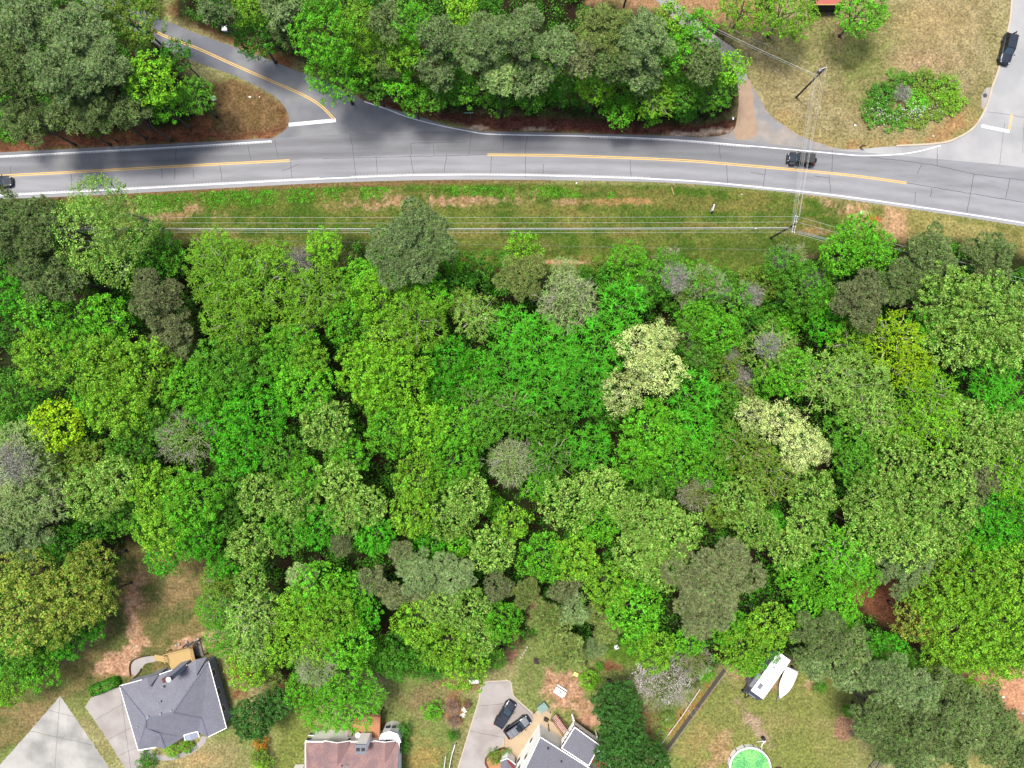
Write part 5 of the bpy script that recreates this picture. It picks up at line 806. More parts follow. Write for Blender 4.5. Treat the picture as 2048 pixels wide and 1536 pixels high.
# -- grey roofed house, lower left
def grey_house():
    r = empty('house', P(345, 1425, 0), 'house with a grey hipped shingle roof and a new timber deck, lower left', 'house')
    E = 3.4
    A, B, C, D = P(238.8, 1371.7, E), P(417, 1322.5, E), P(453, 1456, E), P(276, 1499, E)
    R1, R2 = P(292, 1438, 7.2), P(345, 1425.6, 7.4); H3 = P(403, 1437, 5.0); V3 = P(415, 1474.5, E); Kp = P(396, 1464, 3.9); M1 = P(291, 1457, 5.9)
    S1 = P(320, 1469, 5.2); E1 = P(313, 1494, E); E2 = P(330, 1497, E); E3 = P(368, 1474.5, E)
    mb = MB(); t = 0.16
    for f in ([A, R1, R2], [A, R2, B], [A, D, R1], [D, M1, R1], [B, R2, H3], [B, H3, C], [H3, V3, C], [R1, M1, R2], [R2, M1, Kp], [R2, Kp, H3], [M1, E3, Kp], [H3, Kp, V3], [D, E1, S1], [D, S1, M1], [S1, E2, E3], [S1, E3, M1], [S1, E1, E2]): mb.slab(f, t)
    roof = at_world(mb.build('roof', M['shingle_grey']), r)
    cp = MB()
    for a, b in ((A, R1), (R1, R2), (R2, B), (R2, H3), (H3, V3), (M1, S1), (S1, E2), (R1, M1)):
        c = ridge_caps(r, a, b); cp.v, cp.f, cp.m = cp.v, cp.f, cp.m; cp.add(c.v, c.f)
    o = cp.build('ridge_cap', M['ridge']); o.parent = roof; o.matrix_parent_inverse = roof.matrix_world.inverted() if False else Matrix.Identity(4)
    at_world(o, r)
    # cross gables at the back
    for pk, l, rr_, ap in ((P(293.4, 1354, 4.6), P(284, 1359.5, E+.1), P(318, 1349, E+.1), P(298, 1375.6, 5.1)), (P(392, 1319, 4.4), P(374, 1330, E+.1), P(414, 1314, E+.1), P(392, 1352, 4.9))):
        g = MB(); g.slab([l, pk, ap], 0.12); g.slab([pk, rr_, ap], 0.12); g.slab([l, rr_, pk], 0.1); at_world(g.build('gable', M['shingle_grey']), r)
    # small porch roof with white frame
    q = [P(368.3, 1470, 3.9), P(396, 1462.5, 3.9), P(399, 1474, 3.5), P(371, 1481, 3.5)]; pr = MB(); mid1 = (q[0]+q[1])/2+Vector((0, 0, .5)); mid2 = (q[2]+q[3])/2+Vector((0, 0, .5))
    pr.slab([q[0], mid1, mid2, q[3]], .1); pr.slab([mid1, q[1], q[2], mid2], .1); at_world(pr.build('porch_roof', M['siding_grey']), r)
    wt = MB(); u = Vector((0, 0, .04))
    wt.bar(q[0]+u, q[1]+u, .16, .1); wt.bar(q[0]+u, q[3]+u, .12, .1); wt.bar(q[1]+u, q[2]+u, .12, .1); wt.bar(E1+u, P(276, 1500, E)+u, .14, .12)
    at_world(wt.build('white_trim', M['white']), r)
    gu = MB()
    for a, b in ((A, D), (B, C), (A, P(284, 1359.5, E)), (P(318, 1349, E), P(374, 1330, E)), (V3, C)): gu.bar(a+Vector((0, 0, -.1)), b+Vector((0, 0, -.1)), 0.10, 0.13)
    at_world(gu.build('gutter', M['white']), r)
    cen = (A+B+C+D)/4
    def ins(p, d=0.45): v = Vector((cen.x-p.x, cen.y-p.y, 0)).normalized(); return (p.x+v.x*d*1.3, p.y+v.y*d*1.3)
    wl = MB(); wl.prism([ins(p) for p in (A, D, E1, E3, V3, C, B)], 0, E-.12); wl.prism([(p.x, p.y) for p in (P(296, 1356, 3), P(316, 1350, 3), P(318, 1360, 3), P(298, 1366, 3))], 0, E)
    at_world(wl.build('wall', M['siding_grey']), r)
    # windows on the two sides the drone sees
    Bi, Ci = Vector((*ins(B), 0)), Vector((*ins(C), 0)); dv = (Ci-Bi); nv = Vector((-dv.y, dv.x, 0)).normalized(); nv = -nv if nv.dot(Vector((cen.x-Bi.x, cen.y-Bi.y, 0))) > 0 else nv
    for k_ in (.2, .5, .78):
        w_ = MB(); p = Bi+dv*k_+nv*0.02; an = math.atan2(dv.y, dv.x); w_.box((p.x, p.y, 1.9), (1.2, .06, 1.2), an); f = at_world(w_.build('window', M['white']), r)
        w_ = MB(); p = p+nv*0.03; w_.box((p.x, p.y, 1.9), (1.0, .04, 1.0), an); o = w_.build('pane', M['glass']); o.matrix_parent_inverse = f.matrix_parent_inverse.copy(); o.parent = f
        o.matrix_parent_inverse = Matrix.Identity(4)
    # chimney chase
    ca, cb, cc, cd = [P(x, y, 8.2) for x, y in ((324, 1357), (343, 1351.5), (345.5, 1359.5), (326.5, 1366))]
    off = P(360, 1333, 0)-P(360, 1333, 0)
    ch = MB(); ch.prism([(p.x, p.y) for p in (ca, cb, cc, cd)], 0, 8.1); chm = at_world(ch.build('chimney', M['siding_grey']), r)
    ch = MB(); ch.prism([(p.x*1.0, p.y*1.0) for p in (ca, cb, cc, cd)], 8.103, 8.3); o = at_world(ch.build('chimney_cap', M['brick']), r)
    c0 = (ca+cb+cc+cd)/4; pipe_vent(r, c0+Vector((.35, .1, 0)), 8.3, 8.6, .24, 'white', 'flue')
    for x, y, z in ((296, 1434, 7.1), (321, 1428, 7.2), (342, 1421.5, 7.1), (325.5, 1374, 5.2), (321, 1403, 6.2), (317, 1405.5, 6.1), (275.5, 1454, 4.9)):
        p = P(x, y, z); pipe_vent(r, p, z-.5, z+.15, .15 if z > 7 else .1)
    # timber deck with rails and a stair
    dk = empty('timber_deck', P(352, 1305, 0), 'new yellow timber deck behind the grey roofed house', 'deck')
    zq = 1.6; b = MB(); dp = [P(331.5, 1306, zq), P(384, 1292.5, zq), P(393, 1330, zq), P(345, 1345, zq), P(338, 1328, zq)]
    b.prism([(p.x, p.y) for p in dp], zq-.18, zq); at_world(b.build('floor', M['timber']), dk)
    rl = MB(); rz = zq+1.0
    for a_, b_ in ((dp[0], dp[1]), (dp[1], dp[2]), (dp[0], P(336, 1322, zq))):
        rl.bar(Vector((a_.x, a_.y, rz)), Vector((b_.x, b_.y, rz)), .14, .05); n = int((b_-a_).length/0.28)
        for i in range(n+1): p = a_.lerp(b_, i/n); rl.box((p.x, p.y, zq+.5), (.05, .05, 1.0))
    at_world(rl.build('railing', M['timber']), dk)
    ps = MB()
    for p in (dp[0], dp[1], dp[2], dp[4]): ps.box((p.x, p.y, zq/2), (.16, .16, zq))
    at_world(ps.build('post', M['timber']), dk)
    st = MB()
    for i in range(6): z = zq-(i+1)*.23; a_ = P(334-i*4.4, 1319-i*.7, z); st.box((a_.x, a_.y, z), (.44, 1.0, .1), .15)
    at_world(st.build('stair', M['timber']), dk)
    # dark pergola frame over the lower terrace
    pg = empty('pergola', P(388, 1292, 0), 'dark beam frame over the stone terrace beside the timber deck', 'pergola'); b = MB()
    pts = [P(366, 1294, 1.2), P(400, 1279, 1.2), P(408, 1311, 1.2), P(389, 1292, 1.2)]
    for a_, b_ in ((pts[0], pts[1]), (pts[1], pts[2]), (pts[1], pts[3]), (P(377, 1284, 1.2), P(364, 1297, 1.2))): b.bar(a_, b_, .16, .14)
    at_world(b.build('beam', M['dark_wood']), pg); b = MB()
    for p in pts: b.box((p.x, p.y, .6), (.14, .14, 1.2))
    at_world(b.build('post', M['dark_wood']), pg)
    for i, (x, y) in enumerate(((353, 1290), (359, 1288.5), (375, 1284), (397, 1277))):
        b = MB(); p = P(x, y); b.box((0, 0, .2), (.55, .4, .4), i, taper=.7); o = b.build('rock', M['stone'], bevel=.08); o.location = (p.x, p.y, 0); tag(o, ('first', 'second', 'third', 'fourth')[i]+' pale rock from the left along the terrace edge behind the deck', 'rock', 'pale rocks round the terrace')
    sheet('terrace', [(366, 1297), (378, 1286), (402, 1276), (408, 1312), (392, 1312), (386, 1294)], 0.014, M['drive_old'], 'stone terrace beside the timber deck')
    w3 = empty('retaining_edge', P(275, 1350), 'dark curved timber edging along the path behind the grey house', 'edging'); b = MB(); c = curve([(258, 1366), (270, 1354), (280, 1343), (283, 1337)], 4)
    for a_, b_ in zip(c[:-1], c[1:]): b.bar(P(*a_), P(*b_), .15, .3)
    at_world(b.build('edging', M['dark_wood']), w3)
    b = MB(); c = curve([(262, 1352), (260, 1335), (264, 1322), (278, 1315), (300, 1310)], 4)
    for a_, b_ in zip(c[:-1], c[1:]): b.bar(P(*a_), P(*b_), .15, .25)
    at_world(b.build('edging', M['dark_wood']), w3)
grey_house()
# -- red brown roofed house at the bottom
def red_house():
    r = empty('house', P(700, 1560), 'white house with a reddish brown shingle roof at the bottom edge', 'house'); E = 4.3
    A, B = P(611, 1483, E), P(798, 1486, E); yb = P(700, 1700, E).y; ym = (A.y+yb)/2; ZR = 8.6
    L = Vector((A.x, yb, E)); Rr_ = Vector((B.x, yb, E)); r1 = Vector((A.x+4.2, ym, ZR)); r2 = Vector((B.x-.0, ym, ZR))
    mb = MB(); mb.slab([A, r1, r2, B], .16); mb.slab([A, L, r1], .16); mb.slab([L, Rr_, r2, r1], .16); at_world(mb.build('roof', M['shingle_red']), r)
    tr = MB()
    for cx, w_, dy, z in ((675, 27, 1.1, 1.5), (770, 23, .9, 1.3)):
        pk = P(cx, 1490, E+z); l = P(cx-w_, 1481, E+.12); q = P(cx+w_, 1481, E+.12); pk.y = l.y+.35; ap = Vector((pk.x, A.y-(z+.25)/(ZR-E)*(A.y-ym), E+z+.1))
        g = MB(); g.slab([l, pk, ap], .1); g.slab([pk, q, ap], .1); at_world(g.build('gable', M['shingle_red']), r); tr.bar(l, pk, .1, .1); tr.bar(pk, q, .1, .1)
    dn = Vector((0, 0, -.06)); tr.bar(A+dn, Vector((P(648, 1480, E).x, A.y, E))+dn, .18, .14); tr.bar(A+dn, L+dn, .15, .14); tr.bar(B+dn, Rr_+dn, .15, .14); tr.bar(Vector((P(697, 1480, E).x, A.y, E))+dn, Vector((P(752, 1480, E).x, A.y, E))+dn, .18, .14)
    at_world(tr.build('white_trim', M['white']), r)
    wl = MB(); i_ = .25; wl.prism([(A.x+i_, A.y-i_), (A.x+i_, yb+i_), (B.x-i_, yb+i_), (B.x-i_, A.y-i_)], 0, E-.15); at_world(wl.build('wall', M['siding_white']), r)
    yw = A.y-i_
    for x, z, w_ in ((-33.0, 1.4, .9), (-33.0, 3.1, .9), (-26.4, 3.2, .6), (-24.6, 3.0, .7), (-19.9, 3.0, .8), (-24.6, 1.1, .7)):
        b = MB(); b.box((x, yw+.02, z), (w_, .08, .9)); f = at_world(b.build('window', M['white']), r); b = MB(); b.box((x, yw+.05, z), (w_-.15, .06, .72)); at_world(b.build('pane', M['glass']), r)
    # tall white chimney
    b = MB(); cx, cy = P(721.5, 1506, 7.4).x, P(721.5, 1506, 7.4).y; b.box((cx, A.y-.05, 2.0), (1.7, 1.3, 4.0)); b.box((cx, cy+.6, 5.5), (1.6, 1.35, 3.8)); at_world(b.build('chimney', M['siding_white']), r)
    b = MB(); b.box((cx, cy+.6, 7.46), (1.72, 1.5, .12)); at_world(b.build('chimney_cap', M['grey_paint']), r)
    b = MB(); b.box((cx-.4, cy+.6, 7.55), (.55, .5, .1)); b.box((cx+.4, cy+.6, 7.55), (.55, .5, .1)); at_world(b.build('flue', M['plastic']), r)
    # octagonal bay
    b = MB(); c = P(779, 1478, 3.9); b.prism([(c.x+1.75*math.cos(R(a)), c.y-.3+1.5*math.sin(R(a))) for a in (-5, 45, 90, 135, 185, 270)], 0, 3.9); b.prism([(c.x+1.9*math.cos(R(a)), c.y-.3+1.65*math.sin(R(a))) for a in (-5, 45, 90, 135, 185, 270)], 3.902, 4.05); at_world(b.build('bay', M['white']), r)
    b = MB(); b.box((c.x, c.y-.35, 4.10), (1.1, .75, .08)); at_world(b.build('skylight', M['glass_dark']), r)
    b = MB()
    for i in range(4): b.box((c.x-.55+i*.367, c.y-.35, 4.15), (.04, .75, .03))
    for i in range(3): b.box((c.x, c.y-.72+i*.37, 4.155), (1.1, .04, .03))
    at_world(b.build('skylight_bar', M['white']), r)
    for i in (-1, 1):
        b = MB(); b.box((c.x+i*.5, c.y+1.23, 2.4), (.7, .06, .8)); at_world(b.build('bay_window', M['glass']), r)
    b = MB(); p = P(686, 1527, 5.2); b.tube((p.x, p.y, 4.6), (p.x, p.y, 5.9), .12); at_world(b.build('roof_vent', M['plastic']), r)
    b = MB(); p = P(695, 1530, 5.4); b.box((p.x, p.y, 5.75), (.5, .6, .3)); at_world(b.build('skylight', M['grey_paint']), r)
    # terracotta deck
    dk = empty('terracotta_deck', P(735, 1452), 'raised terracotta coloured deck behind the reddish roofed house', 'deck'); z = 2.6; b = MB()
    q = [P(706, 1428.5, z), P(761.5, 1428.5, z), P(759.5, 1478, z), P(718, 1482, z), P(704, 1450, z)]; b.prism([(p.x, p.y) for p in q], z-.2, z); at_world(b.build('floor', M['terra']), dk); b = MB()
    for a_, b_ in ((q[0], q[1]), (q[1], q[2])):
        b.bar(Vector((a_.x, a_.y, z+1)), Vector((b_.x, b_.y, z+1)), .14, .05); n = int((b_-a_).length/.3)
        for i in range(n+1): p = a_.lerp(b_, i/n); b.box((p.x, p.y, z+.5), (.05, .05, 1))
    at_world(b.build('railing', M['terra']), dk); b = MB()
    for p in q[:3]: b.box((p.x, p.y, z/2), (.18, .18, z))
    at_world(b.build('post', M['dark_wood']), dk)
    # curved slide beside the deck and a small table
    b = MB(); c = curve([(702, 1466), (699, 1474), (699, 1483)], 4)
    hb = empty('hot_tub', P(702, 1474, 0), 'half round grey tub with wooden rim left of the white chimney', 'hot tub'); p = P(703, 1476, 2.4); b.prism([(p.x+1.0*math.cos(R(a))*.75, p.y+1.5*math.sin(R(a))) for a in range(90, 271, 20)], 0.1, 2.3); at_world(b.build('shell', M['terra']), hb)
    b = MB(); b.prism([(p.x-.05+.82*math.cos(R(a))*.75, p.y+1.3*math.sin(R(a))) for a in range(90, 271, 20)], 2.31, 2.36); at_world(b.build('cover', M['old_wood']), hb)
    b = MB(); p = P(716, 1471, 3.4); 
    for i in range(8): pass
    tb = empty('garden_table', (p.x, p.y, 2.6), 'small white round table on the terracotta deck', 'table'); b.tube((0, 0, .7), (0, 0, .76), .45, n=12); b.build('tabletop', M['white'], tb); b = MB(); b.tube((0, 0, 0), (0, 0, .7), .05); b.build('leg', M['white'], tb)
    b = MB(); p = P(601, 1534); b.box((0, 0, 1.2), (1.5, 2.2, 2.4)); o = b.build('wall', M['siding_white']); ut = empty('utility_shed', P(600, 1542), 'small pale shed at the left side of the reddish roofed house', 'shed'); o.parent = ut; b = MB(); b.box((0, 0, 2.46), (1.7, 2.4, .1)); b.build('roof', mat('cream_roof', (246, 244, 214), k=.6), ut)
red_house()
# -- white house with charcoal roof
def white_house():
    r = empty('house', P(1105, 1530), 'white two storey house with charcoal roof and sunroom at the bottom edge', 'house')
    Q = HP(7.314, 960, 1380); E = 5.4
    a = Q(880, 690, E); d1 = (Q(1560, 1120, E)-a); b_ = a+d1*1.35; d2 = Q(740, 1141, E)-a; d2.z = 0
    # local frame: u along the right eave, v along the left gable
    u = Vector((d1.x, d1.y, 0)).normalized(); v = Vector((-u.y, u.x, 0)); v = v if v.dot(d2) > 0 else -v
    Wd = 9.0; Ln = (b_-a).length; ZR = 7.6
    c0 = a; c1 = a+u*Ln; c2 = c1+v*Wd; c3 = a+v*Wd; m0 = a+v*Wd/2+Vector((0, 0, ZR-E)); m1 = m0+u*Ln
    mb = MB(); mb.slab([c0, c1, m1, m0], .15); mb.slab([m0, m1, c2, c3], .15); at_world(mb.build('roof', M['shingle_dark']), r)
    wl = MB(); s = .25; pts = [c0+u*s+v*s, c1-u*s+v*s, c2-u*s-v*s, c3+u*s-v*s]; wl.prism([(p.x, p.y) for p in pts], 0, E-.13)
    g0, g1, gm = pts[0].copy(), pts[3].copy(), (pts[0]+pts[3])/2; wl.add([(g0.x, g0.y, E-.13), (g1.x, g1.y, E-.13), (gm.x, gm.y, ZR-.3), (g0.x+u.x*.2, g0.y+u.y*.2, E-.13), (g1.x+u.x*.2, g1.y+u.y*.2, E-.13), (gm.x+u.x*.2, gm.y+u.y*.2, ZR-.3)], [(0, 1, 2), (3, 5, 4), (0, 2, 5, 3), (1, 4, 5, 2)])
    at_world(wl.build('wall', M['siding_white']), r)
    tr = MB(); dn = Vector((0, 0, -.12)); tr.bar(c0+dn, c1+dn, .16, .14); tr.bar(c0+dn, m0+dn, .12, .14); tr.bar(m0+dn, c3+dn, .12, .14); at_world(tr.build('gutter', M['white']), r)
    an = math.atan2(v.y, v.x)
    for k_, z in ((.3, 1.5), (.5, 3.9), (.75, 1.5), (.75, 3.9)):
        p = pts[0].lerp(pts[3], k_)-u*.02; b = MB(); b.box((p.x, p.y, z), (1.0, .08, 1.2), an); at_world(b.build('window', M['white']), r); p = p-u*.03; b = MB(); b.box((p.x, p.y, z), (.8, .06, 1.0), an); at_world(b.build('pane', M['glass']), r)
    # side porch roof, gable wing at the drive
    q = [Q(670, 1000, 3.2), Q(790, 930, 3.2), Q(810, 985, 3.0), Q(735, 1050, 3.0)]; b = MB(); b.slab(q, .15); at_world(b.build('porch_roof', M['grey_paint']), r)
    wq = [Q(300, 1040, 2.6), Q(400, 1000, 3.4), Q(520, 1090, 2.6)]; dd = -v*0+Vector((-.0, -1, 0))*3.2; b = MB(); b.slab([wq[0], wq[1], wq[1]+dd, wq[0]+dd], .12); b.slab([wq[1], wq[2], wq[2]+dd, wq[1]+dd], .12); at_world(b.build('wing_roof', M['shingle_dark']), r)
    b = MB(); iy = Vector((0, -.15, 0)); a0, a1, a2 = [p+iy for p in wq]; b.prism([(a0.x+.15, a0.y), (a1.x, a1.y), (a2.x-.1, a2.y), (a2.x-.1, a2.y-3), (a0.x+.15, a0.y-3)], 0, 2.45); at_world(b.build('wing_wall', M['siding_white']), r)
    b = MB(); b.bar(wq[1]+Vector((.1, -.3, .06)), wq[2]+Vector((-.2, -.6, .16)), .35, .05); at_world(b.build('red_trim', M['red']), r)
    b = MB(); b.bar(wq[0]+Vector((0, .04, 0)), wq[1]+Vector((0, .04, 0)), .12, .1); b.bar(wq[1]+Vector((0, .04, 0)), wq[2]+Vector((0, .04, 0)), .12, .1); at_world(b.build('white_trim', M['white']), r)
    for x, y in ((995, 860), (1190, 1045), (1010, 590)):
        p = Q(x, y, 6.2); pipe_vent(r, p, 5.2 if x != 1010 else 4, 6.3, .08, 'plastic')
    # sunroom on posts
    S = [Q(1385, 545, 4.9), Q(1750, 810, 4.9), Q(1590, 1110, 5.1), Q(1195, 850, 5.1)]; sr = empty('sunroom', (S[0].x, S[0].y, 0), 'raised white sunroom with window band and dark roof beside the white house', 'sunroom')
    b = MB(); b.slab(S, .15); at_world(b.build('roof', M['shingle_dark']), sr)
    cn = (S[0]+S[1]+S[2]+S[3])/4; I = [Vector((p.x+(cn.x-p.x)*.04, p.y+(cn.y-p.y)*.04, 0)) for p in S]
    b = MB(); b.prism([(p.x, p.y) for p in I], 2.3, 3.5); b.prism([(p.x, p.y) for p in I], 4.62, 4.74); at_world(b.build('wall', M['siding_white']), sr)
    b = MB(); b.prism([(p.x+(cn.x-p.x)*.02, p.y+(cn.y-p.y)*.02) for p in I], 3.5, 4.62); at_world(b.build('window_band', M['glass_dark']), sr)
    b = MB()
    for p0, p1 in ((I[0], I[1]), (I[0], I[3])):
        for i in range(6): p = p0.lerp(p1, i/5); b.box((p.x, p.y, 4.06), (.12, .12, 1.12), math.atan2(u.y, u.x))
    at_world(b.build('mullion', M['white']), sr); b = MB()
    for p in I[:3]: b.box((p.x, p.y, 1.15), (.2, .2, 2.3))
    at_world(b.build('post', M['white']), sr); b = MB()
    for i in range(4): b.bar(S[i]+dn, S[(i+1) % 4]+dn, .14, .13)
    at_world(b.build('gutter', M['white']), sr)
    # satellite dish at the roof corner
    p = Q(1715, 880, 5.4); ds = empty('satellite_dish', (p.x, p.y, 5.1), 'white oval satellite dish on the sunroom roof corner', 'satellite dish'); b = MB()
    vs = [(0, 0, .35)]; fs = []
    for j, rr_ in enumerate((.2, .42)):
        for i in range(16): vs.append((rr_*math.cos(i*math.pi/8), rr_*.8*math.sin(i*math.pi/8), .35+.25*rr_*rr_*(1 if j else 1)))
    fs = [(0, 1+i, 1+(i+1) % 16) for i in range(16)]+[(1+i, 17+i, 17+(i+1) % 16, 1+(i+1) % 16) for i in range(16)]; b.add(vs, fs); o = b.build('dish', M['white'], ds); b = MB(); b.tube((0, 0, 0), (0, 0, .35), .04); b.build('mast', M['galv'], ds)
    # red stair to the sunroom
    A0, A1 = P(1108, 1431, .2), P(1131, 1462.5, 2.4); st = empty('red_stair', (A0.x, A0.y, 0), 'red stair with pale treads climbing to the sunroom', 'stair'); dv = A1-A0; ph = Vector((-dv.y, dv.x, 0)).normalized()
    for s_ in (-.52, .52):
        b = MB(); b.bar(A0+ph*s_, A1+ph*s_, .08, .25); at_world(b.build('stringer', M['red']), st); b = MB(); up = Vector((0, 0, .95)); b.bar(A0+ph*s_*1.1+up, A1+ph*s_*1.1+up, .07, .06)
        for i in range(9): p = A0.lerp(A1, i/8)+ph*s_*1.1; b.box((p.x, p.y, p.z+.5), (.05, .05, .95))
        at_world(b.build('handrail', M['red']), st)
    b = MB()
    for i in range(12):
        p = A0.lerp(A1, (i+.5)/12); b.box((p.x, p.y, p.z+.22), (.15, 1.0, .05), math.atan2(dv.y, dv.x))
    at_world(b.build('tread', mat('pink_tread', (236, 190, 184), rough=.8)), st); 
    b = MB(); b.tube(P(1143.5, 1429, 2.9), P(1148.5, 1442, 2.9), .09); o = b.build('rain_pipe', M['white']); at_world(o, sr)
    # red deck with teal umbrella
    dk = empty('red_deck', P(1205, 1515), 'red deck behind the sunroom', 'deck'); q = [Q(1745, 850, 2.3), Q(1760, 870, 2.3), Q(1900, 1060, 2.3), Q(1850, 1200, 2.3), Q(1600, 1200, 2.3), Q(1610, 1050, 2.3)]; b = MB(); b.prism([(p.x, p.y) for p in q], 2.1, 2.3); at_world(b.build('floor', M['red']), dk)
    b = MB()
    for p in q[2:5]: b.box((p.x, p.y, 1.05), (.2, .2, 2.1))
    at_world(b.build('post', M['dark_wood']), dk)
    p = Q(1810, 965, 4.4); um = empty('garden_umbrella', (p.x, p.y, 2.3), 'dark teal umbrella over the red deck', 'umbrella'); b = MB(); n = 8; b.add([(0, 0, 2.3)]+[(1.15*math.cos(i*math.pi/4), 1.15*math.sin(i*math.pi/4), 1.95) for i in range(8)]+[(0, 0, 2.22)]+[(1.13*math.cos(i*math.pi/4), 1.13*math.sin(i*math.pi/4), 1.9) for i in range(8)], [(0, 1+i, 1+(i+1) % 8) for i in range(8)]+[(9, 10+(i+1) % 8, 10+i) for i in range(8)]+[(1+i, 10+i, 10+(i+1) % 8, 1+(i+1) % 8) for i in range(8)]); b.build('canopy', M['teal'], um); b = MB(); b.tube((0, 0, 0), (0, 0, 2.25), .04); b.build('pole', M['galv'], um)
    b = MB(); 
    for i in range(5): p0 = P(1218+i*1.2, 1536-i*0, .0); 
    fe = empty('white_fence', P(1220, 1528), 'short white plank fence beside the red deck', 'fence'); b = MB(); b.bar(P(1212, 1540, .8), P(1223, 1522, .8), .12, .1); b.bar(P(1217, 1541, .8), P(1228, 1523, .8), .12, .1); at_world(b.build('plank', M['white']), fe)
white_house()
# -- porch end at the top edge
rp = empty('red_porch', P(1650, -10), 'red boarded porch cut by the top edge', 'porch'); b = MB(); q = [P(1632, -60, 2.6), P(1688, -60, 2.6), P(1688, 9, 2.6), P(1632, 9, 2.6)]
b.prism([(p.x, p.y) for p in q], 2.45, 2.6); at_world(b.build('floor', mat('pinkish_boards', (206, 112, 96), rough=.8, stretch=(6, 1, 1))), rp); b = MB()
for p in (q[2], q[3]): b.box((p.x, p.y, 1.22), (.2, .2, 2.44))
b.prism([(q[3].x-.1, q[3].y+.1), (q[2].x+.1, q[2].y+.1), (q[2].x+.1, q[2].y+.2), (q[3].x-.1, q[3].y+.2)], 0, 2.44); at_world(b.build('skirting', M['dark_wood']), rp); b = MB(); b.bar(q[3]+Vector((-1, -.06, 0)), q[2]+Vector((0.2, -.06, 0)), .14, .12); at_world(b.build('edge_beam', M['timber']), rp)

# ---------------------------------------------------------------- vehicles
def loft(st, ns=10):
    """stations (x, half width, z bottom, z top) -> closed rounded body"""
    mb = MB(); rows = []
    for x, hw, z0, z1 in st:
        c = []
        for i in range(ns):
            t = 2*math.pi*i/ns+math.pi/ns; cx, cz = math.cos(t), math.sin(t); e = 0.42
            c.append((x, hw*math.copysign(abs(cx)**e, cx), (z0+z1)/2+(z1-z0)/2*math.copysign(abs(cz)**e, cz)))
        rows.append(c)
    vs = [p for c in rows for p in c]; n = ns
    fs = [(j*n+i, j*n+(i+1) % n, (j+1)*n+(i+1) % n, (j+1)*n+i) for j in range(len(st)-1) for i in range(n)]+[tuple(range(n)), tuple(range((len(st)-1)*n, len(st)*n))[::-1]]
    mb.add(vs, fs); return mb
def car(px, py, dx, dy, L, W, H, label, kind='suv', body='black', roofm='black', cat='car', name='parked_car', group=None, hoodm=None):
    p = P(px, py); root = empty(name, (p.x, p.y, 0.02), label, cat, group, rz=math.atan2(-dy, dx)); h = W/2; f = L/2; belt = H*0.60
    st = [(-f, h*.84, .42, belt*.86), (-f+.12, h*.95, .32, belt*.98), (-f*.5, h, .27, belt), (0, h, .27, belt), (f*.32, h, .27, belt*.985), (f*.5, h*.985, .28, belt*.95), (f*.8, h*.95, .30, belt*.86), (f-.15, h*.86, .34, belt*.74), (f, h*.66, .42, belt*.58)]
    if kind == 'jeep': st = [(-f+.15, h*.80, .5, belt), (-f+.25, h*.82, .45, belt), (0, h*.82, .45, belt), (f*.28, h*.82, .45, belt), (f*.35, h*.72, .45, belt*.97), (f*.86, h*.62, .45, belt*.92), (f-.1, h*.60, .5, belt*.86)]
    b = loft(st).build('body', M[body], root, smooth=True)
    rear = {'suv': -f+.22, 'jeep': -f+.2, 'sedan': -f*.62}[kind]; rr_ = {'suv': -f+.55, 'jeep': -f+.28, 'sedan': -f*.30}[kind]; w0 = f*.42 if kind != 'jeep' else f*.34; w1 = f*.10 if kind != 'jeep' else f*.22
    gh = h*.90 if kind != 'jeep' else h*.80; rh = gh*.80 if kind != 'jeep' else gh*.93
    g = MB(); zb = belt-.06; zt = H-.07
    lo = [(rear, gh*.93), (w0, gh*.90)]; hi = [(rr_, rh), (w1, rh*.96)]
    vs = [(lo[0][0], -lo[0][1], zb), (lo[1][0], -lo[1][1], zb), (lo[1][0], lo[1][1], zb), (lo[0][0], lo[0][1], zb), (hi[0][0], -hi[0][1], zt), (hi[1][0], -hi[1][1], zt), (hi[1][0], hi[1][1], zt), (hi[0][0], hi[0][1], zt)]
    g.add(vs, [(3, 2, 1, 0), (4, 5, 6, 7), (0, 1, 5, 4), (1, 2, 6, 5), (2, 3, 7, 6), (3, 0, 4, 7)]); gg = g.build('window_band', M['glass_dark'], root)
    wsd = MB(); e = Vector((.015, 0, .02)); q = [Vector(vs[i])+e for i in (1, 2, 6, 5)]; c = sum(q, Vector())/4; wsd.add([c+(p_-c)*.88 for p_ in q], [(0, 1, 2, 3)]); wsd.build('windscreen', M['glass'], root)
    rf = MB(); ml = (hi[0][0]+hi[1][0])/2; ll = (hi[1][0]-hi[0][0])
    rf.box((ml, 0, zt+.035), (ll+.06, rh*2+.02, .08), taper=.94); rf.build('roof', M[roofm], root, bevel=.03)
    pl = MB()
    for s in (-1, 1):
        for (xl, xh) in ((lo[0][0]+.06, hi[0][0]+.05), (lo[0][0]*.35+lo[1][0]*.65-.2, hi[0][0]*.35+hi[1][0]*.65-.1), (lo[0][0]*.7+lo[1][0]*.3-.1, hi[0][0]*.7+hi[1][0]*.3-.1), (lo[1][0]-.03, hi[1][0]-.02)):
            pl.tube((xl, s*(lo[0][1]*.985), zb), (xh, s*(rh+.005), zt+.03), .05, n=6)
    pl.build('pillar', M[body], root)
    hd = MB(); x0, x1 = w0+.05, f-.32; zz = lambda x: np.interp(x, [s_[0] for s_ in st], [s_[3] for s_ in st])+.012
    hw = h*.70 if kind != 'jeep' else h*.55; X = np.linspace(x0, x1, 5); vs = []
    for x in X: k_ = 1-.18*((x-x0)/(x1-x0))**2; vs += [(x, -hw*k_, zz(x)-.02), (x, 0, zz(x)+.03), (x, hw*k_, zz(x)-.02)]
    hd.add(vs, [(i*3+j, i*3+j+1, i*3+j+4, i*3+j+3) for i in range(4) for j in range(2)]); hd.build('bonnet', M[hoodm or 'hood'], root, smooth=True)
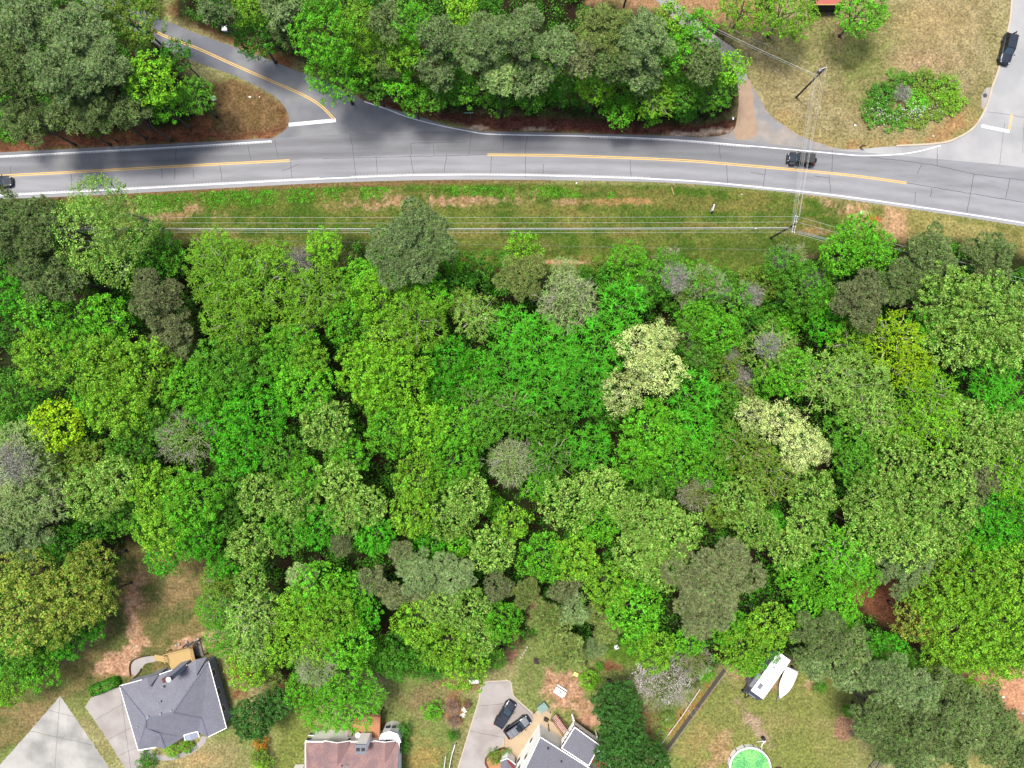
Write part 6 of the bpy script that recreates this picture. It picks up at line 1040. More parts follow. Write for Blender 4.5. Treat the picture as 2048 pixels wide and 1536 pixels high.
    wr = .36 if kind != 'sedan' else .33; wr = .41 if kind == 'jeep' else wr
    for sx in (-f*.60, f*.62):
        for s in (-1, 1):
            wb = MB(); y = s*(h-.12) if kind != 'jeep' else s*(h-.16); wb.tube((sx, y-.12, wr), (sx, y+.12, wr), wr, n=20); wh = wb.build('wheel', M['tyre'], root); wb = MB(); wb.tube((sx, y-s*.0, wr), (sx, y+s*.135, wr), wr*.62, n=14); wb.build('rim', M['galv'], wh)
            if kind == 'jeep': wb = MB(); wb.box((sx, y, wr*2+.06), (1.0, .36, .07)); wb.build('fender', M['plastic'], root, bevel=.03)
    for s in (-1, 1):
        m = MB(); m.box((f-.20 if kind != 'jeep' else f-.12, s*h*(.68 if kind != 'jeep' else .5), belt*.80), (.22 if kind != 'jeep' else .1, .15 if kind != 'jeep' else .2, .12), s*-.45 if kind != 'jeep' else 0); m.build('headlight', M['lamp_clear'], root, bevel=.03)
        m = MB(); m.box((-f+.06, s*h*.72, belt*.86), (.14, .26, .3)); m.build('taillight', M['lamp_red'], root, bevel=.02)
        m = MB(); m.box((w0-.08, s*(h+.08), belt+.05), (.16, .24, .16)); m.build('mirror', M[body], root, bevel=.03)
        if kind == 'suv': m = MB(); m.bar((hi[0][0]+.1, s*rh*.92, zt+.1), (hi[1][0]-.15, s*rh*.92, zt+.1), .04, .04); m.build('roof_rail', M['plastic'], root)
    m = MB(); m.box((f-.03, 0, .42), (.12, W*.62, .24)); m.build('front_bumper', M['plastic'], root, bevel=.04); m = MB(); m.box((-f+.03, 0, .48), (.14, W*.8, .26)); m.build('rear_bumper', M['plastic'], root, bevel=.04)
    m = MB(); 
    for i in range(2): m.box((ml-ll*.18+i*ll*.36, 0, zt+.078), (.05, rh*1.7, .012))
    m.build('roof_seam', M['plastic'], root)
    if kind == 'jeep':
        m = MB(); m.tube((-f+.06, .12, 1.05), (-f-.16, .12, 1.05), .40, n=20); m.build('spare_wheel', M['tyre'], root); m = MB(); m.box((f-.02, 0, .62), (.16, 1.5, .2)); m.build('winch_bumper', M['plastic'], root, bevel=.04)
    return root
CG = 'dark cars and jeeps in the scene'
car(1598, 321, -1, -.09, 4.5, 2.05, 1.85, 'black boxy jeep driving left on the far lane of the road', 'jeep', roofm='plastic', cat='jeep', name='jeep')
car(1, 366, 1, -.06, 4.7, 1.85, 1.45, 'black sedan entering at the left edge of the road', 'sedan', roofm='black', cat='car', name='sedan')
car(2009, 102, -14, 60, 5.1, 2.0, 1.85, 'long black car parked at the kerb of the upper right street', roofm='hood', cat='car')
car(1010.5, 1424, 28, -46, 4.75, 1.9, 1.7, 'dark blue grey car on the driveway, the upper left of two', roofm='hood')
c2 = car(1035, 1449.5, 40, -28, 4.7, 1.9, 1.75, 'dark silver topped car on the driveway, nearer the white house', roofm='grey_paint', hoodm='grey_paint')
m = MB(); m.box((.25, 0, 1.79), (.8, .95, .015)); m.build('sunroof', M['glass_dark'], c2)

# travel trailer
A_ = P(1502.6, 1380, 3.1); B_ = P(1526.4, 1399, 3.1); C_ = P(1582, 1321, 3.1)
ax_ = Vector((B_.x-C_.x, B_.y-C_.y, 0)); Lr = ax_.length; ax_.normalize(); sd_ = Vector((A_.x-B_.x, A_.y-B_.y, 0)); Wr = 2.45
sd_ = Vector((ax_.y, -ax_.x, 0)); sd_ = sd_ if sd_.dot(A_-B_) > 0 else -sd_
cen = (Vector((B_.x, B_.y, 0))+Vector((C_.x, C_.y, 0)))/2+sd_*Wr/2
rv = empty('travel_trailer', (cen.x, cen.y, 0), 'white roofed travel trailer with slate front under the trees', 'travel trailer', rz=math.atan2(ax_.y, ax_.x))
ysg = 1 if Vector((-ax_.y, ax_.x, 0)).dot(sd_) > 0 else -1       # local y towards the side the drone sees
b = MB(); b.box((0, 0, 1.85), (Lr, Wr, 2.3)); b.build('body', M['grey_paint'], rv, bevel=.06)
b = MB(); b.box((0, 0, 3.05), (Lr-.05, Wr-.02, .12)); b.build('roof', mat('rv_roof', (246, 246, 246), rough=.6, var=.03, scale=2, fine=.08, fscale=5, k=.8), rv, bevel=.04)
b = MB(); h_ = Lr/2; yw_ = Wr/2-.03; b.add([(h_, -yw_, .75), (h_+.95, -yw_*.96, .9), (h_+1.0, -yw_*.96, 1.5), (h_+.1, -yw_, 3.05), (h_, yw_, .75), (h_+.95, yw_*.96, .9), (h_+1.0, yw_*.96, 1.5), (h_+.1, yw_, 3.05), (h_, -yw_, 3.05), (h_, yw_, 3.05)], [(0, 1, 2, 3, 8), (4, 9, 7, 6, 5), (0, 4, 5, 1), (1, 5, 6, 2), (2, 6, 7, 3), (3, 7, 9, 8), (0, 8, 9, 4)]); b.build('front_cap', M['trailer_grey'], rv)
b = MB(); b.box((h_+1.0, 0, 1.25), (.08, Wr*.9, .10)); b.box((h_+.75, 0, 1.98), (.06, Wr*.55, .04)); b.build('front_trim', M['chrome'], rv)
b = MB(); b.box((h_*.55, ysg*(Wr/2+.28), 1.9), (2.6, .6, 1.9)); so = b.build('slide_out', M['grey_paint'], rv, bevel=.04); b = MB(); b.box((h_*.5, ysg*(Wr/2+.585), 2.2), (.9, .03, .6)); b.build('window', M['glass_dark'], so)
b = MB(); b.box((-h_*.75, ysg*(Wr/2+.3), 1.7), (1.3, .6, 1.2)); b.build('slide_out', M['trailer_grey'], rv, bevel=.04)
b = MB(); b.box((h_*.62, ysg*.45, 3.2), (.95, .6, .2)); b.build('air_conditioner', M['grey_paint'], rv, bevel=.04)
for x_, y_, s_ in ((h_*.25, .2, .32), (0, -.3, .4), (-h_*.35, .35, .3), (-h_*.45, -.3, .38), (h_*.1, .7, .22)):
    b = MB(); b.box((x_, y_*ysg, 3.14), (s_, s_, .09)); b.build('roof_vent', M['canvas'] if s_ > .3 else M['grey_paint'], rv, bevel=.02)
b = MB(); b.bar((-.3, -.2*ysg, 3.12), (-.3, .5*ysg, 3.12), .07, .03); b.bar((-.3, -.2*ysg, 3.12), (.25, -.35*ysg, 3.12), .07, .03); b.build('antenna', M['plastic'], rv)
for x_ in (-.5, .45):
    for s_ in (-1, 1): b = MB(); b.tube((x_, s_*(Wr/2-.25), .36), (x_, s_*(Wr/2+.01), .36), .36, n=16); b.build('wheel', M['tyre'], rv)
b = MB(); b.bar((h_+.9, .5, .55), (h_+2.0, 0, .5), .1, .12); b.bar((h_+.9, -.5, .55), (h_+2.0, 0, .5), .1, .12); b.build('hitch', M['plastic'], rv)
b = MB(); b.box((h_+1.15, ysg*.95, .75), (.4, .5, .6)); b.build('gas_locker', M['plastic'], rv, bevel=.03)
# covered boat
s0 = (P(1576, 1334, 1.5)+P(1597.5, 1346, 1.5))/2; bw = P(1560.5, 1397, 1.2); ax2 = Vector((bw.x-s0.x, bw.y-s0.y, 0)); Lb = ax2.length; mid = (s0+bw)/2
bo = empty('covered_boat', (mid.x, mid.y, 0), 'white boat under a canvas cover on a trailer beside the travel trailer', 'boat', rz=math.atan2(ax2.y, ax2.x))
hull = MB(); cov = MB(); n = 13; st = []; Wb = 2.15
for i in range(n):
    t = i/(n-1); w_ = Wb/2*(1-max(0, (t-.42)/.58)**2.1)*(0.94+.06*min(1, t*6)); st.append((-Lb/2+Lb*t, max(w_, .05)))
rows = [[(x, -w_, 1.15), (x, -w_*.85, .75), (x, 0, .45+.25*max(0, i/(n-1)-.6)), (x, w_*.85, .75), (x, w_, 1.15)] for i, (x, w_) in enumerate(st)]
vs = [p for c in rows for p in c]; hull.add(vs, [(j*5+i, j*5+i+1, j*5+i+6, j*5+i+5) for j in range(n-1) for i in range(4)]+[(0, 1, 2, 3, 4)]); hull.build('hull', M['white'], bo, smooth=False)
rs_ = random.Random(3); rows = []
for i, (x, w_) in enumerate(st):
    pk = .38*math.sin(min(1, (1-i/(n-1))*2.2)*math.pi/2)
    rows.append([(x, w_*q*1.04, 1.17+pk*(1-abs(q)**1.6)+rs_.uniform(-.02, .02)) for q in (-1, -.8, -.55, -.3, 0, .3, .55, .8, 1)])
vs = [p for c in rows for p in c]; cov.add(vs, [(j*9+i, j*9+i+1, j*9+i+10, j*9+i+9) for j in range(n-1) for i in range(8)]+[tuple(range(9))]); cov.build('cover', M['canvas'], bo, smooth=True)
b = MB(); b.box((Lb/2-.85, .12, 1.27), (.35, .3, .05)); b.build('cleat', M['grey_paint'], bo); b = MB(); b.bar((-Lb/2+.3, .6, .45), (Lb/2+.9, 0, .45), .08, .1); b.bar((-Lb/2+.3, -.6, .45), (Lb/2+.9, 0, .45), .08, .1); tf = b.build('trailer_frame', M['galv'], bo)
for s_ in (-1, 1): b = MB(); b.tube((-.8, s_*.85, .3), (-.8, s_*1.03, .3), .3, n=14); b.build('wheel', M['tyre'], bo)
b = MB(); b.box((-Lb/2-.25, 0, .85), (.35, .4, .9)); b.build('outboard_motor', M['plastic'], bo, bevel=.06)
# pool
pc = P(1500.5, 1537, 1.25); pl_ = empty('swimming_pool', (pc.x, pc.y, 0), 'round above ground pool with pale rim and bright green algae water', 'pool'); rp_ = 3.4; n = 28
def ring(r0, r1, z0, z1, m, name):
    b = MB(); vs = []
    for r_, z in ((r0, z0), (r1, z0), (r1, z1), (r0, z1)): vs += [(r_*math.cos(2*math.pi*i/n), r_*math.sin(2*math.pi*i/n), z) for i in range(n)]
    b.add(vs, [(k_*n+i, k_*n+(i+1) % n, ((k_+1) % 4)*n+(i+1) % n, ((k_+1) % 4)*n+i) for k_ in range(4) for i in range(n)]); return b.build(name, m, pl_)
ring(rp_-.06, rp_, 0, 1.18, M['white'], 'wall'); ring(rp_-.16, rp_+.08, 1.182, 1.25, M['white'], 'rim')
b = MB(); b.add([((rp_-.065)*math.cos(2*math.pi*i/n), (rp_-.065)*math.sin(2*math.pi*i/n), .98) for i in range(n)], [tuple(range(n))]); b.build('water', M['pool_green'], pl_)
b = MB()
for i in range(0, n, 2): a_ = 2*math.pi*i/n; b.box((rp_*1.012*math.cos(a_), rp_*1.012*math.sin(a_), .6), (.06, .14, 1.2), a_)
b.build('upright', M['grey_paint'], pl_)
p = P(1527, 1477, .4); pf = empty('pool_pump', (p.x, p.y, 0), 'black pool filter tank with white pipes beside the pool', 'pool pump'); b = MB(); b.tube((0, 0, 0), (0, 0, .75), .30, .27, n=16); b.tube((0, 0, .75), (0, 0, .9), .27, .1, n=16); b.build('tank', M['plastic'], pf)
b = MB(); b.tube((0, -.3, .3), (.2, -.6, .3), .06); b.tube((.2, -.6, .3), (-.5, -1.4, .5), .04); b.tube((0, -.5, .3), (-1.1, -.7, .2), .03); b.tube((-.2, -.8, .3), (-.45, -1.7, .9), .04); b.build('pipe', M['white'], pf); b = MB(); b.box((.15, -.55, .2), (.5, .3, .3)); b.build('motor', M['canvas'], pf, bevel=.05)
p = P(1551, 1535); o = MB(); o.bar((0, 0, .02), (1.0, 0, .02), .2, .2); o = o.build('timber_block', M['dark_wood']); o.location = p; tag(o, 'dark timber block on the grass right of the pool', 'timber block')

# ---------------------------------------------------------------- fences
def fence(name, label, a, b_, h, m, gap=0.16, board=0.13, thick=0.025, post=2.4, top=True, group=None):
    a = P(*a); b_ = P(*b_); r = empty(name, a, label, 'fence', group); d = (b_-a); L_ = d.length; d.normalize(); an = math.atan2(d.y, d.x); rr_ = random.Random(int(L_*10)); mb = MB()
    for i in range(int(L_/gap)): p = a+d*(i+.5)*gap; mb.box((p.x, p.y, h/2-.03+rr_.uniform(-.03, .03)), (board, thick, h), an)
    at_world(mb.build('board', m), r); mb = MB(); nrm = Vector((-d.y, d.x, 0))*.06
    for z in (.35, h*.8): mb.bar(a+nrm+Vector((0, 0, z)), b_+nrm+Vector((0, 0, z)), .05, .09)
    if top: mb.bar(a+Vector((0, 0, h+.02)), b_+Vector((0, 0, h+.02)), .12, .03)
    at_world(mb.build('rail', m), r)
    for i in range(int(L_/post)+1): p = a+d*i*post+nrm*1.6; mb = MB(); mb.box((p.x, p.y, h/2), (.1, .1, h), an); at_world(mb.build('post', m), r)
    return r
fence('privacy_fence', 'long weathered grey board fence running diagonally down beside the lawn', (1446, 1337), (1331, 1495), 1.5, M['old_wood'])
def rail_fence(label, pts, h, m, nr=2, wd=.05, post=2.2, name='rail_fence'):
    pts = [P(*q) for q in pts]; r = empty(name, pts[0], label, 'fence'); mb = MB()
    for a, b_ in zip(pts[:-1], pts[1:]):
        for i in range(nr): z = h*(i+1)/nr; mb.bar(a+Vector((0, 0, z-.05)), b_+Vector((0, 0, z-.05)), wd, .08)
        n = max(1, int((b_-a).length/post))
        for i in range(n+1): p = a.lerp(b_, i/n); mp = MB(); mp.box((p.x, p.y, h/2), (.1, .1, h)); at_world(mp.build('post', m), r)
    at_world(mb.build('rail', m), r); return r
rail_fence('thin pale rail fence left of the long board fence', [(1396, 1374), (1360, 1428), (1317, 1486)], 1.1, M['canvas'], 1, .06)
rail_fence('pale rail fence left of the grey driveway at the bottom', [(911, 1484), (904, 1506), (897, 1545)], 1.1, M['canvas'], 2, .08); rail_fence('short pale rail by the bottom edge on the middle lawn', [(892, 1508), (887, 1545)], 1.0, M['canvas'], 1, .07, 1.5)
rail_fence('old rail fence with three rails at the bottom edge near the slope pines', [(1756, 1508), (1738, 1530), (1728, 1545)], 1.2, M['old_wood'], 3, .1); rail_fence('second old rail fence run beside the bottom pines', [(1764, 1512), (1745, 1545)], 1.2, M['old_wood'], 3, .1)
rail_fence('short old rail fence beside the mulch patch', [(1713.5, 1430), (1708, 1452)], 1.2, M['old_wood'], 3, .12)
# brush pile
rs_ = random.Random(12); mb = MB()
for i in range(70): p = P(1708+rs_.gauss(0, 9), 1464+rs_.gauss(0, 3.5)+0, 0); a_ = rs_.uniform(-.9, .3); l = rs_.uniform(.4, 1.1); mb.tube((p.x, p.y, rs_.uniform(.05, .3)), (p.x+l*math.cos(a_), p.y+l*math.sin(a_), rs_.uniform(.05, .4)), .025, .012, n=4)
o = mb.build('brush_pile', M['bark']); tag(o, 'heap of brown cut branches at the edge of the mulch patch', 'brush pile')

# ---------------------------------------------------------------- utility poles and wires
def pole(px, py, h, label, arms=(), extra=True, group='utility poles'):
    p = P(px, py); r = empty('utility_pole', p, label, 'utility pole', group); b = MB(); b.tube((0, 0, 0), (0, 0, h), .17, .12, n=10); b.build('pole', M['wood_pole'], r)
    for (z, an, ln, off) in arms:
        b = MB(); dx, dy = math.cos(an), math.sin(an); nx, ny = -dy*off, dx*off; b.bar((nx-dx*ln/2, ny-dy*ln/2, z), (nx+dx*ln/2, ny+dy*ln/2, z), .12, .14); a = b.build('crossarm', M['galv'], r)
        for q in (-.46, -.15, .15, .46): b = MB(); b.tube((nx+dx*ln*q, ny+dy*ln*q, z+.14), (nx+dx*ln*q, ny+dy*ln*q, z+.36), .06, .05, n=8); b.build('insulator', M['white'], a)
    return p
an2 = math.atan2(P(1598, 432, 10.3).y-P(1591, 465, 10.3).y, P(1598, 432, 10.3).x-P(1591, 465, 10.3).x)
pA = pole(1592, 195, 11.0, 'wooden utility pole on the upper right lawn', ((10.6, R(20), .8, .15),)); pB = pole(1541, 476, 10.6, 'wooden utility pole with double crossarm on the verge below the jeep', ((10.1, an2, 2.7, .17), (10.1, an2, 2.7, -.17))); pC = pole(1247, 15, 11, 'dark utility pole at the top edge beyond the pine row'); pD = pole(186, 475, 10.6, 'utility pole hidden in the pale loose tree at the left', ((10.2, R(90), 2.4, .15),))
b = MB(); p = pA; b.tube((p.x-.35, p.y+.1, 9.4), (p.x-.35, p.y+.1, 10.2), .22, n=12); o = b.build('transformer', M['galv']); bpy.data.objects['utility_pole'].name; at_world(o, [x for x in bpy.data.objects if x.get('label') == 'wooden utility pole on the upper right lawn'][0])
WG = 'overhead wires between the utility poles'
def wire(a, b_, label, r=.02, sag=.6, m='wire'):
    a = Vector(a); b_ = Vector(b_); mb = MB(); n = 14; q = [a.lerp(b_, i/n)-Vector((0, 0, sag*4*(i/n)*(1-i/n))) for i in range(n+1)]
    for x, y in zip(q[:-1], q[1:]): mb.tube(x, y, r, n=5, caps=False)
    o = mb.build('power_line', M[m]); tag(o, label, 'wire', WG)
for (yl_, yr_, z, r_, lab, m) in ((434, 433, 10.4, .013, 'uppermost thin wire along the verge', 'wire'), (445, 444, 10.4, .013, 'second thin wire from the top along the verge', 'wire'), (463.5, 464, 10.4, .013, 'thin wire just below the thick cable along the verge', 'wire'), (456.5, 455, 8.6, .042, 'thick pale cable along the verge', 'wire'), (459.5, 457.5, 8.3, .05, 'thick dark cable beside the pale one along the verge', 'cable'), (473, 500, 6.6, .012, 'faint lowest wire along the verge', 'cable')):
    xr = {433: 1597, 444: 1596, 464: 1591}.get(yr_, 1578); wire(P(140, yl_, z), P(xr, yr_, z), lab, r_, .5 if z > 8 else .3, m)
    xl2 = -400; wire(P(140, yl_, z), P(-500, yl_+6, z), lab.replace('along the verge', 'continuing off the left edge'), r_, .3, m)
for i, (x0, y0, x1, y1, z0, z1) in enumerate(((1583, 452, 1626, 152, 8.8, 9.2), (1585, 452, 1630, 155, 8.8, 9.4), (1587, 452, 1632, 152, 8.8, 9.6), (1590, 450, 1634, 150, 9, 9.6), (1591, 445, 1637, 148, 9, 9.8), (1598, 434, 1646, 140, 10.3, 10.6), (1599, 434, 1650, 138, 10.3, 10.8), (1597, 440, 1654, 136, 10.3, 10.8))):
    wire(P(x0, y0, z0), P(x1, y1, z1), ('first', 'second', 'third', 'fourth', 'fifth', 'sixth', 'seventh', 'eighth')[i]+' wire from the left in the bundle crossing over the jeep', .010, .35)
for i, (x0, y0, x1, y1) in enumerate(((1634, 150, 1290, -15), (1632, 153, 1288, -11), (1645, 138, 1300, -22))): wire(P(x0, y0, 9.6), P(x1, y1, 9.2), ('upper', 'middle', 'faint third')[i]+' wire from the lawn pole up to the top edge', .02 if i < 2 else .01, .5, 'cable' if i else 'wire')
for i, (x0, y0, x1, y1, r_) in enumerate(((1600, 434, 2100, 572, .018), (1599, 445, 2100, 580, .018), (1594, 462, 1742, 496, .05), (1594, 464.5, 1742, 499, .05), (1592, 467, 2100, 604, .018))): wire(P(x0, y0, 9.5), P(x1, y1, 9.5), ('first', 'second', 'third, thicker', 'fourth, thicker', 'fifth')[i]+' wire from the top running right from the double crossarm', r_, .3, 'wire' if r_ < .03 else 'cable')

# ---------------------------------------------------------------- small things
def smallbox(px, py, d, label, cat, name, m='white', rz=0., lid=None, bev=.04, z=0.):
    p = P(px, py); r = empty(name, (p.x, p.y, z), label, cat, rz=rz); b = MB(); b.box((0, 0, d[2]/2), d); b.build('body', M[m], r, bevel=bev)
    b = MB(); b.box((0, 0, d[2]+.03), (d[0]*1.06, d[1]*1.06, .06)); b.build('lid', M[lid or m], r, bevel=.015); return r
sh = empty('garden_shed', P(947, 1354), 'white metal roofed lean-to at the foot of the yellowish trees', 'shed'); b = MB(); q = [P(938, 1360, 2.2), P(957, 1359.5, 2.2), P(957, 1366.5, 2.0), P(937, 1368, 2.0)]; b.slab(q, .08); at_world(b.build('roof', M['white']), sh); b = MB()
for p in q: b.box((p.x, p.y, 1.0), (.1, .1, 2.0))
b.bar(P(957, 1368, .5), P(965, 1368, .4), .08, .08); at_world(b.build('post', M['dark_wood']), sh)
smallbox(452, 60, (.8, .8, .7), 'small pale utility box on the bank right of the side road', 'utility box', 'utility_box', 'canvas'); 
sg = empty('road_sign', P(436, 205), 'white road sign on a post on the bank left of the side road', 'sign'); b = MB(); b.tube((0, 0, 0), (0, 0, 2.1), .035); b.build('post', M['galv'], sg); b = MB(); b.box((0, -.04, 1.8), (.75, .04, .75), 0.2); o = b.build('panel', M['white'], sg); o.rotation_euler = (R(-35), 0, 0); o.location = (0, -1.0, .35)
sg = empty('street_name_sign', P(942, 238), 'green street name blade on a thin post beside the curved edge line', 'sign'); b = MB(); b.tube((0, 0, 0), (0, 0, 2.6), .035); b.build('post', M['galv'], sg); b = MB(); b.box((-.25, 0, 2.7), (1.5, .12, .22)); b.build('blade', M['sign_green'], sg)
for px, py, w_, d_, lab, cat, m in ((1153, 366, .35, .25, 'white litter scrap on the grass below the road, right of the pine', 'litter', 'white'), (1483, 389, .5, .35, 'pale stone on the verge left of the wires', 'stone', 'stone'), (1722, 425, .35, .6, 'white marker stone near the tyre tracks', 'stone', 'white'), (1865, 273, .55, .5, 'tan boulder in the grass inside the street corner', 'boulder', 'stone'), (1710, 251, .4, .3, 'white scrap on the lawn below the oval bed', 'litter', 'white'), (500, 194, .5, .25, 'white plank scrap on the bank inside the road fork', 'litter', 'white'), (519, 194, .2, .2, 'tiny white scrap right of the plank on the bank', 'litter', 'white'), (1511, 457, .3, .3, 'pale blue scrap near the verge pole', 'litter', 'canvas'), (1233, 1293, 1.0, .9, 'pale grey stone slab at the edge of the green lawn', 'stone', 'canvas'), (1466, 237, .3, .6, 'white marker by the old driveway corner', 'marker', 'white'), (1828, 1392, .5, .4, 'white stone on the clay at the lower right', 'stone', 'white'), (2006, 1394, .5, .35, 'small white stone on bare clay near the right edge', 'stone', 'white'), (2044, 1426, .7, .4, 'pale stone on bare clay at the right edge', 'stone', 'stone')):
    b = MB(); hh_ = min(w_, d_)*.5; n = 7; rs_ = random.Random(px); b.prism([(w_/2*math.cos(i*2*math.pi/n)*rs_.uniform(.8, 1.1), d_/2*math.sin(i*2*math.pi/n)*rs_.uniform(.8, 1.1)) for i in range(n)], 0, hh_); o = b.build(cat, M[m], bevel=hh_*.3); o.location = P(px, py); tag(o, lab, cat)
b = MB(); b.box((0, 0, .9), (.14, .14, 1.8)); b = MB(); b.tube((0, 0, .05), (.35, -1.3, .12), .08, n=8); o = b.build('marker_post', M['timber']); o.location = P(1343, 374); tag(o, 'short yellowish post lying on the verge below the road', 'post')
sg = empty('sign_board', P(1421, 420), 'leaning pale sign board on the verge', 'sign'); b = MB(); b.box((.12, .1, .8), (.12, 1.1, 1.3), -.25); b.build('board', M['canvas'], sg); b = MB(); b.tube((0, -.4, 0), (0, -.4, 1.3), .05); b.tube((.1, .5, 0), (.1, .5, 1.3), .05); b.build('post', M['old_wood'], sg)
b = MB(); b.tube((0, 0, 0), (0, 0, 1.0), .12, .1, n=8); b.tube((0, 0, .9), (.25, -.1, 1.3), .2, .14, n=8); o = b.build('fire_hydrant', M['brick']); o.location = P(1720, 295); tag(o, 'small rusty red hydrant at the road edge below the oval bed', 'hydrant')
b = MB(); p = P(1970, 191); b.tube((0, 0, .012), (0, 0, .03), .36, n=20); o = b.build('manhole_cover', M['tar']); o.location = p; tag(o, 'dark round drain cover on the concrete apron by the kerb', 'drain cover')
for i, (x, y) in enumerate(((1054, 1294), (1051, 1300), (1048, 1305), (1045, 1309), (1041, 1314))):
    b = MB(); b.box((0, 0, .12), (.4, .35, .24), i, taper=.7); o = b.build('stepping_stone', M['stone'], bevel=.05); o.location = P(x, y); tag(o, ('topmost', 'second', 'middle', 'fourth', 'lowest')[i]+' pale stone in the slanting row above the play yard', 'stone', 'row of pale stones above the play yard')
def bench(px, py, w_, rz, label):
    r = empty('wooden_bench', P(px, py), label, 'bench', rz=rz); b = MB()
    for i in range(5): b.box((0, -.36+i*.18, .5), (w_, .13, .05))
    b.build('seat', M['dark_wood'], r); b = MB()
    for s in (-1, 1): b.box((s*(w_/2-.06), 0, .24), (.09, .8, .47))
    b.build('leg', M['old_wood'], r)
bench(1077, 1321, 1.6, R(-8), 'dark slatted bench left of the play yard pine'); bench(1165, 1322, 1.6, R(-25), 'dark slatted bench right of the play yard pine')
pt = empty('picnic_table', P(1120, 1380), 'white picnic table with two benches beside the red clay patch', 'picnic table', rz=R(-33)); b = MB(); b.box((0, .18, .75), (1.95, .42, .05)); b.box((0, -.2, .75), (1.95, .24, .05)); b.build('tabletop', M['white'], pt)
for s in (-1, 1): b = MB(); b.box((0, s*.62, .45), (1.85, .22, .05)); b.build('bench', M['white'], pt)
b = MB()
for s in (-1, 1): b.box((s*.75, 0, .4), (.08, 1.3, .07)); b.box((s*.75, 0, .38), (.09, .5, .70))
b.build('leg', M['grey_paint'], pt)
b = MB(); b.box((.1, 0, .80), (.35, .2, .06)); o = b.build('tray', M['plastic']); o.location = P(1119, 1380); tag(o, 'small dark tray lying on the white picnic table', 'tray')
smallbox(1151.5, 1347, (.75, .55, .35), 'pale yellow toy box on the grass left of the lime bush', 'toy box', 'toy_box', 'yellow', rz=R(-25))
ht = smallbox(1085, 1412, (1.5, 1.2, .8), 'grey green lidded tub on the small patio by the white house', 'tub', 'patio_tub', 'blue_grey', rz=R(38)); 
rail_fence('low grey frame round the small patio by the white house', [(1067, 1424), (1083, 1407), (1101, 1423)], .8, M['old_wood'], 1, .1)
sheet('patio', [(1069, 1427), (1084, 1408), (1105, 1424), (1100, 1440), (1085, 1438)], 0.016, M['sand_concrete'], 'small tan patio between the driveway and the red stair')
smallbox(1092, 1437, (.7, .5, .6), 'dark box standing by the white house corner', 'box', 'storage_box', 'dark_wood', rz=R(-30)); 
rb_ = empty('brick_edging', P(985, 1515), 'curved red brick edging round the planting bed by the driveway', 'edging'); b = MB(); c = curve([(976, 1536), (971, 1524), (975, 1513), (990, 1504), (1005, 1496), (1015, 1499)], 5)
for a_, b_ in zip(c[:-1], c[1:]): b.bar(P(*a_), P(*b_), .3, .18)
at_world(b.build('brick', M['brick']), rb_)
sheet('planting_bed', [(976, 1540), (972, 1520), (990, 1504), (1006, 1497), (1022, 1510), (1010, 1545)], 0.019, M['terra'], 'clay planting bed by the driveway')
for i, (x, y) in enumerate(((928, 1418), (926, 1429))):
    b = MB(); rs_ = random.Random(i)
    for k_ in range(22): a_ = rs_.uniform(0, 6.28); l = rs_.uniform(.2, .6); b.tube((rs_.gauss(0, .2), rs_.gauss(0, .25), .1), (l*math.cos(a_), l*math.sin(a_), .25), .035, .02, n=4)
    o = b.build('branch_heap', M['white']); o.location = P(x, y); tag(o, ('upper', 'lower')[i]+' heap of bleached white sticks left of the driveway', 'sticks')

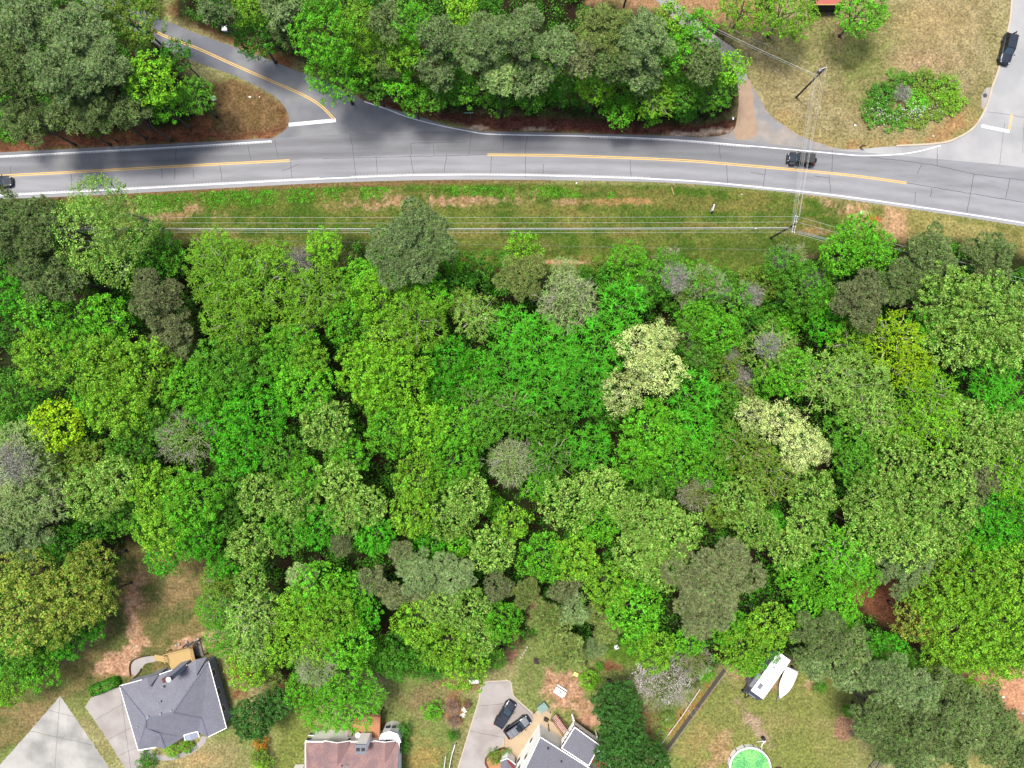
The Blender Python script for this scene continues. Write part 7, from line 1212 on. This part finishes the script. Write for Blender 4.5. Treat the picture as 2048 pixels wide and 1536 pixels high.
# ---------------------------------------------------------------- the person behind the long black car
pr = empty('person', P(2019.5, 73), 'person in black clothes standing behind the long black car on the upper right street', 'person', rz=R(10))
def skinned(name, J, E_, m, parent, lvl=1):
    me = bpy.data.meshes.new(name); me.from_pydata([j[0] for j in J], E_, []); o = bpy.data.objects.new(name, me); col.objects.link(o)
    s = o.modifiers.new('Skin', 'SKIN'); s.use_smooth_shade = True
    for i, j in enumerate(J): me.skin_vertices[0].data[i].radius = (j[1], j[1]*j[2])
    me.skin_vertices[0].data[0].use_root = True
    o.modifiers.new('Subdiv', 'SUBSURF').levels = lvl; me.materials.append(m); o.parent = parent; return o
me_ = [((0, 0, .95), .15, .8), ((0, 0, 1.15), .14, .75), ((0, 0, 1.38), .17, .7), ((0, 0, 1.48), .07, 1), ((0, .01, 1.54), .06, 1), ((0, .01, 1.66), .095, 1.1), ((0, .0, 1.74), .07, 1.1)]
J = [((0, 0, .95), .15, .8), ((0, 0, 1.15), .14, .75), ((0, 0, 1.38), .16, .7), ((0, 0, 1.50), .06, 1), ((.18, 0, 1.40), .075, 1), ((.25, -.02, 1.12), .055, 1), ((.24, .10, .88), .042, 1), ((-.18, 0, 1.40), .075, 1), ((-.25, -.02, 1.12), .055, 1), ((-.24, .10, .88), .042, 1),
     ((.10, 0, .86), .10, 1), ((.11, .02, .48), .07, 1), ((.11, -.01, .10), .05, 1), ((.12, .12, .05), .045, 1), ((-.10, 0, .86), .10, 1), ((-.11, .02, .48), .07, 1), ((-.11, -.01, .10), .05, 1), ((-.12, .12, .05), .045, 1)]
Ed = [(0, 1), (1, 2), (2, 3), (2, 4), (4, 5), (5, 6), (2, 7), (7, 8), (8, 9), (0, 10), (10, 11), (11, 12), (12, 13), (0, 14), (14, 15), (15, 16), (16, 17)]
bm0 = bpy.data.meshes.new('body')
skinned('clothing', J, Ed, M['cloth'], pr)
HJ = [((0, 0, 1.50), .055, 1), ((0, .01, 1.58), .085, 1.1), ((0, .015, 1.67), .095, 1.1), ((0, 0, 1.73), .06, 1.1), ((0, .115, 1.62), .016, 1)]
skinned('head', HJ, [(0, 1), (1, 2), (2, 3), (1, 4)], M['skin'], pr)
for s in (-1, 1):
    b = MB(); b.box((s*.24, .115, .82), (.035, .075, .09))
    for i in range(4): b.tube((s*.24, .085+i*.02, .78), (s*.235, .09+i*.02, .70+.01*abs(i-1.5)), .010, .008, n=5)
    b.tube((s*.235, .15, .82), (s*.22, .175, .765), .011, .009, n=5); b.build('hand', M['skin'], pr, smooth=True)
HC = [((0, -.01, 1.64), .10, 1.15), ((0, -.015, 1.71), .10, 1.1), ((0, -.01, 1.765), .06, 1)]; skinned('cap', HC, [(0, 1), (1, 2)], M['cloth'], pr)
